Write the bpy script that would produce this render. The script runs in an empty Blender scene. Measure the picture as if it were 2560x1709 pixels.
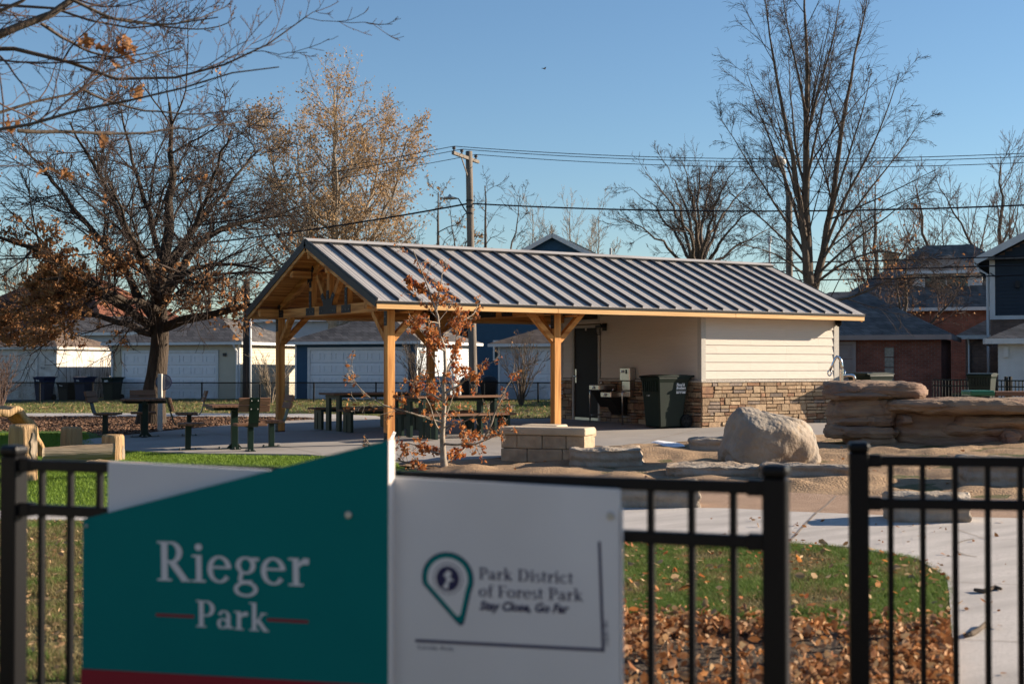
import bpy, bmesh, math, random
import numpy as np
from mathutils import Vector, Matrix
R = math.radians
rng = np.random.default_rng(7)
random.seed(7)
scene = bpy.context.scene
COL = scene.collection

# ------------------------------------------------------------------ camera
CAM = np.array([-10.938, -21.3387, 1.3919]); YAW, PITCH, FPX = -0.5652, 0.0176, 3391.84
cd = bpy.data.cameras.new('camera'); cam = bpy.data.objects.new('camera', cd); COL.objects.link(cam)
cam.location = CAM; cam.rotation_euler = (math.pi / 2 + PITCH, 0, YAW)
cd.sensor_width = 36; cd.lens = FPX / 2560 * 36; cd.clip_start = 0.05; cd.clip_end = 3000
cd.dof.use_dof = True; cd.dof.focus_distance = 24.0; cd.dof.aperture_fstop = 3.0
scene.camera = cam

# ------------------------------------------------------------------ sky and sun
SUN_EL, SUN_AZ = 18.5, -20.0          # degrees; azimuth counter-clockwise from +X
w = bpy.data.worlds.new('World'); scene.world = w; w.use_nodes = True
nt = w.node_tree; nt.nodes.clear()
sk = nt.nodes.new('ShaderNodeTexSky'); sk.sky_type = 'NISHITA'; sk.sun_disc = False
sk.sun_elevation = R(SUN_EL); sk.sun_rotation = R(90 - SUN_AZ)
sk.altitude = 200; sk.air_density = 1.12; sk.dust_density = 0.0; sk.ozone_density = 4.2
bg = nt.nodes.new('ShaderNodeBackground'); bg.inputs[1].default_value = 0.061
ow = nt.nodes.new('ShaderNodeOutputWorld')
nt.links.new(sk.outputs[0], bg.inputs[0]); nt.links.new(bg.outputs[0], ow.inputs[0])
sl = bpy.data.lights.new('sun', 'SUN'); sl.energy = 5.0; sl.angle = R(0.5); sl.color = (1.0, 0.84, 0.66)
so = bpy.data.objects.new('sun', sl); COL.objects.link(so)
sv = Vector((math.cos(R(SUN_EL)) * math.cos(R(SUN_AZ)), math.cos(R(SUN_EL)) * math.sin(R(SUN_AZ)), math.sin(R(SUN_EL))))
so.rotation_euler = sv.to_track_quat('Z', 'Y').to_euler(); so.location = (20, -10, 30)
vs = scene.view_settings; vs.view_transform = 'Standard'; vs.look = 'None'; vs.exposure = 1.24; vs.gamma = 1.0
vs.use_curve_mapping = False
scene.render.engine = 'CYCLES'
scene.cycles.max_bounces = 6

# ------------------------------------------------------------------ pixels to places (pixels of the 2349-wide view)
KP = 2560 / 2349
rv = np.array([math.cos(YAW), math.sin(YAW), 0.0]); fw = np.array([-math.sin(YAW), math.cos(YAW), 0.0])
fwd = fw * math.cos(PITCH) + np.array([0, 0, math.sin(PITCH)]); upv = -fw * math.sin(PITCH) + np.array([0, 0, math.cos(PITCH)])
def gz(x, y):
    x = np.asarray(x, float); y = np.asarray(y, float)
    return -0.02 + 0.017 * np.clip(x, -11, 9) + 0.004 * np.minimum(y, 8) - 0.009 * (np.clip(y, 8, 40) - 8)
def ray(px, py): return fwd + rv * (px * KP - 1280) / FPX + upv * (854.5 - py * KP) / FPX
def A(px, py, D): return CAM + ray(px, py) * D              # a pixel at a given depth in metres
def G(px, py, h=0.0):                                        # a pixel on the ground (or h above it)
    d = ray(px, py); lo, hi = 1.0, 400.0
    for _ in range(50):
        t = (lo + hi) / 2; p = CAM + d * t
        if p[2] > gz(p[0], p[1]) + h: lo = t
        else: hi = t
    return CAM + d * t
def LD(lat, dep, z=0.0):                                     # camera-aligned plan coordinates
    p = CAM + rv * lat + fw * dep; return np.array([p[0], p[1], z])
def on_ground(p, dz=0.0): return (p[0], p[1], float(gz(p[0], p[1])) + dz)

# ------------------------------------------------------------------ object helpers
def tag(o, label=None, cat=None, group=None, kind=None):
    if label: o['label'] = label
    if cat: o['category'] = cat
    if group: o['group'] = group
    if kind: o['kind'] = kind
    return o
def thing(name, label, cat, loc=(0, 0, 0), rz=0.0, group=None):
    o = bpy.data.objects.new(name, None); COL.objects.link(o)
    o.location = loc; o.rotation_euler = (0, 0, rz); o.empty_display_size = .2
    return tag(o, label, cat, group)
def obj_from(name, v, f, mat, parent=None, smooth=False, bevel=0.0, recentre=False, seg=1):
    v = np.asarray(v, float)
    loc = np.zeros(3)
    if recentre:
        loc = np.array([(v[:, 0].min() + v[:, 0].max()) / 2, (v[:, 1].min() + v[:, 1].max()) / 2, v[:, 2].min()])
        v = v - loc
    me = bpy.data.meshes.new(name)
    if isinstance(f, np.ndarray):
        nf, k = f.shape
        me.vertices.add(len(v)); me.vertices.foreach_set('co', v.ravel().astype(np.float32))
        me.loops.add(nf * k); me.loops.foreach_set('vertex_index', f.ravel().astype(np.int32))
        me.polygons.add(nf); me.polygons.foreach_set('loop_start', (np.arange(nf) * k).astype(np.int32))
        me.update(calc_edges=True)
    else:
        me.from_pydata([tuple(p) for p in v], [], f); me.update()
    if smooth: me.polygons.foreach_set('use_smooth', np.ones(len(me.polygons), bool))
    if mat is not None: me.materials.append(mat)
    o = bpy.data.objects.new(name, me); COL.objects.link(o); o.location = loc
    if parent is not None: o.parent = parent
    if bevel > 0:
        m = o.modifiers.new('bevel', 'BEVEL'); m.width = bevel; m.segments = seg; m.limit_method = 'ANGLE'; m.angle_limit = R(40)
    return o
def copy_tree(o, parent=None):
    c = o.copy(); COL.objects.link(c); c.parent = parent
    for ch in list(o.children): copy_tree(ch, c)
    return c
def nrm(a):
    a = np.asarray(a, float); return a / (np.linalg.norm(a) + 1e-12)
class MB:
    def __init__(s): s.v = []; s.f = []
    def add(s, v, f):
        n = len(s.v); s.v += [tuple(p) for p in v]; s.f += [tuple(i + n for i in q) for q in f]; return s
    def box(s, c, size, M=None):
        h = np.array(size) / 2
        v = np.array([[x, y, z] for x in (-1, 1) for y in (-1, 1) for z in (-1, 1)]) * h
        if M is not None: v = v @ np.array(M).T
        v = v + np.array(c)
        return s.add(v, [(0, 1, 3, 2), (4, 6, 7, 5), (0, 4, 5, 1), (2, 3, 7, 6), (0, 2, 6, 4), (1, 5, 7, 3)])
    def bb(s, x0, x1, y0, y1, z0, z1): return s.box(((x0 + x1) / 2, (y0 + y1) / 2, (z0 + z1) / 2), (abs(x1 - x0), abs(y1 - y0), abs(z1 - z0)))
    def beam(s, p, q, wd, h, up=(0, 0, 1)):                   # box from p to q, width wd, height h
        p = np.array(p, float); q = np.array(q, float); d = nrm(q - p); up = np.array(up, float)
        a = nrm(np.cross(up, d)); b = np.cross(d, a)
        return s.box((p + q) / 2, (np.linalg.norm(q - p), wd, h), np.stack([d, a, b], 1))
    def cyl(s, p, q, r0, r1=None, n=10, caps=True):
        r1 = r0 if r1 is None else r1
        p = np.array(p, float); q = np.array(q, float); d = nrm(q - p)
        a = nrm(np.cross(d, (0.31, 0.2, 0.93) if abs(d[2]) < .9 else (1, 0.1, 0))); b = np.cross(d, a)
        t = np.arange(n) / n * 2 * np.pi
        ring = np.cos(t)[:, None] * a + np.sin(t)[:, None] * b
        v = np.vstack([p + ring * r0, q + ring * r1])
        f = [(i, (i + 1) % n, n + (i + 1) % n, n + i) for i in range(n)]
        if caps: f += [tuple(range(n - 1, -1, -1)), tuple(range(n, 2 * n))]
        return s.add(v, f)
    def tube(s, pts, rad, n=8, caps=True):
        pts = np.array(pts, float); m = len(pts)
        rad = np.full(m, rad) if np.isscalar(rad) else np.array(rad, float)
        tan = np.gradient(pts, axis=0); v = []
        ref = np.array([0.2, 0.3, 1.0]) if abs(nrm(tan[0])[2]) < .9 else np.array([1.0, 0.2, 0])
        for i in range(m):
            d = nrm(tan[i]); a = nrm(np.cross(d, ref)); ref = np.cross(a, d); b = np.cross(d, a)
            t = np.arange(n) / n * 2 * np.pi
            v.append(pts[i] + (np.cos(t)[:, None] * a + np.sin(t)[:, None] * b) * rad[i])
        f = [(k * n + i, k * n + (i + 1) % n, (k + 1) * n + (i + 1) % n, (k + 1) * n + i) for k in range(m - 1) for i in range(n)]
        if caps: f += [tuple(range(n - 1, -1, -1)), tuple(range((m - 1) * n, m * n))]
        return s.add(np.vstack(v), f)
    def lathe(s, prof, n=16, c=(0, 0, 0)):
        v = []; m = len(prof); t = np.arange(n) / n * 2 * np.pi
        for r_, z in prof: v.append(np.stack([np.cos(t) * r_ + c[0], np.sin(t) * r_ + c[1], np.full(n, z + c[2])], 1))
        f = [(k * n + i, k * n + (i + 1) % n, (k + 1) * n + (i + 1) % n, (k + 1) * n + i) for k in range(m - 1) for i in range(n)]
        f += [tuple(range(n - 1, -1, -1)), tuple(range((m - 1) * n, m * n))]
        return s.add(np.vstack(v), f)
    def prism(s, poly, o, ax, ay, az, t0, t1):                # flat outline (2D) extruded along az from t0 to t1
        o = np.array(o, float); ax = np.array(ax, float); ay = np.array(ay, float); az = np.array(az, float)
        n = len(poly); base = np.array([o + ax * x + ay * y for x, y in poly])
        v = np.vstack([base + az * t0, base + az * t1])
        f = [tuple(range(n - 1, -1, -1)), tuple(range(n, 2 * n))] + [(i, (i + 1) % n, n + (i + 1) % n, n + i) for i in range(n)]
        return s.add(v, f)
    def build(s, name, mat, parent=None, smooth=False, bevel=0.0, recentre=False, seg=1):
        return obj_from(name, np.array(s.v), s.f, mat, parent, smooth, bevel, recentre, seg)
def top(o, label, cat, group=None): return tag(o, label, cat, group)

# ------------------------------------------------------------------ materials (all procedural)
def mat(name, c1, c2=None, scale=6.0, rough=.8, bump=0.0, bscale=30.0, stretch=(1, 1, 1), spec=.25, metal=0.0, lo=.35, hi=.65,
        rnd=0.0, c3=None, c3scale=.6, world=False, detail=6.0, speck=None, speckscale=200., trans=0.0, bdist=.02):
    m = bpy.data.materials.new(name); m.use_nodes = True; t = m.node_tree; n = t.nodes; L = t.links; n.clear()
    out = n.new('ShaderNodeOutputMaterial'); b = n.new('ShaderNodeBsdfPrincipled'); L.new(b.outputs[0], out.inputs[0])
    b.inputs['Roughness'].default_value = rough; b.inputs['Metallic'].default_value = metal; b.inputs['Specular IOR Level'].default_value = spec
    if world: src = n.new('ShaderNodeNewGeometry').outputs['Position']
    else: src = n.new('ShaderNodeTexCoord').outputs['Object']
    mp = n.new('ShaderNodeMapping'); mp.inputs['Scale'].default_value = stretch; L.new(src, mp.inputs[0]); vec = mp.outputs[0]
    def noise(sc, dt=detail):
        q = n.new('ShaderNodeTexNoise'); q.inputs['Scale'].default_value = sc; q.inputs['Detail'].default_value = dt; L.new(vec, q.inputs['Vector']); return q
    def ramp(fac, a, bb):
        q = n.new('ShaderNodeMapRange'); q.inputs[1].default_value = a; q.inputs[2].default_value = bb; L.new(fac, q.inputs[0]); return q.outputs[0]
    def mix(fac, ca, cb):
        q = n.new('ShaderNodeMix'); q.data_type = 'RGBA'
        L.new(fac, q.inputs[0])
        for sock, c in ((q.inputs[6], ca), (q.inputs[7], cb)):
            if isinstance(c, tuple): sock.default_value = (*c[:3], 1)
            else: L.new(c, sock)
        return q.outputs[2]
    col = None
    if c2 is not None: col = mix(ramp(noise(scale).outputs[0], lo, hi), c1, c2)
    if c3 is not None: col = mix(ramp(noise(c3scale, 3.0).outputs[0], .45, .7), col if col is not None else c1, c3)
    if speck is not None: col = mix(ramp(noise(speckscale, 1.0).outputs[0], .56, .66), col if col is not None else c1, speck)
    if rnd > 0:
        oi = n.new('ShaderNodeObjectInfo'); hv = n.new('ShaderNodeHueSaturation')
        L.new(ramp(oi.outputs['Random'], 0, 1), hv.inputs['Value'])
        q = hv.inputs['Value'].links[0].from_node; q.inputs[3].default_value = 1 - rnd; q.inputs[4].default_value = 1 + rnd
        if col is not None: L.new(col, hv.inputs['Color'])
        else: hv.inputs['Color'].default_value = (*c1[:3], 1)
        col = hv.outputs[0]
    if col is not None: L.new(col, b.inputs['Base Color'])
    else: b.inputs['Base Color'].default_value = (*c1[:3], 1)
    if bump > 0:
        bn = n.new('ShaderNodeBump'); bn.inputs['Strength'].default_value = bump; bn.inputs['Distance'].default_value = bdist
        L.new(noise(bscale).outputs[0], bn.inputs['Height']); L.new(bn.outputs[0], b.inputs['Normal'])
    if trans > 0:
        tb = n.new('ShaderNodeBsdfTranslucent'); ms = n.new('ShaderNodeMixShader'); ms.inputs[0].default_value = trans
        if col is not None: L.new(col, tb.inputs[0])
        else: tb.inputs[0].default_value = (*c1[:3], 1)
        L.new(b.outputs[0], ms.inputs[1]); L.new(tb.outputs[0], ms.inputs[2]); L.new(ms.outputs[0], out.inputs[0])
    return m
def brickmat(name, c1, c2, cm, bw, bh, mortar=.008, rough=.85, vecmode='wall', offset=.5, bump=.4, noise2=None):
    m = bpy.data.materials.new(name); m.use_nodes = True; t = m.node_tree; n = t.nodes; L = t.links; n.clear()
    out = n.new('ShaderNodeOutputMaterial'); b = n.new('ShaderNodeBsdfPrincipled'); L.new(b.outputs[0], out.inputs[0])
    b.inputs['Roughness'].default_value = rough; b.inputs['Specular IOR Level'].default_value = .2
    tc = n.new('ShaderNodeTexCoord'); sx = n.new('ShaderNodeSeparateXYZ'); L.new(tc.outputs['Object'], sx.inputs[0])
    ad = n.new('ShaderNodeMath'); ad.operation = 'ADD'; L.new(sx.outputs[0], ad.inputs[0]); L.new(sx.outputs[1], ad.inputs[1])
    mu = n.new('ShaderNodeMath'); mu.operation = 'MULTIPLY'; mu.inputs[1].default_value = 1.0 if vecmode == 'wall' else 2.6; L.new(sx.outputs[2], mu.inputs[0])
    cb = n.new('ShaderNodeCombineXYZ'); L.new(ad.outputs[0], cb.inputs[0]); L.new(mu.outputs[0], cb.inputs[1])
    bt = n.new('ShaderNodeTexBrick'); L.new(cb.outputs[0], bt.inputs['Vector']); bt.inputs['Scale'].default_value = 1
    bt.inputs['Brick Width'].default_value = bw; bt.inputs['Row Height'].default_value = bh; bt.inputs['Mortar Size'].default_value = mortar
    bt.inputs['Mortar Smooth'].default_value = .2; bt.inputs['Bias'].default_value = 0; bt.offset = offset
    bt.inputs['Color1'].default_value = (*c1, 1); bt.inputs['Color2'].default_value = (*c2, 1); bt.inputs['Mortar'].default_value = (*cm, 1)
    nz = n.new('ShaderNodeTexNoise'); nz.inputs['Scale'].default_value = 1.4; nz.inputs['Detail'].default_value = 8; L.new(tc.outputs['Object'], nz.inputs['Vector'])
    mr = n.new('ShaderNodeMapRange'); mr.inputs[1].default_value = .3; mr.inputs[2].default_value = .7; mr.inputs[3].default_value = .7; mr.inputs[4].default_value = 1.25
    L.new(nz.outputs[0], mr.inputs[0])
    hv = n.new('ShaderNodeHueSaturation'); L.new(bt.outputs['Color'], hv.inputs['Color']); L.new(mr.outputs[0], hv.inputs['Value']); L.new(hv.outputs[0], b.inputs['Base Color'])
    bn = n.new('ShaderNodeBump'); bn.inputs['Strength'].default_value = bump; bn.inputs['Distance'].default_value = .01; bn.invert = True
    L.new(bt.outputs['Fac'], bn.inputs['Height']); L.new(bn.outputs[0], b.inputs['Normal'])
    return m
m_black = mat('black_powder_coat', (.004, .004, .005), rough=.38, spec=.22, bump=.05, bscale=300)
m_teal = mat('teal_print', (.0, .165, .155), (.0, .155, .147), 2, rough=.6, spec=.08)
m_white_sign = mat('white_print', (.7, .69, .68), (.65, .64, .635), 3, rough=.6, spec=.1, c3=(.62, .6, .58), c3scale=1.1)
m_edge = mat('aluminium_edge', (.8, .74, .7), rough=.5)
m_letter = mat('letter_grey', (.62, .62, .63), rough=.5)
m_navy = mat('navy_print', (.02, .02, .07), rough=.5)
m_red = mat('red_print', (.24, .006, .02), rough=.5)
m_screw = mat('screw_steel', (.45, .45, .42), rough=.4, metal=.8)
m_concrete = mat('concrete', (.35, .325, .295), (.295, .272, .25), 1.2, rough=.9, bump=.15, bscale=60, world=True, c3=(.27, .25, .23), c3scale=.45, speck=(.28, .26, .24), speckscale=40)
m_walk = mat('broom_finished_concrete', (.5, .465, .43), (.44, .41, .38), 1.5, rough=.9, bump=.25, bscale=40, stretch=(1, 4, 1), world=True, c3=(.34, .315, .29), c3scale=.7, speck=(.4, .37, .34), speckscale=25)
m_joint = mat('concrete_joint', (.3, .24, .19), (.18, .15, .12), 8, rough=.95)
m_tan = mat('exposed_aggregate', (.36, .24, .165), (.29, .19, .13), 3, rough=.95, bump=.8, bscale=150, world=True, speck=(.5, .38, .28), speckscale=90)
m_sand = mat('sand', (.36, .245, .145), (.27, .18, .105), 2.5, rough=.98, bump=.9, bscale=35, world=True, speck=(.24, .16, .1), speckscale=30, bdist=.03)
m_lawn = mat('lawn_soil', (.07, .085, .025), (.11, .1, .04), 3, rough=.95, bump=.8, bscale=40, world=True, c3=(.15, .11, .055), c3scale=1.2, speck=(.2, .15, .08), speckscale=25, bdist=.04)
m_turfbase = mat('turf_base', (.06, .11, .012), (.075, .13, .018), 6, rough=.95, bump=.5, bscale=120, world=True)
m_mulch = mat('mulch_soil', (.07, .042, .026), (.11, .065, .04), 9, rough=.98, bump=1.0, bscale=40, world=True, bdist=.04)
m_soil = mat('leaf_bed_soil', (.06, .045, .032), (.1, .075, .05), 5, rough=.98, bump=1, bscale=25, world=True, bdist=.04)
m_asphalt = mat('asphalt', (.06, .06, .06), (.08, .078, .075), 3, rough=.95, bump=.3, bscale=90, world=True)
m_blade = [mat('grass_blade_' + k, c, c2, 9, rough=.7, world=True, trans=.3) for k, c, c2 in
           (('green', (.085, .15, .025), (.16, .225, .055)), ('dry', (.2, .16, .07), (.27, .22, .1)), ('turf', (.12, .2, .02), (.18, .27, .035)))]
m_chip = mat('mulch_chip', (.11, .062, .04), (.2, .12, .078), 15, rough=.95, world=True)
def wood(name, a, b, sc, rnd=.06, rough=.7): return mat(name, a, b, sc, rough=rough, bump=.25, bscale=sc * 1.5, lo=.3, hi=.7, rnd=rnd, detail=8, stretch=(1, 1, 1))
def woodz(name, a, b, ax, rnd=.07, dark=None):
    st = [14, 14, 14]; st[ax] = .9
    return mat(name, a, b, 1.0, rough=.65, bump=.35, bscale=3, stretch=tuple(st), lo=.38, hi=.64, rnd=rnd, detail=7, c3=dark, c3scale=.12)
PA, PB = (.66, .32, .095), (.36, .135, .032)
m_woodx, m_woody, m_woodz = woodz('cedar_along_x', PA, PB, 0), woodz('cedar_along_y', PA, PB, 1), woodz('cedar_upright', PA, PB, 2)
m_fascia = woodz('pale_fir_fascia', (.72, .46, .21), (.6, .35, .14), 0, dark=(.66, .38, .17))
m_steel = mat('black_steel_plate', (.02, .021, .024), (.028, .028, .03), 9, rough=.5, metal=.4, spec=.4)
m_bolt = mat('bolt_head', (.16, .16, .17), rough=.35, metal=.8)
m_roof = mat('grey_metal_roof', (.45, .425, .4), (.39, .37, .35), 1.2, rough=.5, spec=.35, bump=.06, bscale=5, c3=(.34, .315, .295), c3scale=.8)
m_seam_shaded = mat('seam_metal_shaded', (.035, .036, .042), rough=.45, spec=.4)  # same metal as the pans, darkened to paint in the ribs' shade
m_trim = mat('dark_metal_trim', (.03, .031, .034), (.037, .037, .04), 3, rough=.5, spec=.3)
m_drip = mat('black_drip_metal', (.012, .012, .013), rough=.6, spec=.15)
m_logx = mat('split_log_wood', (.42, .3, .17), (.24, .17, .1), 1.0, rough=.85, bump=.9, bscale=2.0, stretch=(1.3, 20, 20), lo=.36, hi=.66, detail=9, c3=(.33, .28, .22), c3scale=.09, bdist=.04)
m_siding = mat('cream_fibre_cement', (.67, .6, .515), (.63, .565, .485), 2, rough=.75, bump=.25, bscale=9, stretch=(1.2, 1.2, 30), rnd=.02)
m_ctrim = mat('pale_trim_board', (.5, .47, .41), (.44, .415, .37), 30, rough=.8, bump=.2, bscale=60)
m_ledge = mat('limestone_ledge', (.55, .5, .43), (.42, .37, .31), 25, rough=.9, bump=1, bscale=40, bdist=.015)
m_stone = [mat('ledgestone_' + k, a, b, 14, rough=.92, bump=.9, bscale=28, rnd=.22, bdist=.012) for k, a, b in
           (('tan', (.38, .265, .165), (.28, .19, .12)), ('buff', (.43, .315, .2), (.33, .235, .15)), ('rust', (.31, .175, .1), (.22, .125, .08)), ('grey', (.26, .2, .155), (.18, .14, .115)))]
m_mortar = mat('mortar_dark', (.11, .09, .07), rough=.95)
m_door = mat('dark_door', (.026, .023, .02), rough=.6, spec=.15)
m_steelbright = mat('stainless', (.62, .6, .57), (.5, .48, .45), 20, rough=.28, metal=1.0, stretch=(1, 1, 8))
m_chrome = mat('chrome', (.75, .74, .72), rough=.12, metal=1.0)
m_bin = mat('green_bin_plastic', (.005, .012, .008), (.007, .016, .01), 4, rough=.5, spec=.25)
m_binblue = mat('blue_bin_plastic', (.012, .018, .05), rough=.5)
m_binblack = mat('black_bin_plastic', (.012, .012, .013), rough=.5)
m_rubber = mat('rubber', (.01, .01, .01), rough=.8)
m_whitepaint = mat('white_decal', (.75, .75, .73), rough=.6)
m_gsteel = mat('dark_green_steel', (.005, .018, .012), (.007, .023, .015), 5, rough=.4, spec=.25)
m_plank = [woodz('brown_plank_' + 'xyz'[a], (.2, .105, .062), (.145, .075, .045), a, rnd=.12) for a in range(3)]
m_log = mat('peeled_log', (.6, .39, .18), (.3, .165, .065), 1.0, rough=.75, bump=.9, bscale=2.0, stretch=(22, 22, 1.3), lo=.36, hi=.66, detail=9, c3=(.36, .24, .13), c3scale=.07, bdist=.04)
m_logw = mat('weathered_log', (.36, .29, .21), (.22, .175, .13), 1.0, rough=.9, bump=.8, bscale=2.4, stretch=(20, 20, 2))
m_rock = mat('boulder_rock', (.36, .31, .25), (.25, .215, .175), 3, rough=.92, bump=.75, bscale=14, c3=(.25, .19, .14), c3scale=.9, bdist=.035, speck=(.3, .235, .17), speckscale=9)
m_slab = mat('limestone_slab', (.36, .31, .25), (.25, .21, .165), 4, rough=.95, bump=1, bscale=18, bdist=.025, c3=(.33, .24, .16), c3scale=1.5)
m_art = mat('sculpted_sandstone', (.31, .22, .145), (.2, .135, .095), 2.2, rough=.9, bump=1.0, bscale=9, stretch=(1, 1, 3), c3=(.2, .12, .09), c3scale=.8, bdist=.03)
m_block = mat('split_face_block', (.44, .345, .235), (.33, .255, .175), 6, rough=.95, bump=1, bscale=22, rnd=.08, bdist=.02)
m_cap = mat('cut_stone_cap', (.52, .42, .3), (.44, .355, .25), 4, rough=.9, bump=.4, bscale=30, rnd=.05)
m_snow = mat('old_snow', (.8, .82, .86), (.7, .72, .76), 10, rough=.7, bump=.6, bscale=20)
m_bark = mat('oak_bark', (.07, .052, .038), (.04, .03, .022), 1.0, rough=.95, bump=1, bscale=2.2, stretch=(12, 12, 2.2), detail=8, bdist=.05)
m_twig = mat('dark_twig', (.055, .04, .032), (.04, .029, .024), 5, rough=.9)
m_barkpale = mat('pale_bark', (.33, .27, .2), (.2, .155, .11), 4, rough=.95, bump=.5, bscale=8)
m_barkgrey = mat('grey_bark', (.13, .1, .075), (.085, .066, .05), 1.0, rough=.95, bump=.8, bscale=2, stretch=(8, 8, 2))
m_twigred = mat('reddish_twig', (.12, .078, .06), (.08, .052, .042), 5, rough=.9)
m_beech = mat('beech_bark', (.36, .31, .25), (.17, .135, .105), 9, rough=.85, bump=.3, bscale=40)
m_leaf_oak = mat('dry_oak_leaf', (.42, .22, .095), (.25, .11, .045), 3, rough=.8, world=True, trans=.35, lo=.4, hi=.6)
m_leaf_gold = mat('golden_leaf', (.46, .31, .16), (.34, .2, .09), 2, rough=.8, world=True, trans=.35)
m_leaf_rust = mat('rust_leaf', (.58, .24, .07), (.28, .075, .03), 7, rough=.7, world=True, trans=.4, lo=.42, hi=.6)
m_leaf_dead = mat('fallen_leaf', (.44, .2, .07), (.2, .075, .03), 6, rough=.85, world=True, trans=.2, c3=(.48, .33, .2), c3scale=9)
m_leaf_pale = mat('pale_fallen_leaf', (.45, .32, .18), (.35, .2, .09), 6, rough=.85, world=True, trans=.2)
m_needle = mat('conifer_needle', (.03, .045, .02), (.05, .055, .028), 3, rough=.9, world=True)
m_pole = mat('weathered_pole', (.22, .19, .16), (.13, .11, .09), 1.0, rough=.95, bump=.6, bscale=3, stretch=(20, 20, .8))
m_poledark = mat('dark_pole', (.06, .05, .045), (.04, .034, .03), 1.0, rough=.95, stretch=(20, 20, .8))
m_wire = mat('wire', (.012, .012, .016), rough=.6)
m_lampgrey = mat('lamp_grey', (.4, .41, .4), rough=.5)
m_ceramic = mat('insulator', (.1, .09, .09), rough=.3)
m_glass = mat('window_glass', (.02, .03, .035), rough=.05, spec=.8)
m_blind = mat('window_blind', (.45, .37, .18), (.38, .3, .13), 3, rough=.8)
m_wtrim = mat('white_house_trim', (.66, .66, .65), (.6, .6, .59), 4, rough=.6)
m_gdoor = mat('garage_door_white', (.74, .74, .75), (.7, .7, .71), 3, rough=.55)
m_wgar = mat('old_white_paint', (.62, .6, .56), (.5, .47, .43), 5, rough=.8, c3=(.42, .37, .31), c3scale=2.2)
m_beige = mat('beige_vinyl', (.5, .45, .35), (.47, .42, .325), 3, rough=.6)
m_blue = mat('blue_vinyl', (.025, .075, .135), (.022, .068, .125), 3, rough=.55)
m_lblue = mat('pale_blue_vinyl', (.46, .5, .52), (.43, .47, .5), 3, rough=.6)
m_navyv = mat('navy_vinyl', (.025, .038, .055), (.022, .034, .05), 3, rough=.55)
m_lgrey = mat('light_grey_vinyl', (.42, .45, .5), (.39, .42, .47), 3, rough=.6)
m_pink = mat('pink_grey_wall', (.36, .29, .27), (.32, .26, .24), 3, rough=.8)
m_shg = brickmat('grey_shingle', (.16, .145, .135), (.085, .078, .075), (.04, .037, .035), .33, .36, .012, vecmode='roof', bump=.8)
m_sht = brickmat('tan_shingle', (.2, .15, .11), (.14, .1, .078), (.06, .045, .035), .33, .36, .012, vecmode='roof', bump=.8)
m_shr = brickmat('red_shingle', (.22, .085, .05), (.15, .06, .038), (.07, .03, .02), .33, .36, .012, vecmode='roof', bump=.8)
m_shb = brickmat('slate_shingle', (.17, .157, .147), (.1, .094, .09), (.045, .043, .04), .33, .36, .012, vecmode='roof', bump=.8)
m_brick = brickmat('red_brick', (.28, .095, .06), (.2, .065, .042), (.2, .16, .14), .215, .072, .008)
m_brickb = brickmat('brown_brick', (.24, .15, .11), (.17, .105, .08), (.13, .11, .1), .215, .072, .008)
m_brickt = brickmat('tan_brick', (.42, .27, .12), (.36, .22, .1), (.3, .25, .2), .215, .072, .008)
m_deck = mat('red_brown_deck', (.11, .035, .022), (.08, .027, .018), 5, rough=.8)
m_tagwhite = mat('white_tag', (.8, .8, .82), rough=.6)
m_greengloss = mat('green_gloss', (.02, .14, .06), rough=.35, spec=.5)
# ================================================================== GROUND
def inside(poly, x, y):
    poly = np.asarray(poly); n = len(poly); r_ = np.zeros(len(x), bool); j = n - 1
    for i in range(n):
        xi, yi = poly[i]; xj, yj = poly[j]
        c = ((yi > y) != (yj > y)) & (x < (xj - xi) * (y - yi) / (yj - yi + 1e-12) + xi)
        r_ ^= c; j = i
    return r_
def sheet(name, poly, dz, material, skirt=0.0, kind='structure', parent=None):
    bm = bmesh.new()
    bm.faces.new([bm.verts.new((float(x), float(y), 0)) for x, y in poly])
    bmesh.ops.triangulate(bm, faces=bm.faces[:])
    for co, no in (((-11, 0, 0), (1, 0, 0)), ((9, 0, 0), (1, 0, 0)), ((0, 8, 0), (0, 1, 0)), ((0, 40, 0), (0, 1, 0))):
        bmesh.ops.bisect_plane(bm, geom=bm.verts[:] + bm.edges[:] + bm.faces[:], plane_co=co, plane_no=no, dist=1e-5)
    bm.normal_update()
    for f in bm.faces:
        if f.normal.z < 0: f.normal_flip()
    for v in bm.verts: v.co.z = float(gz(v.co.x, v.co.y)) + dz
    if skirt > 0:
        be = [e for e in bm.edges if len(e.link_faces) == 1]
        r_ = bmesh.ops.extrude_edge_only(bm, edges=be)
        for v in [q for q in r_['geom'] if isinstance(q, bmesh.types.BMVert)]: v.co.z -= skirt
    me = bpy.data.meshes.new(name); bm.to_mesh(me); bm.free(); me.materials.append(material)
    o = bpy.data.objects.new(name, me); COL.objects.link(o)
    if parent is not None: o.parent = parent
    else: o['kind'] = kind
    return o
def PX(l): return [tuple(G(x, y)[:2]) for x, y in l]
sheet('lawn', [(-1500, -1500), (1500, -1500), (1500, 1500), (-1500, 1500)], -0.004, m_lawn)
pad_poly = [(-4.05, 4.9), (-4.22, 3.9), (-4.2, 2.8), (-3.95, 1.6), (-3.4, .5), (-2.0, -1.1), (-1.7, -3.4), (-.1, -3.75), (2.2, -2.95), (4.9, -2.9), (5.4, -3.4), (8, -3.2), (12, -3.5),
            (20, -6.5), (22, 0), (13, 5.4), (6.8, 5.4), (5.6, 6.5), (4.3, 8.6), (3.3, 9.6), (1.6, 9.3), (-1.5, 7.15), (-3.0, 6.05), (-3.7, 5.5)]
pad = sheet('concrete_pad', pad_poly, .03, m_concrete, skirt=.12)
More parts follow.
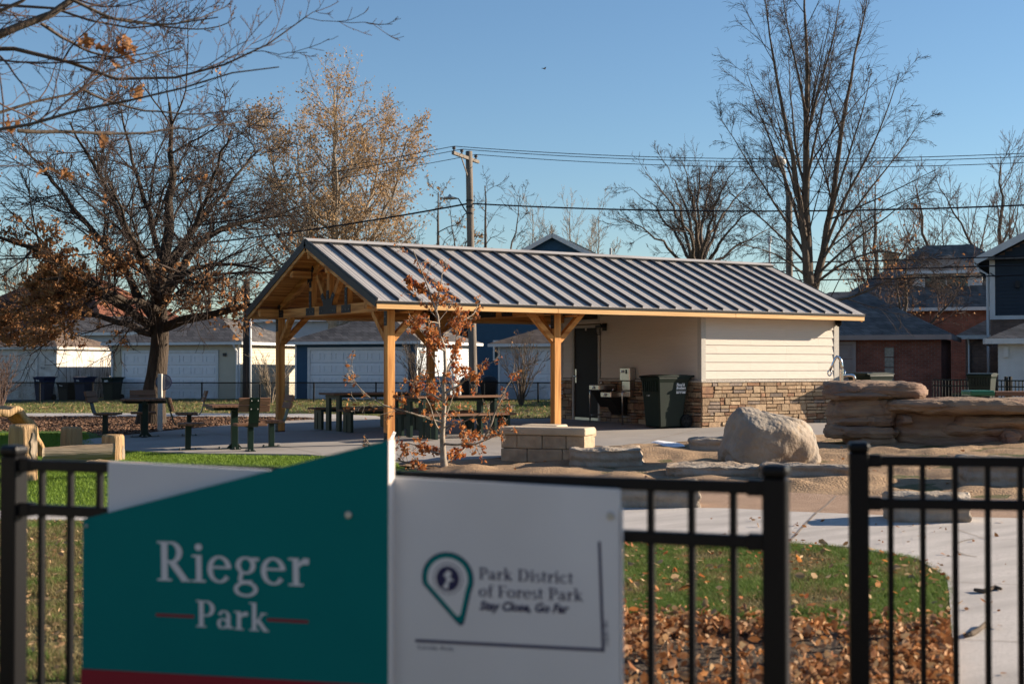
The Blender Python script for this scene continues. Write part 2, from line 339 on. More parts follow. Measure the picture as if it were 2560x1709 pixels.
walk_top = [(-400, 1170), (150, 1176), (1440, 1166), (1680, 1170), (1810, 1177), (2032, 1186), (2349, 1193), (2800, 1208)]
walk_bot = [(2191, 1580), (2184, 1471), (2177, 1362), (2169, 1326), (2104, 1286), (1952, 1260), (1810, 1250), (1440, 1243), (150, 1197), (-400, 1192)]
wt, wb = PX(walk_top), PX(walk_bot)
walk_poly = wt + [tuple(LD(4.0, 3.4)[:2]), tuple(LD(1.3, 3.4)[:2])] + wb
sheet('garden_walk', walk_poly, .022, m_walk, skirt=.08)
tan_top = [(960, 1116), (1380, 1120), (1600, 1125), (1810, 1131), (1952, 1138), (2349, 1149), (2800, 1165)]
tt = PX(tan_top)
sheet('aggregate_path', tt + wt[::-1][:-3] + [tuple(G(960, 1170)[:2])], .012, m_tan)
turf_poly = [(-16, 19), (-4.1, 11.4), (-2.9, 9.3), (-3.1, 6.1), (-3.75, 5.55), (-4.1, 4.9), (-4.26, 3.9), (-4.24, 2.8), (-3.98, 1.6), (-3.43, .48), (-2.03, -1.12), (-1.73, -3.4),
             (-2.3, -7.5), tuple(np.array(wt[2]) * .35 + np.array(wt[1]) * .65), wt[1], wt[0], (-20, 4)]
sheet('artificial_turf', turf_poly, .008, m_turfbase)
mulch_poly = PX([(-300, 990), (0, 990), (120, 990), (200, 992)]) + [(-3.05, 6.1), (-1.5, 7.2), (1.6, 9.35), (3.2, 9.7), (3.3, 10.9), (2.9, 12.4), (1.6, 15), (-.2, 18.2), (-2.4, 21.5), (-9, 29)]
sheet('mulch_bed', mulch_poly, .004, m_mulch)
side_poly = [(-9, 29), (-2.4, 21.5), (-.2, 18.2), (1.6, 15), (2.9, 12.4), (3.3, 10.9), (3.2, 9.6), (4.3, 8.6), (4.9, 10.2), (4.7, 13), (3.4, 16), (1.4, 19.6), (-1.2, 24.2), (-8, 32.5)]
sheet('park_sidewalk', side_poly, .028, m_walk, skirt=.08)
leaf_poly = PX([(1330, 1420), (1440, 1425), (1810, 1437), (1952, 1447), (2179, 1452), (2187, 1520), (2192, 1600)]) + [tuple(LD(1.2, 3.2)[:2]), tuple(LD(-.6, 3.9)[:2])]
sheet('leaf_bed', leaf_poly, .006, m_soil)
al = R(-21)                                                  # the alley's direction against the camera's right
def ALLEY(u, v, z=0.0):                                       # u along the alley (rightwards), v away from the park; origin in front of the beige garage
    lat = -12.05 + u * math.cos(al) - v * math.sin(al); dep = 60 + u * math.sin(al) + v * math.cos(al)
    return LD(lat, dep, z)
AZA = YAW + al
sheet('alley', [tuple(ALLEY(u, v)[:2]) for u, v in ((-70, -5.2), (90, -5.2), (90, .3), (-70, .3))], .004, m_asphalt)
sheet('street_pavement', [tuple(LD(a, b)[:2]) for a, b in ((-14, 1.2), (14, .6), (14, -1.2), (-14, -1.2))], .004, m_walk)
sheet('street', [tuple(LD(a, b)[:2]) for a, b in ((-60, -4), (60, -4), (60, -14), (-60, -14))], .004, m_asphalt)

def noise2(x, y, seed, n=26, f0=1.2, f1=9.0):
    q = np.random.default_rng(seed); z = np.zeros_like(x)
    for i in range(n):
        f = f0 * (f1 / f0) ** (i / n); a = q.uniform(0, 2 * np.pi); ph = q.uniform(0, 6.28)
        z += np.sin((x * np.cos(a) + y * np.sin(a)) * f + ph + 1.5 * np.sin(x * f * .37 * np.sin(a) + y * .41 * f)) / (f ** .9)
    return z
sand_poly = [(-1.75, -3.6), (-.1, -3.75), (2.2, -2.95), (4.9, -2.9), (5.4, -3.4), (8, -3.2), (12, -3.5), (16, -5), tt[-1], tt[5], tt[4], tt[3], tt[2], tt[1], tt[0], (-2.3, -7.3)]
gx, gy = np.meshgrid(np.arange(-2.6, 14, .07), np.arange(-14, -2.4, .07))
zz = gz(gx, gy) + .016 + .03 * np.clip(noise2(gx, gy, 3, f0=3, f1=26), -1.0, 2)
cc = G(1880, 1118); zz += .10 * np.exp(-(((gx - cc[0]) / .9) ** 2 + ((gy - cc[1]) / .28) ** 2)) * (1 + .6 * noise2(gx, gy, 8, f0=6, f1=20))
cc = G(1450, 1040); zz += .06 * np.exp(-(((gx - cc[0]) / 1.2) ** 2 + ((gy - cc[1]) / .9) ** 2))
dmin = np.full(gx.shape, 9.0)
for (ax_, ay_), (bx_, by_) in zip(tt[:-1], tt[1:]):
    L2 = (bx_ - ax_) ** 2 + (by_ - ay_) ** 2; t_ = np.clip(((gx - ax_) * (bx_ - ax_) + (gy - ay_) * (by_ - ay_)) / L2, 0, 1)
    dmin = np.minimum(dmin, np.hypot(gx - ax_ - t_ * (bx_ - ax_), gy - ay_ - t_ * (by_ - ay_)))
kf = np.clip((dmin - .05) / .35, 0, 1); zz = zz * kf + (gz(gx, gy) + .006) * (1 - kf)      # the sand thins out over the path's edge
H_, W_ = gx.shape
idx = np.arange(H_ * W_).reshape(H_, W_)
fq = np.stack([idx[:-1, :-1], idx[:-1, 1:], idx[1:, 1:], idx[1:, :-1]], -1).reshape(-1, 4)
cxm = gx.ravel()[fq].mean(1); cym = gy.ravel()[fq].mean(1)
jit = .05 * noise2(cxm, cym, 12, f0=3, f1=14)
sand = obj_from('sand_pit', np.stack([gx.ravel(), gy.ravel(), zz.ravel()], 1), fq[inside(sand_poly, cxm + jit, cym + jit)], m_sand, smooth=True); sand['kind'] = 'structure'

# joints in the concrete: narrow darker strips a few millimetres proud
def strip(name, pts, wdt, dz, material, parent):
    pts = np.array(pts, float)
    t = np.gradient(pts, axis=0); t /= np.linalg.norm(t, axis=1)[:, None]; nn = np.stack([-t[:, 1], t[:, 0]], 1)
    a, b = pts + nn * wdt / 2, pts - nn * wdt / 2; v = np.vstack([a, b]); n = len(pts)
    v3 = np.stack([v[:, 0], v[:, 1], gz(v[:, 0], v[:, 1]) + dz], 1)
    return obj_from(name, v3, [(i + n, i + 1 + n, i + 1, i) for i in range(n - 1)], material, parent)
walk_o = bpy.data.objects['garden_walk']
strip('joint', [tuple(G(1806, 1255)[:2]), tuple(G(1845, 1210)[:2]), tuple(G(1876, 1178)[:2])], .02, .026, m_joint, walk_o)
strip('joint', [tuple(G(1878, 1176)[:2]), tuple(G(1900, 1158)[:2]), tuple(G(1918, 1140)[:2])], .02, .016, m_joint, walk_o)
for pl in ([(2180, 1342), (2260, 1345), (2360, 1350)], [(2184, 1475), (2260, 1478), (2360, 1482)], [(2190, 1218), (2270, 1245), (2360, 1242)]):
    strip('joint', [tuple(G(*q)[:2]) for q in pl], .008, .026, m_joint, walk_o)
arc = [tuple(G(2190 + 70 * (1 - math.cos(t)), 1262 - 22 * math.sin(t))[:2]) for t in np.linspace(-1.3, 1.2, 12)]
strip('joint', arc, .014, .026, m_joint, walk_o)
for (a, b) in (((-3.9, 3.6), (4, 8.3)), ((-3.6, 1.0), (7, 5.3)), ((-1.8, -1.2), (-1.0, 7.3)), ((1.6, -2.9), (2.4, 9.2)), ((3.4, -2.8), (7.1, -.1)), ((5.2, -3.1), (11, -.6)), ((.4, -3.5), (.6, .1)), ((-2, -1.2), (7.0, -1.2)), ((7.2, -1.6), (14, -1.9))):
    strip('joint', [a, ((a[0] + b[0]) / 2, (a[1] + b[1]) / 2), b], .012, .034, m_joint, pad)
k_ = [(2.2, -2.97), (4.9, -2.92), (5.4, -3.42), (8, -3.22)]
strip('kerb_edge', k_, .06, .037, m_cap, pad)
for i, pl in enumerate(([(60, 958), (75, 953)], [(330, 957), (338, 951)], [(560, 958), (560, 952)])):
    strip('joint', [tuple(G(*q)[:2]) for q in pl], .02, .033, m_joint, bpy.data.objects['park_sidewalk'])

# ---- scattered small stuff: blades, leaves, chips
def scatter(poly, n, seed):
    q = np.random.default_rng(seed); p = np.asarray(poly); lo, hi = p.min(0), p.max(0); X = []; Y = []; got = 0
    for _ in range(60):
        x = q.uniform(lo[0], hi[0], n); y = q.uniform(lo[1], hi[1], n); k = inside(poly, x, y); X.append(x[k]); Y.append(y[k]); got += k.sum()
        if got >= n: break
    return np.concatenate(X)[:n], np.concatenate(Y)[:n], q
def blades(name, poly, n, h, wd, mats, seed, fr=(1,), dz=0.0, label=None, cat='grass', patchy=0.0):
    x, y, q = scatter(poly, n, seed)
    if patchy:
        pn = noise2(x, y, seed + 3, f0=4, f1=18) * 2.2; keep = q.uniform(size=len(x)) < np.clip(.75 + patchy * pn, .12, 1); x, y, pn = x[keep], y[keep], pn[keep]
        od = np.argsort(-pn + q.normal(size=len(pn)) * .9); x, y = x[od], y[od]          # straw gathers in the thin places
    z = gz(x, y) + dz; hh = h * q.uniform(.5, 1.3, len(x)); a = q.uniform(0, 2 * np.pi, len(x)); ln = q.uniform(.1, 1.3, len(x)) * hh; a2 = q.uniform(0, 2 * np.pi, len(x))
    b = np.stack([x, y, z], 1); s_ = np.stack([np.cos(a), np.sin(a), 0 * a], 1) * (wd / 2) * q.uniform(.7, 1.4, len(x))[:, None]
    tip = b + np.stack([np.cos(a2) * ln, np.sin(a2) * ln, hh], 1)
    v = np.stack([b - s_, b + s_, tip], 1); cut = np.cumsum([0] + list(fr)) / sum(fr) * len(x)
    for i, m in enumerate(mats):
        vv = v[int(cut[i]):int(cut[i + 1])].reshape(-1, 3); f = np.arange(len(vv)).reshape(-1, 3)
        tag(obj_from(name, vv, f, m), label[i], cat, kind='stuff')
def leaf_mesh(P, size, q, flat=.35, axis=None):
    n = len(P); d = q.normal(size=(n, 3)); d[:, 2] *= flat; d /= np.linalg.norm(d, axis=1)[:, None]
    u = q.normal(size=(n, 3)); u[:, 2] = u[:, 2] * .3 + (1.2 if flat < .6 else 0); s_ = np.cross(d, u); s_ /= np.linalg.norm(s_, axis=1)[:, None] + 1e-9; nn = np.cross(s_, d)
    sz = (size * np.clip(q.lognormal(-.05, .32, n), .4, 1.6))[:, None]; cu = q.uniform(-.25, .55, n)[:, None]
    wv = q.uniform(.7, 1.25, n)[:, None]; fo = q.uniform(-.05, .3, n)[:, None]
    def pt(al_, sd): return P + d * sz * al_ + s_ * sz * sd * wv + nn * sz * (cu * (al_ * al_ * 1.6) + fo * abs(sd))
    v = np.stack([pt(-.5, 0), pt(-.2, .27), pt(.18, .25), pt(.52, 0), pt(.15, -.26), pt(-.22, -.25)], 1).reshape(-1, 3); i = np.arange(n) * 6
    return v, np.vstack([np.stack([i, i + 1, i + 2, i + 3], 1), np.stack([i, i + 3, i + 4, i + 5], 1)])
def leaves_on(name, poly, n, size, material, seed, label, zj=.03, flat=.35, dz=.0, patchy=0.0):
    x, y, q = scatter(poly, n, seed)
    if patchy:
        keep = q.uniform(size=len(x)) < np.clip(.8 + patchy * noise2(x, y, 77, f0=1.6, f1=6), .05, 1); x, y = x[keep], y[keep]
    P = np.stack([x, y, gz(x, y) + dz + q.uniform(.2, 1, len(x)) * zj], 1)
    v, f = leaf_mesh(P, size, q, flat); tag(obj_from(name, v, f, material), label, 'leaves', kind='stuff')
near_r = PX([(1400, 1239), (1600, 1241), (1700, 1244), (1810, 1246), (1880, 1254), (1952, 1257), (2030, 1270), (2104, 1283), (2140, 1303), (2172, 1325), (2176, 1342), (2181, 1362), (2178, 1410), (2184, 1455), (1952, 1450), (1810, 1440), (1400, 1425)])
blades('lawn_grass', near_r, 150000, .036, .0055, (m_blade[0], m_blade[1]), 21, (4.6, 1.0), patchy=.25, label=('green lawn grass between the walk and the leaf bed', 'dry straw blades among the lawn grass by the walk'))
near_m = PX([(240, 1200), (900, 1222), (1400, 1240), (1400, 1425), (1330, 1420), (1250, 1560), (240, 1560)])
blades('lawn_grass', near_m, 70000, .045, .008, (m_blade[0], m_blade[1]), 19, (1.6, 1), patchy=.4, label=('mixed green lawn grass growing behind the park sign', 'straw blades in the lawn behind the park sign'))
leaves_on('fallen_leaves', near_m, 500, .05, m_leaf_pale, 18, 'pale leaves on the lawn behind the park sign', .05)
near_l = PX([(-120, 1196), (240, 1200), (240, 1560), (-120, 1560)])
blades('lawn_grass', near_l, 70000, .05, .006, (m_blade[0], m_blade[1]), 22, (1.2, 1.5), patchy=.5, label=('thin green grass behind the left fence post', 'dry straw grass behind the left fence post'))
leaves_on('fallen_leaves', near_l, 900, .045, m_leaf_pale, 23, 'pale fallen leaves on the thin grass by the left fence post', .05)
leaves_on('fallen_leaves', near_r, 420, .05, m_leaf_pale, 24, 'scattered pale leaves lying on the green lawn', .05)
leaves_on('fallen_leaves', near_r, 200, .05, m_leaf_rust, 25, 'scattered rust leaves lying on the green lawn', .05)
bed = PX([(1380, 1432), (1500, 1446), (1600, 1434), (1700, 1452), (1810, 1440), (1900, 1456), (1990, 1446), (2090, 1464), (2176, 1456), (2186, 1560), (2188, 1640), (1380, 1640)])
leaves_on('leaf_litter', bed, 17000, .05, m_leaf_dead, 26, 'thick orange brown leaf litter in the bed inside the fence', .09, flat=.8, patchy=.4)
leaves_on('leaf_litter', PX([(1400, 1395), (1700, 1405), (2180, 1420), (2182, 1470), (1400, 1450)]), 420, .045, m_leaf_dead, 35, 'orange leaves drifting from the bed onto the lawn', .06, flat=.6)
leaves_on('leaf_litter', bed, 2200, .042, m_leaf_pale, 27, 'pale curled leaves on top of the orange litter', .1, flat=.8, patchy=.4)
turf_vis = PX([(-260, 996), (200, 996), (215, 1022), (280, 1037), (440, 1044), (700, 1048), (900, 1052), (930, 1085), (860, 1130), (240, 1168), (-260, 1168)])
blades('turf_blades', turf_vis, 110000, .035, .011, (m_blade[2],), 28, (1,), .01, ('bright green artificial turf around the log stumps',))
far_lawn = [(-2, 24.5), (1.4, 19.8), (3.4, 16.2), (4.7, 13.1), (4.95, 10.2), (4.4, 8.7), (5.7, 6.6), (6.9, 5.5), (13, 5.5), (22, 12), (24, 24), (16, 33), (4, 42), (-6, 44), (-8, 33)]
blades('lawn_grass', far_lawn, 75000, .06, .02, (m_blade[0], m_blade[1]), 29, (1, 1), label=('short green grass of the strip before the mesh fence', 'straw coloured grass of the strip before the mesh fence'))
leaves_on('fallen_leaves', far_lawn, 2500, .09, m_leaf_pale, 30, 'fallen leaves dotting the grass before the mesh fence', .04)
x, y, q = scatter(mulch_poly[1:], 26000, 31); v, f = leaf_mesh(np.stack([x, y, gz(x, y) + q.uniform(.005, .035, len(x))], 1), .05, q, .4)
tag(obj_from('mulch_chips', v, f, m_chip), 'brown wood chip mulch round the oak', 'mulch', kind='stuff')
leaves_on('fallen_leaves', PX([(1600, 1190), (2300, 1200), (2349, 1560), (2195, 1560), (2180, 1330), (1950, 1262), (1600, 1245)]), 70, .04, m_leaf_dead, 34, 'few brown leaves blown onto the pale walk', .02, dz=.022)
leaves_on('fallen_leaves', sand_poly, 160, .05, m_leaf_dead, 33, 'few brown leaves scattered on the sand', .03, dz=.02)
# ================================================================== TEXT HELPER
def text_mesh(name, s, size, material, parent, Mx, bold=0.0, shear=0.0, sx=1.0, align='LEFT', spacing=1.0):
    cu = bpy.data.curves.new(name, 'FONT'); cu.body = s; cu.size = size; cu.offset = bold; cu.shear = shear; cu.align_x = align; cu.space_character = spacing
    cu.resolution_u = 3
    t = bpy.data.objects.new('tmp_text', cu); COL.objects.link(t)
    dg = bpy.context.evaluated_depsgraph_get(); dg.update()
    me = bpy.data.meshes.new_from_object(t.evaluated_get(dg)); me.name = name
    bpy.data.objects.remove(t); bpy.data.curves.remove(cu)
    me.materials.clear(); me.materials.append(material)
    o = bpy.data.objects.new(name, me); COL.objects.link(o)
    M = np.array(Mx, float).copy(); M[:3, 0] *= sx
    me.transform(Matrix(M.tolist()))
    if parent is not None: o.parent = parent
    return o
def frame(o, ax, ay):                                         # 4x4 with x=ax, y=ay
    ax = nrm(ax); ay = nrm(ay); az = np.cross(ax, ay); M = np.eye(4); M[:3, 0] = ax; M[:3, 1] = ay; M[:3, 2] = az; M[:3, 3] = o; return M

# ================================================================== PARK SHELTER
PS, PP, WP = .149, 3.5552, 4.9213
XL, XR, YF, YB, YM = -.4455, 11.418, -.461, 5.531, 2.535
HE, HR, HR0 = 2.37, 3.76, 2.515                               # fascia bottom, ridge, roof sheet at the eave
sh = thing('park_shelter', 'open timber park shelter with grey seamed metal roof and cream stone based end room', 'shelter', (0, 0, 0))
SL = math.atan2(HR - HR0, YM - YF); LS = math.hypot(HR - HR0, YM - YF)
roof = MB().bb(XL + .02, XR - .02, YF + .08, YB - .08, HR0 - .06, HR0 - .03).build('ceiling_board', m_woodx, sh)
bpy.data.objects.remove(roof)
# deck planks on both slopes form the roof part; panels, seams and trims are its pieces
m = MB()
for s_ in (1, -1):
    y0 = YF if s_ == 1 else YB
    m.beam((XL + .04, (y0 + YM) / 2 + 0, (HR0 + HR) / 2 - .055), (XR - .04, (y0 + YM) / 2, (HR0 + HR) / 2 - .055), LS - .02, .02, (0, -s_ * math.sin(SL), math.cos(SL)))
roof = m.build('roof', m_trim, sh)
NP = 29; pw = (XR - XL) / NP
def slope_pt(s_, t, off=0.0):                                 # t metres up the slope from the eave, off above the sheet
    y = YF + t * math.cos(SL) - off * math.sin(SL); z = HR0 + t * math.sin(SL) + off * math.cos(SL)
    return (y, z) if s_ == 1 else (YB - (y - YF), z)
pan = None; rib = None
for s_ in (1, -1):
    base_pan = base_rib = None
    for i in range(NP):
        x0 = XL + i * pw
        if base_pan is None:
            m = MB()
            for a, b, o_ in ((0.004, pw - .004, 0.0), (.12, .128, .003), (.2, .208, .003), (.28, .288, .003)):
                ya, za = slope_pt(s_, -.02, o_); yb, zb = slope_pt(s_, LS - .02, o_)
                m.beam((x0 + (a + b) / 2, ya, za), (x0 + (a + b) / 2, yb, zb), b - a, .012, (0, -s_ * math.sin(SL), math.cos(SL)))
            base_pan = m.build('roof_panel', m_roof, roof)
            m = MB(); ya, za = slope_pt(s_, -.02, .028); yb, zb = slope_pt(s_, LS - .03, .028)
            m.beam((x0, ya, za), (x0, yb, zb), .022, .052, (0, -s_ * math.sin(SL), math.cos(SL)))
            base_rib = m.build('standing_seam', m_seam_shaded, roof)
        else:
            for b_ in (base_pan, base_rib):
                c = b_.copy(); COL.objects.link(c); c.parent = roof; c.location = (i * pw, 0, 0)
    nl = 17
    base = None
    for i in range(nl):                                        # deck planks seen from below
        t0 = .03 + i * (LS - .05) / nl
        m = MB(); y1, z1 = slope_pt(s_, t0 + .5 * (LS - .05) / nl, -.085)
        m.beam((XL + .06, y1, z1), (XR - .06, y1, z1), (LS - .05) / nl - .006, .03, (0, -s_ * math.sin(SL), math.cos(SL)))
        m.build('deck_plank', m_woodx, roof)
    # ridge cap
    y1, z1 = slope_pt(s_, LS - .075, .058)
    MB().beam((XL - .02, y1, z1), (XR + .02, y1, z1), .16, .012, (0, -s_ * math.sin(SL), math.cos(SL))).build('ridge_cap', m_roof, roof)
    y1, z1 = slope_pt(s_, LS - .15, .03)
    MB().beam((XL, y1, z1), (XR, y1, z1), .012, .055, (0, -s_ * math.sin(SL), math.cos(SL))).build('ridge_closure', m_trim, roof)
    # drip edge and eave fascia boards
    ye = YF if s_ == 1 else YB
    MB().bb(XL - .005, XR + .005, ye - .012 * s_, ye + .03 * s_, HR0 - .052, HR0 - .004).build('drip_edge', m_drip, roof)
    for a, b in ((XL, 3.32), (3.324, 7.7), (7.704, XR)):
        MB().bb(a, b, ye, ye + .038 * s_, HE, HR0 - .052).build('fascia_board', m_fascia, roof, bevel=.004)
    for xe, dx in ((XL, 1), (XR, -1)):                         # rake: metal trim with a pale board under it
        ya, za = slope_pt(s_, -.02, -.045); yb, zb = slope_pt(s_, LS + .01, -.045)
        MB().beam((xe - .008 * dx, ya, za), (xe - .008 * dx, yb, zb), .03, .125, (0, -s_ * math.sin(SL), math.cos(SL))).build('rake_trim', m_trim, roof)
        ya, za = slope_pt(s_, .0, -.142); yb, zb = slope_pt(s_, LS - .03, -.142)
        MB().beam((xe + .012 * dx, ya, za), (xe + .012 * dx, yb, zb), .036, .07, (0, -s_ * math.sin(SL), math.cos(SL))).build('rake_board', m_woody, roof)
def zb_(x, y): return float(gz(x, y)) + .03
# posts
posts = []
for x0 in (0, PP):
    for y0 in (0, WP):
        z0 = zb_(x0, y0)
        p = MB().bb(x0, x0 + PS, y0, y0 + PS, z0 + .02, HE + .02).build('post', m_woodz, sh, bevel=.006); posts.append(p)
        m = MB().bb(x0 - .006, x0 - .001, y0 + .012, y0 + PS - .012, z0, z0 + .2).bb(x0 + PS + .001, x0 + PS + .006, y0 + .012, y0 + PS - .012, z0, z0 + .2).bb(x0 - .006, x0 + PS + .006, y0 + .008, y0 + PS - .008, z0, z0 + .018)
        m.cyl((x0 - .012, y0 + PS / 2, z0 + .11), (x0, y0 + PS / 2, z0 + .11), .016, n=8); m.build('post_base', m_steel, p)
        m = MB().bb(x0 - .006, x0 - .001, y0 + .02, y0 + PS - .02, 2.1, 2.36)
        m.build('post_plate', m_steel, p)
        m = MB()
        for yy in (.05, .1):
            for z_ in (2.15, 2.26): m.cyl((x0 - .014, y0 + yy, z_), (x0 - .004, y0 + yy, z_), .011, n=8)
        m.build('bolt', m_bolt, p)
# header beams, purlins, ridge beam
for y0 in (0.004, WP + .004): MB().bb(-.40, 7.2, y0, y0 + PS - .008, 2.395, 2.56).build('header_beam', m_woodx, sh, bevel=.01)
for y0 in (1.72, 3.35): MB().bb(-.40, 7.2, y0 - .065, y0 + .065, 3.105, 3.25).build('purlin', m_woodx, sh, bevel=.02)
MB().bb(-.40, 7.2, YM - .055, YM + .055, 3.42, 3.6).build('ridge_beam', m_woodx, sh, bevel=.02)
# trusses
def plates(xf, par):
    def plate(poly): MB().prism(poly, (xf, 0, 0), (0, 1, 0), (0, 0, 1), (-1, 0, 0), .001, .007).build('gusset_plate', m_steel, par)
    def bolts(l):
        m = MB()
        for y, z in l: m.cyl((xf - .018, y, z), (xf - .006, y, z), .0125, n=8)
        m.build('bolt', m_bolt, par)
    for yc in (1.72, 3.35):
        plate([(yc - .2, 2.385), (yc + .2, 2.385), (yc + .2, 2.53), (yc + .055, 2.535), (yc + .055, 2.86), (yc - .055, 2.86), (yc - .055, 2.535), (yc - .2, 2.53)])
        bolts([(yc - .14, 2.45), (yc, 2.45), (yc + .14, 2.45), (yc, 2.62), (yc, 2.7), (yc, 2.79)])
        plate([(yc - .05, 2.93), (yc + .05, 2.93), (yc + .05, 3.06), (yc + .13, 3.0), (yc + .13, 3.1), (yc + .07, 3.12), (yc + .22, 3.12), (yc + .22, 3.26), (yc - .02, 3.26), (yc - .1, 3.36), (yc - .17, 3.3), (yc - .1, 3.2), (yc - .1, 3.05), (yc - .05, 3.05)])
        bolts([(yc, 2.97), (yc, 3.04), (yc + .16, 3.16), (yc + .16, 3.22), (yc - .09, 3.28), (yc + .03, 3.16)])
    y = YM
    plate([(y - .39, 2.385), (y + .39, 2.385), (y + .39, 2.54), (y + .2, 2.55), (y + .21, 2.6), (y + .33, 2.74), (y + .23, 2.8), (y + .11, 2.67), (y + .055, 2.68), (y + .055, 2.84), (y - .055, 2.84), (y - .055, 2.68), (y - .11, 2.67), (y - .23, 2.8), (y - .33, 2.74), (y - .21, 2.6), (y - .2, 2.55), (y - .39, 2.54)])
    bolts([(y - .33, 2.45), (y - .25, 2.45), (y + .33, 2.45), (y + .25, 2.45), (y, 2.7), (y, 2.78), (y - .25, 2.73), (y - .19, 2.66), (y + .25, 2.73), (y + .19, 2.66)])
    for y0, s_ in ((.075, 1), (WP + .075, -1)):
        plate([(y0 - .05 * s_, 2.30), (y0 + .05 * s_, 2.30), (y0 + .05 * s_, 2.385), (y0 + .3 * s_, 2.385), (y0 + .3 * s_, 2.535), (y0 + .1 * s_, 2.54), (y0 + .16 * s_, 2.62), (y0 + .05 * s_, 2.68), (y0 - .03 * s_, 2.56), (y0 - .26 * s_, 2.55), (y0 - .26 * s_, 2.44), (y0 - .05 * s_, 2.44)][:: s_])
        bolts([(y0 + .16 * s_, 2.43), (y0 + .24 * s_, 2.43), (y0 + .16 * s_, 2.49), (y0 + .24 * s_, 2.49), (y0 - .12 * s_, 2.49), (y0 - .2 * s_, 2.49), (y0 + .08 * s_, 2.62)])
for x0 in (0, PP):
    xc = x0 + PS / 2; xf = x0 + .014
    tr = MB().bb(x0 + .014, x0 + .135, PS * .3, WP + PS * .7, 2.365, 2.548).build('truss_chord', m_woody, sh, bevel=.006)
    for s_ in (1, -1):
        ya, za = slope_pt(s_, .35, -.17); yb, zb = slope_pt(s_, LS - .02, -.17)
        MB().beam((xc, ya, za), (xc, yb, zb), .118, .13, (0, -s_ * math.sin(SL), math.cos(SL))).build('truss_rafter', m_woody, tr)
    MB().bb(x0 + .02, x0 + .13, YM - .06, YM + .06, 2.55, 3.43).build('king_post', m_woodz, tr, bevel=.004)
    for yc in (1.72, 3.35): MB().bb(x0 + .02, x0 + .13, yc - .05, yc + .05, 2.55, 3.1).build('queen_post', m_woodz, tr, bevel=.004)
    for s_ in (1, -1): MB().beam((xc, YM + .1 * s_, 2.56), (xc, YM + .56 * s_, 3.16), .1, .105, (1, 0, 0)).build('truss_web', m_woodz, tr, bevel=.004)
    plates(xf, tr)
    for y0, s_ in ((PS, 1), (WP, -1)):
        MB().beam((xc, y0 - .02 * s_, 1.84), (xc, y0 + .56 * s_, 2.42), .1, .12, (1, 0, 0)).build('knee_brace', m_woodz, tr, bevel=.004)
    for y0 in (0, WP):
        yc = y0 + PS / 2
        MB().beam((x0 + PS - .02, yc, 1.86), (x0 + PS + .54, yc, 2.42), .1, .12, (0, 1, 0)).build('knee_brace', m_woodx, tr, bevel=.004)
        if x0 > 0: MB().beam((x0 + .02, yc, 1.86), (x0 - .54, yc, 2.42), .1, .12, (0, 1, 0)).build('knee_brace', m_woodx, tr, bevel=.004)
    MB().bb(x0 + .30, x0 + .42, -.2, .1, 2.33, 2.36).build('beam_saddle', m_woody, tr)
# ---- end room
BX0, BX1, BY1 = 7.18, 11.065, 5.07
wl = MB().bb(BX0 + .03, BX1 - .03, .03, BY1 - .03, -.1, 2.62)
wl.prism([(.03, 2.62), (BY1 - .03, 2.62), (YM, 3.6)], (BX0 + .03, 0, 0), (0, 1, 0), (0, 0, 1), (1, 0, 0), 0, 3.8)
wall = wl.build('end_room_wall', m_mortar, sh)
DY0, DY1, DZ = 3.56, 4.51, 2.255
def siding_row(p0, d, n_out, segs, z0, h):
    for a, b in segs:
        if b - a < .03: continue
        prof = [(.0, z0), (.024, z0), (.007, z0 + h + .02), (.0, z0 + h + .02)]
        MB().prism(prof, np.array(p0) + np.array(d) * (a + .001), n_out, (0, 0, 1), d, 0, b - a - .002).build('siding_board', m_siding, wall)
rs = random.Random(4)
zrow0 = 1.119
for r_ in range(8):
    z0 = zrow0 + .1762 * r_; h = min(.1762, 2.50 - z0)
    if h < .04: continue
    j = [.45 + (r_ % 3) * .95 + rs.uniform(-.1, .1), .45 + (r_ % 3) * .95 + 1.9]
    cuts = [.1] + [q for q in j if q < 3.7] + [BX1 - BX0 - .13]
    siding_row((BX0, 0.005, 0), (1, 0, 0), (0, -1, 0), list(zip(cuts[:-1], cuts[1:])), z0, h)
    cuts = [.1] + [1.1 + (r_ % 2) * .9, 2.3 + (r_ % 3) * .3]
    if z0 + h < DZ + .1: sg = [(.1, cuts[1]), (cuts[1], DY0 - .1), (DY1 + .1, BY1 - .1)]
    else: sg = [(.1, cuts[1]), (cuts[1], cuts[2]), (cuts[2], BY1 - .1)]
    siding_row((BX0 + .005, 0, 0), (0, 1, 0), (-1, 0, 0), sg, z0, h)
    siding_row((BX1 - .005, 0, 0), (0, 1, 0), (1, 0, 0), [(.1, 2.5), (2.5, BY1 - .1)], z0, h)
for x0, x1, y0, y1 in ((BX0 - .024, BX0 + .1, -.024, .004), (BX0 - .024, BX0 + .003, .005, .1), (BX1 - .13, BX1 + .022, -.024, .004), (BX0 - .024, BX0 + .003, BY1 - .1, BY1), (BX1 - .003, BX1 + .022, .005, .1)):
    MB().bb(x0, x1, y0, y1, 1.1, 2.5).build('corner_trim', m_ctrim, wall, bevel=.004)
led = MB().bb(BX0 - .055, BX1 + .05, -.055, .0, 1.048, 1.105)
led.build('stone_ledge', m_ledge, wall, bevel=.012)
MB().bb(BX0 - .055, BX0, .002, DY0 - .06, 1.048, 1.105).build('stone_ledge', m_ledge, wall, bevel=.012)
MB().bb(BX0 - .055, BX0, DY1 + .06, BY1, 1.048, 1.105).build('stone_ledge', m_ledge, wall, bevel=.012)
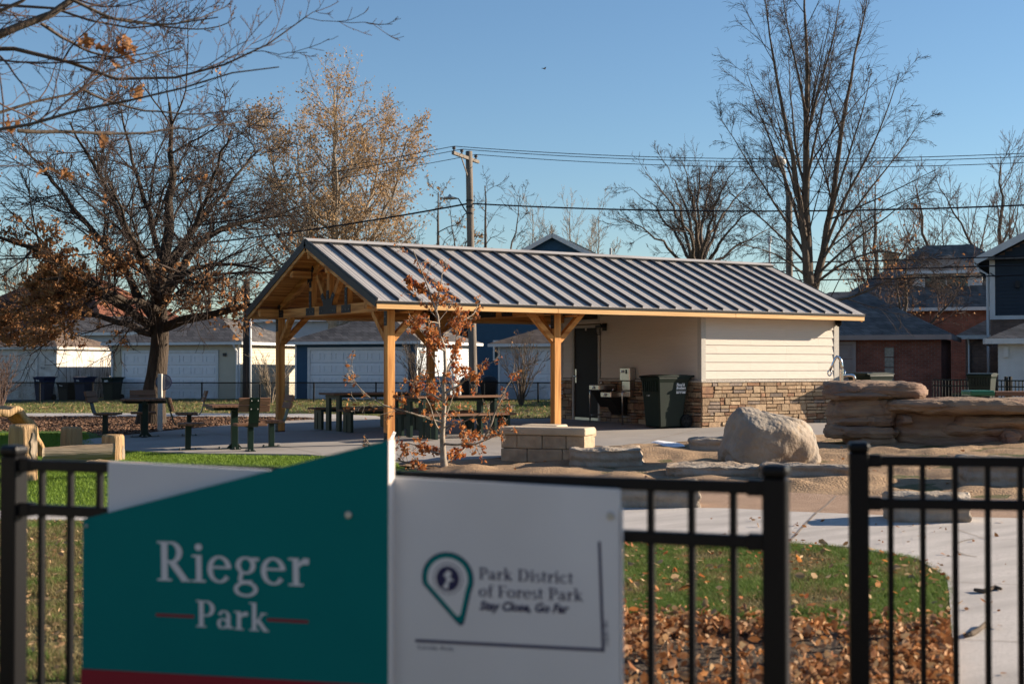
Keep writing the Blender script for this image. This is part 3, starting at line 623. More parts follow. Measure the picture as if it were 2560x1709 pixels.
def stones(p0, d, n_out, spans, z0, z1, seed):
    q = random.Random(seed); z = z0
    while z < z1 - .03:
        h = q.choice((.07, .085, .1, .125, .15)); h = min(h, z1 - z)
        if z1 - z - h < .035: h = z1 - z
        for a, b in spans:
            x = a
            while x < b - .01:
                L_ = q.uniform(.12, .36); L_ = min(L_, b - x)
                if b - x - L_ < .08: L_ = b - x
                t = q.uniform(.036, .05); g_ = .003
                hh = [(z, z + h)] if (h < .12 or q.random() < .45) else [(z, z + h * .48), (z + h * .5, z + h)]
                for za, zc in hh:
                    o3 = np.array(p0) + np.array(d) * x
                    ax, ay, az = np.array(d, float), np.array((0, 0, 1.)), np.array(n_out, float)
                    j = lambda s=.006: q.uniform(-s, s)
                    c = [(g_ + j(), za + g_ + j()), (L_ - g_ + j(), za + g_ + j()), (L_ - g_ + j(), zc - g_ + j()), (g_ + j(), zc - g_ + j())]
                    v = [o3 + ax * u + ay * w_ + az * 0 for u, w_ in c]
                    v += [o3 + ax * (u + (.008 if k in (0, 3) else -.008)) + ay * (w_ + (.006 if k < 2 else -.006)) + az * (t + j(.008)) for k, (u, w_) in enumerate(c)]
                    f = [(4, 5, 6, 7), (0, 1, 5, 4), (1, 2, 6, 5), (2, 3, 7, 6), (3, 0, 4, 7)]
                    if np.dot(np.cross(ax, ay), az) < 0: f = [k[::-1] for k in f]
                    obj_from('stone', v, f, q.choices(m_stone, (4, 3.4, 2, 1.2))[0], wall)
                x += L_
        z += h
stones((BX0 - .02, 0, 0), (1, 0, 0), (0, -1, 0), [(0, BX1 - BX0 + .04)], .09, 1.048, 5)
stones((BX0, -.0, 0), (0, 1, 0), (-1, 0, 0), [(0, DY0 - .07), (DY1 + .07, BY1)], .09, 1.048, 6)
dr = MB().bb(BX0 - .004, BX0 + .03, DY0, DY1, .14, DZ).build('door', m_door, sh, bevel=.004)
m = MB().bb(BX0 - .03, BX0 + .02, DY0 - .07, DY0 - .002, .12, DZ + .07).bb(BX0 - .03, BX0 + .02, DY1 + .002, DY1 + .07, .12, DZ + .07).bb(BX0 - .03, BX0 + .02, DY0, DY1, DZ + .003, DZ + .07)
m.build('door_frame', m_ctrim, dr)
MB().bb(BX0 - .012, BX0 - .004, DY1 - .085, DY1 - .03, 1.0, 1.32).build('lock_plate', m_steelbright, dr, bevel=.004)
MB().cyl((BX0 - .012, DY1 - .06, 1.15), (BX0 - .06, DY1 - .06, 1.15), .022).cyl((BX0 - .055, DY1 - .06, 1.15), (BX0 - .055, DY1 - .19, 1.14), .011).build('door_handle', m_chrome, dr, smooth=True)
MB().bb(BX0 - .012, BX0 - .004, DY0 + .01, DY1 - .01, .15, .21).bb(BX0 - .03, BX0 + .0, DY0, DY1, .12, .138).build('kick_plate', m_steelbright, dr)
MB().bb(BX0 - .02, BX0 - .004, 4.02, 4.07, DZ - .06, DZ).build('door_sign', m_ctrim, dr)
vt = MB().bb(BX0 - .03, BX0 + .0, DY0 - .06, DY1 + .06, 2.40, 2.60).build('transom_frame', m_ctrim, sh)
MB().bb(BX0 - .034, BX0 - .03, DY0, DY1 + .01, 2.45, 2.585).build('transom_glass', m_glass, vt)

def OX(sx, sy, x):                                             # source pixel on the plane x = const
    d = ray(sx / KP, sy / KP); t = (x - CAM[0]) / d[0]; return CAM + d * t
# lamp in a cage beside the door
lp = thing('wall_lamp', 'dark caged wall lamp high beside the dark door', 'lamp', (BX0 - .025, 3.3, 2.25))
MB().bb(-.01, .0, -.08, .08, -.07, .1).build('back_plate', m_steel, lp)
MB().cyl((-.005, -.02, .04), (-.12, -.02, .04), .045, n=12).bb(-.16, -.05, -.07, .14, .0, .05).build('arm', m_steel, lp)
m = MB()
for k in range(8):
    t = k / 8 * 2 * math.pi; m.cyl((-.11 + .05 * math.cos(t), .09 + .05 * math.sin(t), -.0), (-.11 + .045 * math.cos(t), .09 + .045 * math.sin(t), -.16), .004, n=4)
for z_ in (-.05, -.1, -.16):
    m.tube([(-.11 + .05 * math.cos(t), .09 + .05 * math.sin(t), z_) for t in np.linspace(0, 2 * math.pi, 13)], .004, 4)
m.build('cage', m_steel, lp)
MB().lathe([(.0, 0), (.035, -.005), (.038, -.1), (.02, -.145), (0.001, -.15)], 12, (-.11, .09, 0)).build('glass_jar', mat('frosted_glass', (.45, .42, .36), rough=.3), lp, smooth=True)
cm = thing('security_camera', 'black dome camera under the eave at the corner of the cream room', 'camera', (BX1 - .06, -.02, 2.3))
MB().lathe([(.03, .09), (.065, .08), (.075, .03), (.06, -.02), (.02, -.05), (.001, -.055)][::-1], 16, (0, -.075, 0)).build('dome', m_black, cm, smooth=True)
MB().bb(-.05, .05, -.08, .002, .06, .16).build('mount', m_trim, cm)

# drinking fountain with rails
ft = thing('drinking_fountain', 'stainless two basin drinking fountain with bottle filler beside the door', 'fountain', (BX0 - .06, 2.5, float(gz(7, 2.5)) + .03))
fz = ft.location.z
def fy(v): return v - 2.5
MB().bb(-.17, -.0, fy(2.12), fy(2.48), 1.06 - fz, 1.36 - fz).build('bottle_filler', m_steelbright, ft, bevel=.02)
MB().bb(-.13, -.0, fy(2.16), fy(2.44), .72 - fz, 1.06 - fz).build('filler_panel', m_steelbright, ft, bevel=.006)
MB().cyl((-.17, fy(2.36), 1.27 - fz), (-.2, fy(2.36), 1.27 - fz), .03, n=12).build('push_button', m_chrome, ft, smooth=True)
MB().bb(-.172, -.17, fy(2.2), fy(2.26), 1.22 - fz, 1.31 - fz).build('sensor', m_black, ft)
for k, (yc, zt) in enumerate(((2.98, .98), (2.55, .83))):
    bs = MB().bb(-.5, -.02, fy(yc - .19), fy(yc + .19), zt - .13 - fz, zt - fz).build('basin', m_steelbright, ft, bevel=.02)
    MB().cyl((-.5, fy(yc), zt - .065 - fz), (-.53, fy(yc), zt - .065 - fz), .032, n=12).build('push_button', m_chrome, bs, smooth=True)
    MB().tube([(-.4, fy(yc - .14), zt - fz), (-.4, fy(yc - .14), zt + .06 - fz), (-.36, fy(yc - .13), zt + .075 - fz)], .012, 8).build('bubbler', m_chrome, bs, smooth=True)
    MB().prism([(-.46, zt - .14 - fz), (-.03, zt - .14 - fz), (-.03, zt - .5 - fz), (-.2, zt - .5 - fz)], (0, fy(yc - .16), 0), (1, 0, 0), (0, 0, 1), (0, 1, 0), 0, .32).build('shroud', m_door, bs)
for k, (yc) in enumerate((3.33, 2.0)):
    x_ = -.35 if k == 0 else -.45
    MB().tube([(0, fy(yc) - .0, .86 - fz), (x_ + .06, fy(yc), .86 - fz), (x_ + .01, fy(yc), .84 - fz), (x_, fy(yc), .78 - fz), (x_, fy(yc), 0.0)], .017, 8).build('guard_rail', m_steelbright, ft, smooth=True)
    MB().cyl((x_, fy(yc), .3 - fz), (0, fy(yc), .3 - fz), .014, n=8).build('lower_rail', m_steelbright, ft, smooth=True)

# wheeled bins
def make_bin(name, label, loc, rz, m_body, group=None, text=True, h=1.08, sc=1.0):
    t = thing(name, label, 'bin', loc, rz, group)
    def loop(z, x0, x1, y): return [(x0 * sc, -y * sc, z), (x1 * sc, -y * sc, z), (x1 * sc, y * sc, z), (x0 * sc, y * sc, z)]
    v = []; f = []
    for ring in (loop(.02, -.32, .24, .25), (loop(.55 * h, -.36, .31, .28)), (loop(.86 * h, -.385, .37, .3)), (loop(.93 * h, -.41, .41, .325)), (loop(.965 * h, -.41, .41, .325))): v += ring
    for k in range(4): f += [(k * 4 + i, k * 4 + (i + 1) % 4, k * 4 + 4 + (i + 1) % 4, k * 4 + 4 + i) for i in range(4)]
    f += [(3, 2, 1, 0), (16, 17, 18, 19)]
    b = obj_from('body', v, f, m_body, t, bevel=.025, seg=2)
    # front ribs
    m = MB()
    for k in range(7): m.box((-.402 * sc, (-.21 + .07 * k) * sc, .79 * h), (.02, .025, .2 * h))
    m.build('rib', m_body, b)
    ld = MB().prism([(-.44 * sc, .955 * h), (-.42 * sc, .985 * h), (-.1 * sc, 1.01 * h), (.3 * sc, 1.005 * h), (.43 * sc, .985 * h), (.5 * sc, 1.0 * h), (.51 * sc, .96 * h), (.42 * sc, .95 * h)], (0, -.335 * sc, 0), (1, 0, 0), (0, 0, 1), (0, 1, 0), 0, .67 * sc)
    ld.build('lid', m_body, t, bevel=.012)
    MB().cyl((.47 * sc, -.25 * sc, .945 * h), (.47 * sc, .25 * sc, .945 * h), .016, n=8).build('handle', m_body, t)
    for s_ in (-1, 1):
        y = .27 * sc * s_
        MB().cyl((.33 * sc, y - .03, .14), (.33 * sc, y + .03, .14), .14, n=20).build('wheel', m_rubber, t, bevel=.012)
        hub = MB().cyl((.33 * sc, y + .032 * s_, .14), (.33 * sc, y + .04 * s_, .14), .03, n=10)
        for k in range(6):
            a = k * math.pi / 3; hub.beam((.33 * sc + .03 * math.cos(a), y + .034 * s_, .14 + .03 * math.sin(a)), (.33 * sc + .095 * math.cos(a), y + .034 * s_, .14 + .095 * math.sin(a)), .02, .012, (0, 1, 0))
        hub.build('hub', m_binblack, t)
    MB().cyl((.33 * sc, -.25 * sc, .14), (.33 * sc, .25 * sc, .14), .012, n=6).build('axle', m_steel, t)
    if text:
        for s_ in (-1, 1):
            for w_, z_, sz in (('Flood &', .795, .078), ('Brothers', .735, .078), ('630-929-0400', .655, .05)):
                z_ *= h; y_ = (.28 + (.3 - .28) * (z_ / h - .55) / .31) * sc + .006
                x_ = .06 * sc
                text_mesh('decal_text', w_, sz, m_whitepaint, b, frame((x_ if s_ < 0 else .30 * sc, s_ * y_, z_), (1 if s_ < 0 else -1, 0, 0), (0, .03 * s_, 1)), bold=.0035, shear=.2 if sz > .06 else 0, sx=.82)
            zz_ = .705 * h; MB().box((.18 * sc, s_ * (.29 * sc + .004), zz_), (.26, .004, .006)).build('decal_line', m_whitepaint, b)
        text_mesh('decal_text', '7 1879', .04, m_whitepaint, b, frame((-.383 * sc, .12, .6 * h), (0, -1, 0), (.05, 0, 1)), bold=.001)
    return t
b1 = np.array([6.62, .48]); make_bin('wheeled_bin', 'dark green wheeled bin with white hauler lettering against the stone by the fountain', (b1[0], b1[1], zb_(*b1)), R(-2), m_bin, 'wheeled bins by the shelter')
b2 = np.array([11.78, -.28]); make_bin('wheeled_bin', 'dark green wheeled bin behind the rock water table at the room corner', (b2[0], b2[1], zb_(*b2)), R(183), m_bin, 'wheeled bins by the shelter')
# ================================================================== NEAR FENCE AND SIGN
FL, FR = LD(-1.62, 4.42), LD(.692, 3.565)
RAIL, RAIL2, PTOP = 1.089, .946, 1.149
def fence_post(par, p, ang, top=PTOP):
    c, s_ = math.cos(ang), math.sin(ang); M = np.array([[c, -s_, 0], [s_, c, 0], [0, 0, 1]])
    z0 = float(gz(p[0], p[1])) - .05
    m = MB().box((p[0], p[1], (z0 + top - .05) / 2), (.0635, .0635, top - .05 - z0), M)
    po = m.build('post', m_black, par, bevel=.004)
    m = MB().box((p[0], p[1], top - .032), (.071, .071, .036), M)
    o = m.build('post_cap', m_black, po, bevel=.014, seg=3)
def fence_section(name, label, a, b, nrail_posts, n, group):
    a = np.array([a[0], a[1], 0]); b = np.array([b[0], b[1], 0]); e = nrm(b - a); ang = math.atan2(e[1], e[0]); Lg = np.linalg.norm(b - a)
    zg = float(gz(*((a + b) / 2)[:2]))
    t = thing(name, label, 'fence', (0, 0, 0), 0, group)
    for p in nrail_posts: fence_post(t, p, ang)
    for z in (RAIL - .017, RAIL2 - .017, zg + .12):
        m = MB().beam(a + e * .04 + (0, 0, z), b - e * .04 + (0, 0, z), .032, .034)
        r_ = m.build('rail', m_black, t, bevel=.003)
        for q, s_ in ((a, 1), (b, -1)):
            MB().beam(q + e * .03 * s_ + (0, 0, z), q + e * .075 * s_ + (0, 0, z), .04, .044).build('rail_bracket', m_black, r_, bevel=.004)
    base = None
    for k in range(n):
        p = a + e * (Lg * (k + 1) / (n + 1))
        if base is None:
            base = MB().box((0, 0, (zg + .05 + RAIL - .01) / 2), (.018, .018, RAIL - .01 - zg - .05), np.array([[e[0], -e[1], 0], [e[1], e[0], 0], [0, 0, 1]])).build('picket', m_black, t); base.location = (p[0], p[1], 0)
        else:
            c = base.copy(); COL.objects.link(c); c.parent = t; c.location = (p[0], p[1], 0)
    return e
FE = fence_section('metal_fence', 'black metal picket fence section carrying the park sign', FL, FR, (FL, FR), 21, 'street fence sections')
F2A, F2B = LD(1.173, 4.6), LD(1.173 + 2.41 * math.cos(R(-8.5)), 4.6 + 2.41 * math.sin(R(-8.5)))
fence_section('metal_fence', 'black metal picket fence section set back across the walk opening', F2A, F2B, (F2A, F2B), 22, 'street fence sections')

NC = nrm(np.array([FE[1], -FE[0], 0]));                          # from the fence towards the street
if np.dot(NC, CAM - FL) < 0: NC = -NC
def SG(px, py, off):
    d = ray(px, py); p0 = FL + NC * off; t = np.dot(p0 - CAM, NC) / np.dot(d, NC); P = CAM + d * t
    return float(np.dot(P - FL, FE)), float(P[2])
UP = np.array([0, 0, 1.0])
sign = thing('park_sign', 'teal and white park name sign bolted to the black picket fence', 'sign', tuple(FL + NC * .05))
so_ = np.array(sign.location)
def board(name, pts, off, th, material, parent=sign, extra=None):
    poly = [(u, v - so_[2]) for u, v in pts]
    o3 = FL + NC * off - so_; o3[2] = 0
    return MB().prism(poly, o3, FE, UP, NC, -th, 0).build(name, material, parent)
OW, OT = .052, .085
ZB = .16
a, b = SG(248, 1058, OW), SG(1420, 1122, OW)
white = board('white_panel', [(a[0], ZB), (b[0] + .004, ZB), b, a], OW, .018, m_white_sign)
a, b, c = SG(190, 1190, OT), SG(891, 1008, OT), SG(194, 1533, OT); d2 = SG(901, 1572, OT)
teal = board('teal_panel', [(a[0], ZB - .02), (b[0], ZB - .02), b, a], OT, .032, m_teal)
board('panel_edge', [(b[0] + .0005, ZB - .02), (b[0] + .003, ZB - .02), (b[0] + .003, b[1] - .001), (b[0] + .0005, b[1])], OT, .032, m_edge, teal)
wb_ = SG(1420, 1122, OW)
board('panel_edge', [(wb_[0] + .0045, ZB), (wb_[0] + .007, ZB), (wb_[0] + .007, wb_[1] - .05), (wb_[0] + .0045, wb_[1] - .05)], OW, .018, m_edge, white)
board('red_band', [(a[0] - .002, ZB - .022), (b[0] + .0002, ZB - .022), (b[0] + .0002, d2[1]), (a[0] - .002, c[1])], OT + .003, .003, m_red, teal)
for (px, py), off, par in (((800, 1180), OT, teal), ((200, 1205), OT, teal), ((1401, 1182), OW, white)):
    u, v = SG(px, py, off); p = FL + FE * u + NC * off - so_; p[2] = v - so_[2]
    MB().cyl(p, p + NC * .006, .011 if px > 300 else .005, n=14).build('screw', m_screw, par, bevel=.002)
# ---- serif lettering drawn as outlines
def arc_poly(cx, cy, rx, ry, t0, t1, w_side, w_top, n=20):
    t = np.radians(np.linspace(t0, t1, n)); ww = w_top + (w_side - w_top) * np.abs(np.cos(t)) ** 1.3
    o_ = np.stack([cx + (rx + ww / 2) * np.cos(t), cy + (ry + ww / 2) * np.sin(t)], 1); i_ = np.stack([cx + (rx - ww / 2) * np.cos(t), cy + (ry - ww / 2) * np.sin(t)], 1)
    return [[tuple(o_[k]), tuple(o_[k + 1]), tuple(i_[k + 1]), tuple(i_[k])] for k in range(n - 1)]
def rc(x0, y0, x1, y1): return [[(x0, y0), (x1, y0), (x1, y1), (x0, y1)]]
def sk_(x0, y0, x1, y1, w_): 
    L_ = math.hypot(x1 - x0, y1 - y0); a_, b_ = -(y1 - y0) / L_ * w_ / 2, (x1 - x0) / L_ * w_ / 2
    return [[(x0 - a_, y0 - b_), (x1 - a_, y1 - b_), (x1 + a_, y1 + b_), (x0 + a_, y0 + b_)]]
def stem(x, h, s=.14, l=.1, r_=.1, topl=True): return rc(x, 0, x + s, h) + rc(x - l, 0, x + s + r_, .05) + (rc(x - l, h - .05, x + s * .5, h) if topl else [])
GL = {
 'R': (stem(.12, 1, .16) + rc(.28, .95, .36, 1) + rc(.28, .46, .4, .52) + arc_poly(.36, .73, .22, .245, -90, 90, .15, .055) + sk_(.38, .5, .72, .03, .16) + rc(.62, 0, .86, .05), .87),
 'P': (stem(.12, 1, .16) + rc(.28, .95, .38, 1) + rc(.28, .42, .38, .48) + arc_poly(.37, .71, .23, .265, -90, 90, .15, .055), .72),
 'F': (stem(.12, 1, .16) + rc(.28, .94, .66, 1) + rc(.28, .49, .55, .55) + rc(.61, .8, .66, .95) + rc(.5, .42, .55, .62), .7),
 'D': (stem(.12, 1, .16) + rc(.28, .95, .42, 1) + rc(.28, 0, .42, .05) + arc_poly(.4, .5, .37, .475, -90, 90, .16, .055), .9),
 'i': (stem(.12, .68) + [[(.19 + .09 * math.cos(t), .88 + .09 * math.sin(t)) for t in np.linspace(0, 2 * math.pi, 14)[:-1]]], .38),
 'r': (stem(.12, .68) + sk_(.25, .5, .42, .64, .1) + rc(.36, .53, .5, .68), .52),
 'e': (arc_poly(.32, .34, .23, .31, 5, 325, .13, .055, 30) + rc(.12, .36, .58, .415), .66),
 'g': (arc_poly(.3, .46, .18, .19, 0, 360, .12, .05, 26) + rc(.44, .58, .62, .66) + arc_poly(.3, -.13, .24, .16, 0, 360, .1, .06, 26) + sk_(.2, .28, .16, .08, .1) + rc(.14, .02, .46, .09), .64),
 'a': (rc(.36, .04, .49, .5) + arc_poly(.28, .46, .15, .19, 0, 165, .12, .06) + arc_poly(.24, .19, .14, .17, 20, 340, .12, .05) + sk_(.43, .05, .58, .07, .08), .6),
 'k': (stem(.12, 1.04) + sk_(.24, .3, .5, .64, .06) + rc(.4, .63, .62, .68) + sk_(.32, .4, .58, .03, .14) + rc(.5, 0, .7, .05), .7),
 's': (arc_poly(.24, .51, .15, .14, 40, 270, .1, .07) + arc_poly(.24, .18, .16, .15, -140, 90, .1, .08), .46),
 't': (rc(.12, .1, .25, .86) + rc(.03, .61, .4, .68) + arc_poly(.29, .13, .1, .1, 180, 300, .1, .06), .42),
 'c': (arc_poly(.32, .34, .23, .31, 45, 320, .13, .055, 26), .58),
 'o': (arc_poly(.34, .34, .24, .31, 0, 360, .14, .055, 28), .68),
 'f': (rc(.14, 0, .28, .8) + rc(.04, 0, .4, .05) + rc(.04, .61, .42, .68) + arc_poly(.34, .84, .14, .16, 30, 180, .12, .07), .42),
}
GL['n'] = GL['r']
def serif_text(name, s, p0, p1, capv, off, material, parent):     # p0,p1: (u,v) of the baseline ends; capv: cap height in metres
    adv = sum(.34 if ch == ' ' else GL[ch][1] for ch in s); p0 = np.array(p0); p1 = np.array(p1); L_ = np.linalg.norm(p1 - p0); dx = (p1 - p0) / L_; dy = np.array([-dx[1], dx[0]])
    sx = L_ / adv; x = 0
    o3 = FL + NC * off - so_; o3[2] = -so_[2]
    for ch in s:
        if ch == ' ': x += .34; continue
        m = MB()
        for k, poly in enumerate(GL[ch][0]):
            q = [p0 + dx * (x + px) * sx + dy * py * capv for px, py in poly]
            nn = NC * (.0008 + .0002 * (k % 7) + .00003 * k)
            v = [o3 + FE * u + UP * w_ + nn for u, w_ in q]; f = list(range(len(v)))
            ar = sum(q[i][0] * q[(i + 1) % len(q)][1] - q[(i + 1) % len(q)][0] * q[i][1] for i in range(len(q)))
            m.add(v, [tuple(f)])
        m.build('letter', material, parent)
        x += GL[ch][1]
def vh(px, y0, y1, off): return SG(px, y0, off)[1] - SG(px, y1, off)[1]
serif_text('letters', 'Rieger', SG(360, 1330, OT), SG(712, 1344, OT), vh(400, 1240, 1330, OT), OT, m_letter, teal)
serif_text('letters', 'Park', SG(449, 1436, OT), SG(618, 1448, OT), vh(480, 1376, 1437, OT), OT, m_letter, teal)
serif_text('letters', 'Park District', SG(1098, 1327, OW), SG(1316, 1338, OW), vh(1110, 1300, 1327, OW), OW, m_navy, white)
serif_text('letters', 'of Forest Park', SG(1098, 1367, OW), SG(1338, 1378, OW), vh(1110, 1340, 1367, OW), OW, m_navy, white)
def sline(pa, pb, wd, off, material, parent, name='print_line'):
    p0 = np.array(SG(*pa, off)); p1 = np.array(SG(*pb, off)); L_ = np.linalg.norm(p1 - p0); d = (p1 - p0) / L_; nn = np.array([-d[1], d[0]]) * wd / 2
    o3 = FL + NC * (off + .0012) - so_; o3[2] = -so_[2]
    v = [o3 + FE * q[0] + UP * q[1] for q in (p0 - nn, p1 - nn, p1 + nn, p0 + nn)]
    MB().add(v, [(0, 1, 2, 3)]).build(name, material, parent)
sline((358, 1409), (446, 1413), .0085, OT, m_red, teal); sline((613, 1420), (708, 1425), .0085, OT, m_red, teal)
sline((953, 1468), (1386, 1490), .0085, OW, m_navy, white); sline((1375, 1241), (1384, 1494), .0075, OW, m_navy, white)
def stext(s, pa, pb, h, off, material, parent, **kw):
    p0 = np.array(SG(*pa, off)); p1 = np.array(SG(*pb, off)); L_ = np.linalg.norm(p1 - p0); d = (p1 - p0) / L_
    o3 = FL + NC * (off + .0014) + FE * p0[0] - so_; o3[2] = p0[1] - so_[2]
    ax = FE * d[0] + UP * d[1]; ay = FE * -d[1] + UP * d[0]
    o = text_mesh('lettering', s, h, material, parent, np.eye(4), **kw)
    xs = np.array([v.co[0] for v in o.data.vertices]); k = L_ / (xs.max() - xs.min()); M = frame(o3, ax, ay); M[:3, 0] *= k
    o.data.transform(Matrix(M.tolist()))
stext('Stay Close, Go Far', (1100, 1397), (1306, 1405), .034, OW, m_navy, white, bold=.0012, shear=.28)
stext('Circle Ave.', (958, 1487), (1042, 1491), .017, OW, m_navy, white)
stext('16th St.', (1397, 1482), (1394, 1424), .017, OW, m_navy, white)
# the map-pin emblem
pc = np.array(SG(1027, 1326, OW)); pl_ = SG(968, 1326, OW); pr_ = SG(1087, 1328, OW); pt = np.array(SG(1057, 1435, OW)); ptop = SG(1027, 1265, OW)
rw = (pr_[0] - pl_[0]) / 2; rh = ptop[1] - pc[1]
def pin(k, name, z, material, tipk):
    t = np.radians(np.linspace(-25, 195, 30)); q = [(pc[0] + rw * k * math.cos(a), pc[1] + rh * k * math.sin(a)) for a in t]
    tip = pc + (pt - pc) * tipk
    q += [(tip[0] - .012 * k, tip[1] + .008), (tip[0], tip[1]), (tip[0] + .01 * k, tip[1] + .008)]
    o3 = FL + NC * (OW + z) - so_; o3[2] = -so_[2]
    MB().add([o3 + FE * u + UP * v for u, v in q], [tuple(range(len(q)))]).build(name, material, white)
pin(1.0, 'pin_outline', .0008, m_navy, 1.0); pin(.95, 'pin_ring', .0012, m_teal, .955); pin(.78, 'pin_field', .0016, m_white_sign, .80)
def disc(c, r0, z, material, name, n=28, poly=None):
    o3 = FL + NC * (OW + z) - so_; o3[2] = -so_[2]
    q = poly if poly is not None else [(c[0] + r0 * math.cos(a), c[1] + r0 * math.sin(a)) for a in np.linspace(0, 2 * math.pi, n + 1)[:-1]]
    MB().add([o3 + FE * u + UP * v for u, v in q], [tuple(range(len(q)))]).build(name, material, white)
ec = np.array(SG(1028, 1326, OW)); er = rw * .56
disc(ec, er, .002, m_navy, 'emblem_rim'); disc(ec, er * .95, .0024, m_white_sign, 'emblem_field'); disc(ec, er * .8, .0028, m_navy, 'emblem_disc')
for sx_, pts in ((1, [(-.06, .62), (.3, .45), (.16, .1), (.5, -.1), (.1, -.2), (.02, -.75), (-.42, -.62), (-.12, -.22), (-.1, .1)]), (-1, [(-.2, .05), (.05, .3), (-.02, .52), (-.3, .3)])):
    disc(ec, 0, .0032 if sx_ == 1 else .0034, m_white_sign, 'emblem_figure', poly=[(ec[0] + x * er * .9, ec[1] + y * er * .9) for x, y in pts])

# ================================================================== FURNITURE
def make_chair():
    t = thing('park_chair', '', 'chair')
    pd = MB().bb(-.045, .045, -.045, .045, .012, .41).build('pedestal', m_gsteel, t, bevel=.004)
    m = MB().bb(-.15, .15, -.06, .06, 0, .012).build('base_plate', m_gsteel, t)
    m = MB()
    for x in (-.13, .13):
        for y in (-.04, .04): m.cyl((x, y, .01), (x, y, .035), .012, n=8)
    m.build('anchor_bolt', m_bolt, t)
    MB().tube([(.2, 0, .415), (-.14, 0, .41), (-.2, 0, .425), (-.24, 0, .48), (-.36, 0, .9)], .02, 6)
    m = MB(); path = [(.22, .412), (-.15, .408), (-.205, .425), (-.24, .475), (-.365, .9)]
    for (x0, z0), (x1, z1) in zip(path[:-1], path[1:]): m.beam((x0, 0, z0), (x1, 0, z1), .17, .012, (0, 0, 1) if abs(x1 - x0) > .05 and abs(z1 - z0) < .1 else (-1, 0, .3))
    m.build('support_strap', m_gsteel, t)
    for k in range(4): MB().bb(-.15 + k * .105, -.15 + k * .105 + .095, -.25, .25, .42, .46).build('seat_plank', m_plank[1], t, bevel=.004)
    for k, zc in enumerate((.72, .84)):
        dx, dz = -.282, .96
        xc = -.24 - (zc - .475) * (.125 / .425) + .028
        MB().box((xc, 0, zc), (.04, .52, .112), np.array([[.96, 0, -.282], [0, 1, 0], [.282, 0, .96]])).build('back_plank', m_plank[1], t, bevel=.004)
    m = MB()
    for zc in (.71, .85):
        for y in (-.055, .055):
            xc = -.24 - (zc - .475) * (.125 / .425); m.cyl((xc - .014, y, zc), (xc - .004, y, zc), .011, n=8)
    m.build('bolt', m_chrome, t)
    return t
def make_square_table():
    t = thing('park_table', '', 'table')
    MB().bb(-.055, .055, -.055, .055, .02, .70).build('pedestal', m_gsteel, t, bevel=.005)
    m = MB().bb(-.28, .28, -.06, .06, 0, .012).bb(-.06, .06, -.28, .28, 0, .0115)
    for s_ in (-1, 1):
        m.prism([(.05 * s_, .012), (.13 * s_, .012), (.05 * s_, .1)][::s_], (0, -.03, 0), (1, 0, 0), (0, 0, 1), (0, 1, 0), 0, .06)
    m.build('base_plate', m_gsteel, t)
    m = MB()
    for x, y in ((.25, .04), (.25, -.04), (-.25, .04), (-.25, -.04), (.04, .25), (-.04, .25), (.04, -.25), (-.04, -.25)): m.cyl((x, y, .01), (x, y, .04), .013, n=8)
    m.build('anchor_bolt', m_bolt, t)
    m = MB().bb(-.4, .4, -.05, .05, .66, .715).bb(-.05, .05, -.4, .4, .655, .71)
    m.bb(-.42, -.37, -.4, .4, .675, .716).bb(.37, .42, -.4, .4, .675, .716).build('top_frame', m_gsteel, t)
    for k in range(8): MB().bb(-.46 + k * .116, -.46 + k * .116 + .108, -.46, .46, .718, .758).build('top_plank', m_plank[1], t, bevel=.004)
    return t
def zp(p): return (p[0], p[1], zb_(p[0], p[1]))
ch0 = make_chair(); tb0 = make_square_table()
sets = [((-2.47, .92), R(-10), (((-3.2, 1.18), R(-12), 'brown plank chair on the left of the table beside the turf, half in sun'), ((-2.46, .2), R(80), 'brown plank chair with its dark green back strap bolted on, turned from the street'), ((-1.78, .95), R(172), 'brown plank chair between a square table and the rear shelter post')), 'square plank table near the turf edge with three chairs round it'),
        ((-2.64, 5.35), R(-20), (((-3.15, 6.35), R(-38), 'dark plank chair on the left of the table in the tree shade'), ((-2.42, 6.2), R(-105), 'dark plank chair on the far side of the shaded table below the oak'), ((-1.83, 5.1), R(165), 'dark plank chair right of the shaded table, before the mulch bed')), 'square plank table in shade in front of the oak trunk')]
first = True
for (c, a, chs, lab) in sets:
    t = tb0 if first else copy_tree(tb0); t.location = zp(c); t.rotation_euler = (0, 0, a); tag(t, lab, 'table', 'square park tables')
    for (p, ra, cl) in chs:
        o = ch0 if first else copy_tree(ch0); first = False; o.location = zp(p); o.rotation_euler = (0, 0, ra); tag(o, cl, 'chair', 'bolted park chairs')
    first = False
def make_picnic(kind):
    hi, wd, npl, lab = (.74, .76, 5, 'table') if kind == 'table' else (.42, .4, 3, 'bench')
    t = thing('picnic_' + kind, '', lab); Lg = 1.9
    for k in range(npl):
        w_ = wd / npl; MB().bb(-Lg / 2, Lg / 2, -wd / 2 + k * w_ + .004, -wd / 2 + (k + 1) * w_ - .004, hi, hi + .04).build('plank', m_plank[0], t, bevel=.004)
    for sx in (-1, 1):
        for sy in (-1, 1):
            yy = wd / 2 - .13 if kind == 'table' else wd / 2 - .1
            MB().box((sx * (Lg / 2 - .17), sy * yy, hi / 2), (.06, .17, hi)).build('leg', m_gsteel, t, bevel=.004)
        MB().box((sx * (Lg / 2 - .17), 0, hi - .035), (.062, wd - .06, .07)).build('crosspiece', m_gsteel, t)
    MB().box((0, 0, hi - .03), (Lg - .4, .08, .055)).build('rail', m_gsteel, t)
    return t
pt0, pb0 = make_picnic('table'), make_picnic('bench')
pt1 = copy_tree(pt0); pb = [pb0] + [copy_tree(pb0) for _ in range(3)]
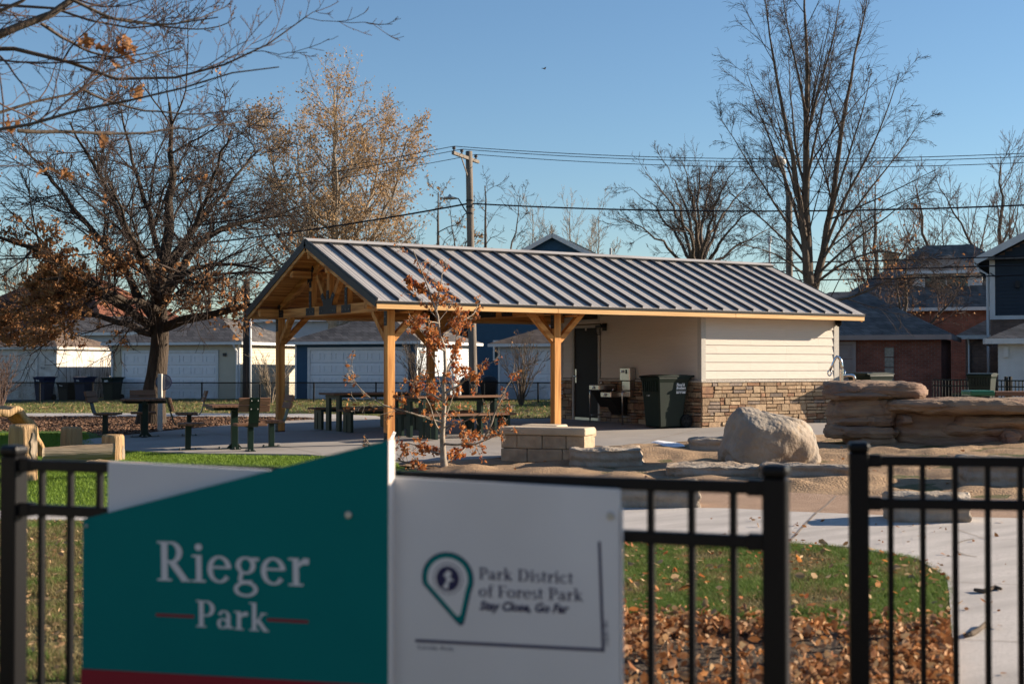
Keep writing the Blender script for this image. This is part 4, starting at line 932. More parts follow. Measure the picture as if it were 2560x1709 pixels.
for o, p, lab in ((pt0, (1.72, 4.24), 'long dark plank picnic table at the rear of the shelter'), (pt1, (1.98, 1.18), 'long plank picnic table behind the rust leaved sapling')):
    o.location = zp(p); tag(o, lab, 'table', 'picnic tables under the shelter')
for o, p, lab in ((pb[0], (1.72, 3.56), 'plank bench in front of the rear picnic table'), (pb[1], (1.72, 4.98), 'plank bench behind the rear picnic table'), (pb[2], (1.95, .5), 'plank bench in front of the picnic table behind the sapling'), (pb[3], (1.98, 1.88), 'plank bench behind the picnic table by the sapling')):
    o.location = zp(p); tag(o, lab, 'bench', 'picnic benches under the shelter')

# ================================================================== LOG PLAY PIECES
def vnoise(P, seed, f=2.0, oct_=4):
    q = np.random.default_rng(seed); z = np.zeros(len(P)); a = 1.0
    for o in range(oct_):
        for k in range(5):
            d = q.normal(size=3); d /= np.linalg.norm(d); z += a * np.sin(P @ d * f * (1 + .3 * k) + q.uniform(0, 6.28) + 1.3 * np.sin(P @ q.normal(size=3) * f * .6)) / 5
        a *= .55; f *= 1.9
    return z
def stump(name, label, p, r0, h, seed, group='upright log stumps', lean=0.0, weather=None):
    nb, nh = 40, 16; t = np.arange(nb) / nb * 2 * np.pi; v = []
    q = np.random.default_rng(seed); ph = q.uniform(0, 6.28, 4)
    lob = 1 + .05 * np.sin(2 * t + ph[0]) + .035 * np.sin(3 * t + ph[1]) + .02 * np.sin(7 * t + ph[2])
    for i in range(nh + 1):
        s_ = i / nh; rr = r0 * lob * (1.05 - .08 * s_) * (1 - .1 * max(0, s_ - .93) / .07)
        v.append(np.stack([np.cos(t) * rr + lean * s_, np.sin(t) * rr, np.full(nb, h * s_ - .03)], 1))
    v.append(np.stack([np.cos(t) * r0 * lob * .5 + lean, np.sin(t) * r0 * lob * .5, np.full(nb, h - .025)], 1))
    V = np.vstack(v); n_ = vnoise(V * np.array([3, 3, .5]), seed, 3.0); V[:, :2] *= (1 + .03 * n_)[:, None]
    f = [(k * nb + i, k * nb + (i + 1) % nb, (k + 1) * nb + (i + 1) % nb, (k + 1) * nb + i) for k in range(nh + 1) for i in range(nb)] + [tuple(range((nh + 1) * nb, (nh + 2) * nb))]
    tt_ = thing(name, label, 'log', on_ground(p), 0, group)
    obj_from('trunk', V, f, m_log, tt_, smooth=True)
    if weather is not None:                                    # grey weathered scar where a limb was
        a, zc, sc = weather
        m = MB().prism([(.05 * sc * math.cos(k * math.pi / 8) * (1 + .2 * math.sin(3 * k)), .15 * sc * math.sin(k * math.pi / 8) * (1 + .12 * math.cos(5 * k))) for k in range(16)], (math.cos(a) * r0 * .9, math.sin(a) * r0 * .9, zc), (-math.sin(a), math.cos(a), 0), (0, 0, 1), (math.cos(a), math.sin(a), 0), 0, .03)
        m.build('knot', m_logw, tt_, bevel=.012, seg=2)
    return tt_
aq = math.atan2(CAM[1] - (-2.3), CAM[0] + 6.7)
stump('log_stump', 'tall pale log stump in front of the hollow log arch', G(53, 1104), .19, .79, 41, weather=(aq + .75, .47, 1.2))
stump('log_stump', 'short pale log stump on turf, between the tall stump and the pad', G(163, 1036), .187, .46, 42)
stump('log_stump', 'pale log stump at the end of the split lying log, by the pad edge', G(260, 1056), .178, .44, 43, weather=(aq + .9, .12, .8))
# hollow log arch
pa_ = G(8, 1052); na, nl_, arch = 40, 14, []
V = []; tang = np.linspace(-4, 184, na); axd = nrm(fw * 1.0 - rv * .95); axr = nrm(np.cross(axd, UP))
for side in (0, 1):
    for j in range(nl_ + 1):
        for i, a in enumerate(tang):
            rr = (.6 if side == 0 else .52) + .015 * math.sin(5 * math.radians(a) + 2) + .02 * math.sin(11 * math.radians(a))
            s_ = j / nl_; jag = .03 * math.sin(9 * math.radians(a)) + .02 * math.sin(23 * math.radians(a))
            x = rr * math.cos(math.radians(a)) * .95; z = rr * math.sin(math.radians(a)) * 1.4
            V.append(axr * x + UP * z + axd * ((s_ - .5) * (.62 + jag) + .1 * math.sin(math.radians(a))))
V = np.array(V); V += vnoise(V, 44, 6)[:, None] * .012
n1 = na * (nl_ + 1); f = []
for j in range(nl_):
    for i in range(na - 1):
        a, b, c, d = j * na + i, j * na + i + 1, (j + 1) * na + i + 1, (j + 1) * na + i
        f += [(a, b, c, d), (n1 + d, n1 + c, n1 + b, n1 + a)]
for i in range(na - 1): f += [(i + 1, i, n1 + i, n1 + i + 1), (nl_ * na + i, nl_ * na + i + 1, n1 + nl_ * na + i + 1, n1 + nl_ * na + i)]
for j in range(nl_):
    a, b = j * na, (j + 1) * na; f += [(a, b, n1 + b, n1 + a)]; a, b = j * na + na - 1, (j + 1) * na + na - 1; f += [(b, a, n1 + a, n1 + b)]
top(obj_from('log_arch', V, f, m_log, None, smooth=True), 'hollow half log standing as an arch with a ragged rim', 'log').location = on_ground(pa_)
# split log lying across
pa2, pb2 = G(98, 1064), G(272, 1058); dl = nrm(np.array([*(pb2 - pa2)[:2], 0])); Ls = np.linalg.norm((pb2 - pa2)[:2]); dn = np.cross(UP, dl)
def half_log(name, label, p, d, Lg, r0, seed, tilt=0.0):
    n_, mm = 24, 26; V = []
    for j in range(mm + 1):
        s_ = j / mm
        for i in range(n_):
            a = math.pi * 2 * i / n_; y = r0 * math.cos(a) * (1.1 - .15 * s_); z = min(r0 * .62 * math.sin(a), r0 * .34)
            V.append((s_ * Lg, y, z + r0 * .55 + tilt * s_))
    V = np.array(V); V += vnoise(V * np.array([.6, 2, 2]), seed, 4)[:, None] * np.array([.01, .014, .02])
    f = [(j * n_ + i, (j + 1) * n_ + i, (j + 1) * n_ + (i + 1) % n_, j * n_ + (i + 1) % n_)[::-1] for j in range(mm) for i in range(n_)] + [tuple(range(n_)), tuple(range((mm + 1) * n_ - 1, mm * n_ - 1, -1))]
    o = top(obj_from(name, V, f, m_logx, None, smooth=True), label, 'log'); o.location = on_ground(p); o.rotation_euler = (0, 0, math.atan2(d[1], d[0])); return o
half_log('split_log', 'split log bench lying on the turf between the stumps', pa2, dl, Ls * .95, .28, 45, .06)
half_log('split_log', 'shorter split log crossing the lying bench log', G(215, 1078), nrm(dl * .8 - dn * .6), .9, .17, 46, -.04)

# ================================================================== STONES
def rocky(name, label, pts, loc, rz, material, seed, amp=.03, f=3.0, sub=3, cat='boulder', group=None, parent=None, creases=.0, sm=3, strata=0.0):
    bm = bmesh.new()
    for p in pts: bm.verts.new(p)
    r_ = bmesh.ops.convex_hull(bm, input=bm.verts[:]); bmesh.ops.delete(bm, geom=list({g_ for g_ in r_['geom_interior'] + r_['geom_unused'] if isinstance(g_, bmesh.types.BMVert)}), context='VERTS')
    bmesh.ops.triangulate(bm, faces=bm.faces[:])
    for k in range(sub):
        bmesh.ops.subdivide_edges(bm, edges=bm.edges[:], cuts=1, use_grid_fill=True)
        bmesh.ops.triangulate(bm, faces=[f_ for f_ in bm.faces if len(f_.verts) > 3])
        if k < sm: bmesh.ops.smooth_vert(bm, verts=bm.verts[:], factor=.5 if k < 2 else .35, use_axis_x=True, use_axis_y=True, use_axis_z=True)
    bm.normal_update()
    P = np.array([v.co[:] for v in bm.verts]); N = np.array([v.normal[:] for v in bm.verts])
    d = amp * vnoise(P, seed, f, 5)
    if strata: d += strata * np.sign(np.sin(P[:, 2] * 38 + 1.6 * vnoise(P, seed + 4, 2.2, 2))) * np.clip(1 - np.abs(N[:, 2]) * 1.4, 0, 1)
    if creases: d -= creases * np.exp(-(vnoise(P, seed + 9, f * .5, 2) / .07) ** 2)
    P = P + N * d[:, None]
    for v, p in zip(bm.verts, P): v.co = p
    me = bpy.data.meshes.new(name); bm.to_mesh(me); bm.free(); me.materials.append(material); me.polygons.foreach_set('use_smooth', np.ones(len(me.polygons), bool))
    o = bpy.data.objects.new(name, me); COL.objects.link(o); o.location = loc; o.rotation_euler = (0, 0, rz)
    if parent is not None: o.parent = parent
    else: tag(o, label, cat, group)
    return o
CR = YAW                                                         # camera-aligned rotation for free-standing stones
bp = (G(1665, 1066) + G(1900, 1070)) / 2; bw_ = np.linalg.norm((G(1900, 1068) - G(1665, 1068))[:2])
w2 = bw_ / 2
bpts = []
for y, k in ((-.62, .62), (-.35, .93), (0.1, 1.0), (.5, .85), (.75, .55)):
    for x, z in ((-1.0, -.12), (1.02, -.12), (-1.05, .12), (-.95, .4), (-.86, .72), (-.72, .86), (-.5, .86), (-.1, .82), (.3, .77), (.66, .65), (.93, .45), (1.04, .14)):
        bpts.append((x * w2 * {-.62: .62, -.35: .95, .1: 1.0, .5: .95, .75: .7}[y], y * .9 + .12 * x, z * .93 * k * (1.0 if z > 0 else 1)))
rocky('boulder', 'large smooth tan boulder with a peaked top on the sand', bpts, (bp[0] + fw[0] * .35, bp[1] + fw[1] * .35, float(gz(*bp[:2])) + .03), CR, m_rock, 51, amp=.045, f=3.8, sub=4, creases=.05)
def slab(label, px0, px1, pyb, h, depth, seed, rz=0.0, group='rough stone slabs by the sand', dz=0.0):
    a, b = G(px0, pyb), G(px1, pyb); c = (a + b) / 2; L_ = np.linalg.norm((b - a)[:2]); q = np.random.default_rng(seed); pts = []
    for x in (-.5, -.17, .17, .5):
        for y in (0, .5, 1):
            for z in (0, 1):
                pts.append(((x + q.uniform(-.05, .05)) * L_ * 1.03, (y + q.uniform(-.08, .08)) * depth, -.08 if z == 0 else h * q.uniform(.86, 1.08)))
    bm = bmesh.new(); [bm.verts.new(p) for p in pts]; r_ = bmesh.ops.convex_hull(bm, input=bm.verts[:])
    bmesh.ops.delete(bm, geom=list({g_ for g_ in r_['geom_interior'] + r_['geom_unused'] if isinstance(g_, bmesh.types.BMVert)}), context='VERTS')
    bmesh.ops.triangulate(bm, faces=bm.faces[:])
    for k in range(4):
        bmesh.ops.subdivide_edges(bm, edges=bm.edges[:], cuts=1, use_grid_fill=True); bmesh.ops.triangulate(bm, faces=[f_ for f_ in bm.faces if len(f_.verts) > 3])
        if k == 3: bmesh.ops.smooth_vert(bm, verts=bm.verts[:], factor=.5, use_axis_x=True, use_axis_y=True, use_axis_z=True)
    bm.normal_update(); P = np.array([v.co[:] for v in bm.verts]); N = np.array([v.normal[:] for v in bm.verts])
    lay = np.sin(P[:, 2] * 55 + 2 * vnoise(P, seed, 3, 2)) * (1 - np.abs(N[:, 2]))
    P += N * (.022 * vnoise(P, seed, 8, 6) + .01 * np.sign(lay) * np.abs(lay) ** .5 - .02 * np.exp(-(vnoise(P, seed + 5, 5, 2) / .08) ** 2))[:, None]
    for v, p in zip(bm.verts, P): v.co = p
    me = bpy.data.meshes.new('stone_slab'); bm.to_mesh(me); bm.free(); me.materials.append(m_slab); me.polygons.foreach_set('use_smooth', np.ones(len(me.polygons), bool))
    o = bpy.data.objects.new('stone_slab', me); COL.objects.link(o); o.location = (c[0], c[1], float(gz(c[0], c[1])) + dz); o.rotation_euler = (0, 0, math.atan2((b - a)[1], (b - a)[0]) + rz)
    tag(o, label, 'stone', group)
slab('rough stone slab butting against the seat wall', 1308, 1465, 1072, .26, .7, 61)
slab('low stone slab behind the tan boulder near the pad edge', 1583, 1692, 1034, .19, .6, 62)
slab('flat weathered stone slab lying in front of the boulder', 1538, 1752, 1094, .13, .75, 63)
slab('long low stone ledge between the boulder and the path', 1752, 1962, 1098, .16, .5, 64)
slab('grey cut stone block on the walk beside the sign', 1432, 1606, 1168, .26, .42, 65)
slab('grey cut stone block at the edge of the path behind the set back fence', 2050, 2234, 1203, .26, .45, 66, dz=.01)
slab('pale topped stone slab in the sand behind the set back fence', 2222, 2430, 1117, .3, .8, 67)

# ---- sculpted rock water table
rt0 = G(2010, 1022)
rt = thing('rock_water_table', 'sculpted two tier brown rock water table beside the boulder', 'water table', on_ground(rt0), YAW)
kx = np.linalg.norm((G(2110, 1022) - rt0)[:2]) / 100            # metres per pixel at the table
def lump(name, px0, px1, py0, py1, d0, d1, seed, amp=.018):
    x0, x1 = (px0 - 2010) * kx, (px1 - 2010) * kx; z0, z1 = (1022 - py1) * kx, (1022 - py0) * kx; q = np.random.default_rng(seed); pts = []
    for x in (0, .06, .5, .94, 1):
        for y in (0, .5, 1):
            for z in (0, .5, 1):
                e = (.10 if z != .5 else 0); ex = .07 if x in (0, 1) and z != .5 else 0
                yy = d0 + (d1 - d0) * y; zc = (z0 + z1) / 2
                if x in (0, 1) and y != .5: continue
                pts.append((x0 + (x1 - x0) * x + q.uniform(-.02, .02), yy + (.06 if y == 0 and z != .5 else 0) + q.uniform(-.03, .03), z0 + (z1 - z0) * z + q.uniform(-.012, .012)))
    return rocky(name, '', pts, (0, 0, 0), 0, m_art, seed, amp * 1.5, 6.0, 4, parent=rt, creases=.03, sm=2, strata=.012)
lump('rock_cap', 1903, 2150, 870, 912, -.1, 1.25, 71); lump('rock_cap', 1905, 2060, 893, 914, -.12, 1.2, 72)
lump('rock_core', 1914, 2075, 908, 985, .0, 1.1, 73); lump('rock_layer', 1918, 2070, 955, 978, -.03, 1.1, 74)
lump('rock_foot', 1905, 2080, 976, 1006, -.12, 1.15, 75); lump('rock_base', 1960, 2076, 992, 1034, -.05, 1.1, 76)
lump('basin_rim', 2028, 2460, 911, 948, -.45, .9, 77, .014); lump('basin_wall', 2050, 2440, 940, 1034, -.1, .8, 78)
lump('basin_layer', 2180, 2460, 945, 985, -.22, .75, 79); lump('basin_foot', 2300, 2342, 985, 1034, -.3, .2, 80)
lump('pebble_step', 2068, 2092, 950, 972, -.2, .2, 81); lump('basin_layer', 2150, 2338, 968, 1000, -.2, .6, 82)
hp = thing('hand_pump', 'chrome hand pump with spout standing on the rock water table', 'pump', (0, 0, 0), YAW)
hz = rt.location.z + (1022 - 874) * kx
hx = np.array(rt.location) + rv * ((1944 - 2010) * kx) + fw * .45
hp.location = (hx[0], hx[1], hz - .03)
MB().cyl((0, 0, 0), (0, 0, .27), .034, n=16).cyl((0, 0, .19), (0, 0, .22), .043, n=16).build('pump_body', m_chrome, hp, smooth=False, bevel=.004)
MB().tube([(0, 0, .25), (.005, 0, .32), (-.005, 0, .40), (-.045, 0, .465), (-.08, 0, .48), (-.105, 0, .45), (-.15, 0, .35), (-.2, 0, .24)], [.028, .026, .026, .026, .026, .022, .02, .02], 10).build('pump_handle', m_chrome, hp, smooth=True)
MB().tube([(-.205 + .03 * math.cos(t), 0, .2 + .045 * math.sin(t)) for t in np.linspace(0, 2 * math.pi, 15)], .012, 8).build('grip_ring', m_chrome, hp, smooth=True)
MB().tube([(.0, 0, .16), (.16, 0, .165), (.2, 0, .155), (.22, 0, .12), (.222, 0, .07)], .026, 12).build('spout', m_chrome, hp, smooth=True)
MB().cyl((.055, 0, .12), (.055, 0, .25), .014, n=10).build('valve', m_chrome, hp, smooth=True)

# ---- block seat wall with stone caps
swl = G(1147, 1058); swr = G(1340, 1062); ds = nrm(np.array([*(swr - swl)[:2], 0])); sw = thing('seat_wall', 'low buff block wall with rounded stone caps at the pad edge', 'wall', on_ground(swl), math.atan2(ds[1], ds[0]))
Lw = np.linalg.norm((swr - swl)[:2]); q = random.Random(9)
zc = 0
for r_, (h, joints) in enumerate(((.2, (.0, .32, .74, 1.0)), (.2, (.0, .2, .5, .78, 1.0)))):
    for a, b in zip(joints[:-1], joints[1:]):
        a *= Lw; b *= Lw
        m = MB().bb(a + .004, b - .004, .02 + q.uniform(-.008, .008), .46, zc + .003, zc + h - .003); m.build('block', m_block, sw, bevel=.012, seg=2)
    zc += h
MB().bb(-.02, Lw + .02, -.01, .5, zc, zc + .12).build('cap_stone', m_cap, sw, bevel=.03, seg=3)
MB().bb(.12, Lw * .55, .5, 1.0, zc + .01, zc + .13).build('cap_stone', m_cap, sw, bevel=.03, seg=3)
MB().bb(.12, Lw * .55, .52, .98, .0, zc + .008).build('block', m_block, sw, bevel=.012)
MB().bb(Lw * .5, Lw * .86, .75, 1.15, zc - .06, zc + .06).build('cap_stone', m_block, sw, bevel=.012)
MB().bb(Lw * .52, Lw * .85, .77, 1.12, .0, zc - .062).build('block', m_block, sw, bevel=.012)
# leftover snow
def snow(label, pl, h, seed):
    P = np.array(PX(pl)); c = P.mean(0); m = MB(); n_ = len(P)
    v = [(x, y, float(gz(x, y)) + .02) for x, y in P] + [(c[0] + (x - c[0]) * .7, c[1] + (y - c[1]) * .7, float(gz(x, y)) + .02 + h) for x, y in P]
    m.add(v, [(i, (i + 1) % n_, n_ + (i + 1) % n_, n_ + i) for i in range(n_)] + [tuple(range(n_, 2 * n_))]).build('snow_patch', m_snow, None, smooth=True, recentre=True)
    tag(bpy.context.scene.collection.objects[-1], label, 'snow')
snow('thin strip of old snow on the sand against the pad kerb', [(1488, 1018), (1500, 1014), (1530, 1018), (1568, 1022), (1572, 1026), (1545, 1028), (1515, 1024)], .03, 1)
# twigs on the walk
for pl, lab in (([(2236, 1364), (2255, 1368), (2272, 1362), (2283, 1358), (2297, 1362)], 'dark crooked twig lying on the walk'), ([(2215, 1472), (2232, 1466), (2248, 1455), (2262, 1444)], 'pale broken stick lying on the walk by the leaf bed')):
    pts = [G(*p) for p in pl]; pts = [np.array([p[0], p[1], float(gz(p[0], p[1])) + .036]) for p in pts]
    top(MB().tube(pts, [.012, .017, .014, .016, .01][:len(pts)], 7).build('twig', m_barkgrey, None, recentre=True, smooth=True), lab, 'twig')
# green framed bench past the rock
bn = thing('play_table', 'green ended plank table top showing over the rock basin', 'table', on_ground(A(2300, 935, 27.5)), YAW)
bz = float(A(2300, 896, 27.5)[2]) - bn.location.z
MB().bb(-.75, -.25, -.3, .3, bz - .1, bz + .01).build('end_panel', m_greengloss, bn, bevel=.03, seg=2)
MB().bb(-.25, 1.6, -.3, .3, bz - .1, bz - .01).build('plank', m_plank[0], bn, bevel=.01)
for x in (-.55, 1.4): MB().bb(x - .06, x + .06, -.2, .2, 0, bz - .1).build('leg', m_gsteel, bn)
# ================================================================== GARAGES AND HOUSES
def alley_u(sx, v=0.0):                                          # where the alley line at v is met by source column sx
    lo, hi = -60.0, 80.0
    def col(u):
        d = ALLEY(u, v) - CAM; return 1280 + FPX * float(d @ rv) / float(d @ fw)
    for _ in range(50):
        u = (lo + hi) / 2
        if col(u) < sx: lo = u
        else: hi = u
    return u
def lap(m, p0, d, n_, L_, z0, z1, ex=.15, out=.022):
    d = np.array(d, float); n_ = np.array(n_, float); z = z0
    while z < z1 - .02:
        h = min(ex, z1 - z); o3 = np.array(p0, float) + np.array([0, 0, z])
        v = [o3, o3 + n_ * out, o3 + n_ * .004 + (0, 0, h + .004), o3 + (0, 0, h + .004)]; v += [p + d * L_ for p in v]
        m.add(v, [(0, 1, 2, 3), (7, 6, 5, 4), (1, 5, 6, 2), (0, 4, 5, 1), (2, 6, 7, 3)]); z += ex
def hip_roof(par, W, Dp, z0, rise, o=.3, m_=None, name='roof', x0=0.0, y0=0.0, gable=None):
    a, b, c, d = (x0 - o, y0 - o), (x0 + W + o, y0 - o), (x0 + W + o, y0 + Dp + o), (x0 - o, y0 + Dp + o)
    if gable == 'x': r0, r1 = (x0 - o, y0 + Dp / 2), (x0 + W + o, y0 + Dp / 2)
    elif gable == 'y': r0, r1 = (x0 + W / 2, y0 - o), (x0 + W / 2, y0 + Dp + o)
    elif W >= Dp: r0, r1 = (x0 + Dp / 2, y0 + Dp / 2), (x0 + W - Dp / 2 + .02, y0 + Dp / 2)
    else: r0, r1 = (x0 + W / 2, y0 + W / 2), (x0 + W / 2, y0 + Dp - W / 2)
    v = [(*p, z0) for p in (a, b, c, d)] + [(*r0, z0 + rise), (*r1, z0 + rise)] + [(*p, z0 - .05) for p in (a, b, c, d)]
    if gable == 'y' or (gable is None and W < Dp): f = [(0, 1, 4), (1, 2, 5, 4), (2, 3, 5), (3, 0, 4, 5)]
    else: f = [(0, 1, 5, 4), (1, 2, 5), (2, 3, 4, 5), (3, 0, 4)]
    if gable == 'y': f = [k for k in f if len(k) == 4]
    f += [(0, 6, 7, 1), (1, 7, 8, 2), (2, 8, 9, 3), (3, 9, 6, 0), (9, 8, 7, 6)]
    return obj_from(name, v, f, m_ or m_shg, par)
def window(par, x0, x1, z0, z1, y, nrm_y=-1, mt=None, glass=None, mullion=True):
    mt = mt or m_wtrim; t_ = .09; s_ = nrm_y
    f = MB().bb(x0 - t_, x1 + t_, y, y + .04 * s_, z1, z1 + t_).bb(x0 - t_, x1 + t_, y, y + .05 * s_, z0 - t_, z0).bb(x0 - t_, x0, y, y + .04 * s_, z0, z1).bb(x1, x1 + t_, y, y + .04 * s_, z0, z1)
    if mullion: f.bb((x0 + x1) / 2 - .03, (x0 + x1) / 2 + .03, y, y + .035 * s_, z0, z1)
    w_ = f.build('window', mt, par)
    MB().bb(x0, x1, y + .004 * s_, y + .012 * s_, z0, z1).build('pane', glass or m_glass, w_)
    return w_
def garage_door(par, x0, x1, z0, h, cols, mt=None, rows=4, rel=True, tr=None):
    mt = mt or m_gdoor
    dr = MB().bb(x0 - .12, x0, -.05, .02, z0, z0 + h + .12).bb(x1, x1 + .12, -.05, .02, z0, z0 + h + .12).bb(x0, x1, -.05, .02, z0 + h, z0 + h + .12).build('garage_door', tr or m_wtrim, par)
    rh = h / rows; cw = (x1 - x0) / cols
    for r_ in range(rows):
        m = MB().bb(x0 + .003, x1 - .003, -.012, .03, z0 + r_ * rh + .008, z0 + (r_ + 1) * rh - .008)
        if rel:
            for c in range(cols):
                xa, xb, za, zb2 = x0 + c * cw + .09, x0 + (c + 1) * cw - .09, z0 + r_ * rh + .12, z0 + (r_ + 1) * rh - .12
                for q in ((xa, xb, za, za + .03), (xa, xb, zb2 - .03, zb2), (xa, xa + .03, za + .03, zb2 - .03), (xb - .03, xb, za + .03, zb2 - .03)): m.bb(q[0], q[1], -.036, -.012, q[2], q[3])
        m.build('door_section', mt, dr)
    return dr
def garage(name, label, u0, W, Dp, eave_z, ridge_z, m_front, m_side, m_roof_, door, v0=0.0, trim=None, ex=.15, num=None, over=.32, group='garages along the alley', cols=8, dmat=None, dh=2.13):
    p = ALLEY(u0, v0); zb = float(gz(p[0], p[1])) - .02; t = thing(name, label, 'garage', (p[0], p[1], zb), AZA, group); H_ = eave_z - zb; tr = trim or m_wtrim
    MB().bb(.02, W - .02, .02, Dp - .02, 0, H_).build('wall', m_front, t)
    x0, x1 = door
    for xa, ln, za in ((.06, x0 - .18, .05), (x1 + .12, W - x1 - .18, .05), (x0 - .12, x1 - x0 + .24, dh + .17)):
        if za < H_ - .03: m = MB(); lap(m, (xa, .02, 0), (1, 0, 0), (0, -1, 0), ln, za, H_, ex); m.build('front_siding', m_front, t)
    m = MB(); lap(m, (W - .02, .06, 0), (0, 1, 0), (1, 0, 0), Dp - .12, .05, H_, ex); m.build('side_siding', m_side, t)
    m = MB(); lap(m, (.02, .06, 0), (0, 1, 0), (-1, 0, 0), Dp - .12, .05, H_, ex); m.build('side_siding', m_side, t)
    for x in (0, W - .06):
        MB().bb(x - .01, x + .07, -.012, .06, 0, H_).build('corner_board', tr, t)
    rf = hip_roof(t, W, Dp, H_ + .1, ridge_z - eave_z - .1, over, m_roof_)
    o = over
    MB().bb(-o - .02, W + o + .02, -o - .03, -o + .02, H_ - .03, H_ + .09).build('gutter', tr, rf); MB().bb(W + o - .02, W + o + .03, -o + .021, Dp + o, H_ - .03, H_ + .09).build('gutter', tr, rf)
    MB().bb(-o, W + o, -o, Dp + o, H_ - .02, H_ + .04).build('soffit', tr, rf)
    if door: garage_door(t, door[0], door[1], 0.02, dh, cols, mt=dmat, tr=tr)
    return t, H_, zb
# beige
g2, H2, z2 = garage('garage', 'beige two car garage with white panelled door and grey hip roof', -6.85, 6.85, 6.0, 2.36, 3.72, m_beige, m_beige, m_shg, (.75, 5.65))
MB().tube([(6.75, -.34, H2 - .02), (6.75, -.2, H2 - .2), (6.75, -.06, H2 - .35), (6.75, -.05, .05)], .05, 6).build('downspout', m_wtrim, g2)
MB().tube([(.1, -.34, H2 - .02), (.1, -.2, H2 - .2), (.1, -.06, H2 - .35), (.1, -.05, .05)], .05, 6).build('downspout', m_wtrim, g2)
MB().bb(6.02, 6.18, -.06, -.03, 2.0, 2.14).build('wall_box', m_trim, g2)
# blue
u3a, u3b = alley_u(738), alley_u(1042)
g3, H3, z3 = garage('garage', 'dark blue garage with white panelled door and pale lit side', u3a, u3b - u3a, 6.2, 2.34, 3.78, m_blue, m_lblue, m_shg, (.75, min(5.6, u3b - u3a - .5)))
# grey-white
u4a = alley_u(1246)
g4, H4, z4 = garage('garage', 'pale grey garage with brown hip roof behind the bare shrub', u4a, 6.2, 6.0, 2.2, 3.6, m_lgrey, m_lgrey, m_sht, (1.15, 5.5), cols=8)
# old white one
u1b = alley_u(142)
g1, H1, z1_ = garage('garage', 'old peeling white garage with brown lit roof slope', u1b - 5.9, 5.9, 4.6, 2.2, 3.2, m_wgar, m_wgar, m_sht, (1.4, 4.7), ex=3.0, cols=4, dmat=m_wgar, trim=m_wgar, over=.14)
text_mesh('house_number', '916', .17, m_trim, g1, frame((5.0, -.045, 1.5), (1, 0, 0), (0, 0, 1)))
m = MB().bb(4.95, 5.75, -.09, -.06, .6, .72).bb(4.95, 5.07, -.09, -.06, 0, .6).bb(5.63, 5.75, -.09, -.06, 0, .6); 
fr_ = m.build('leaning_frame', m_deck, g1)
# vines on the white garage's lit side
q = np.random.default_rng(77); m = MB()
for k in range(46):
    y0 = q.uniform(.3, 4.5); x = 5.9 + q.uniform(.05, .3); h = q.uniform(1.2, 2.3); lean = q.uniform(-.2, .3)
    m.cyl((x, y0, 0), (x + q.uniform(-.05, .05), y0 + lean, h), .014, .006, n=4, caps=False)
vn = m.build('dry_stalks', m_barkgrey, None, recentre=False); vn.location = g1.location; vn.rotation_euler = g1.rotation_euler; tag(vn, 'dry vine stalks against the side of the old white garage', 'vines', kind='stuff')
# brick one on the right
u5b = alley_u(2353, -2.5); W5 = 7.2
p5 = ALLEY(u5b - W5, -2.5); z5 = float(gz(p5[0], p5[1])) - .02
g5 = thing('garage', 'red brick garage with slate roof, grey door and glass block strip', 'garage', (p5[0], p5[1], z5), AZA, 'garages along the alley'); H5 = 2.36 - z5
MB().bb(0, W5, 0, 6, 0, H5).build('wall', m_brick, g5); rf = hip_roof(g5, W5, 6.0, H5 + .12, 1.7, .35, m_shb)
MB().bb(-.37, W5 + .37, -.38, -.33, H5 - .06, H5 + .11).build('gutter', m_pink, rf); MB().bb(W5 + .33, W5 + .38, -.325, 6.3, H5 - .06, H5 + .11).build('gutter', m_pink, rf)
garage_door(g5, .9, 4.2, .02, 2.05, 4, mt=m_pink, tr=m_pink)
gb = MB()
for k in range(4): gb.bb(5.3, 5.62, -.03, .02, .55 + k * .36, .55 + k * .36 + .34)
gb.build('glass_block', mat('glass_block', (.3, .31, .27), (.2, .2, .18), 12, rough=.3), g5, bevel=.02)

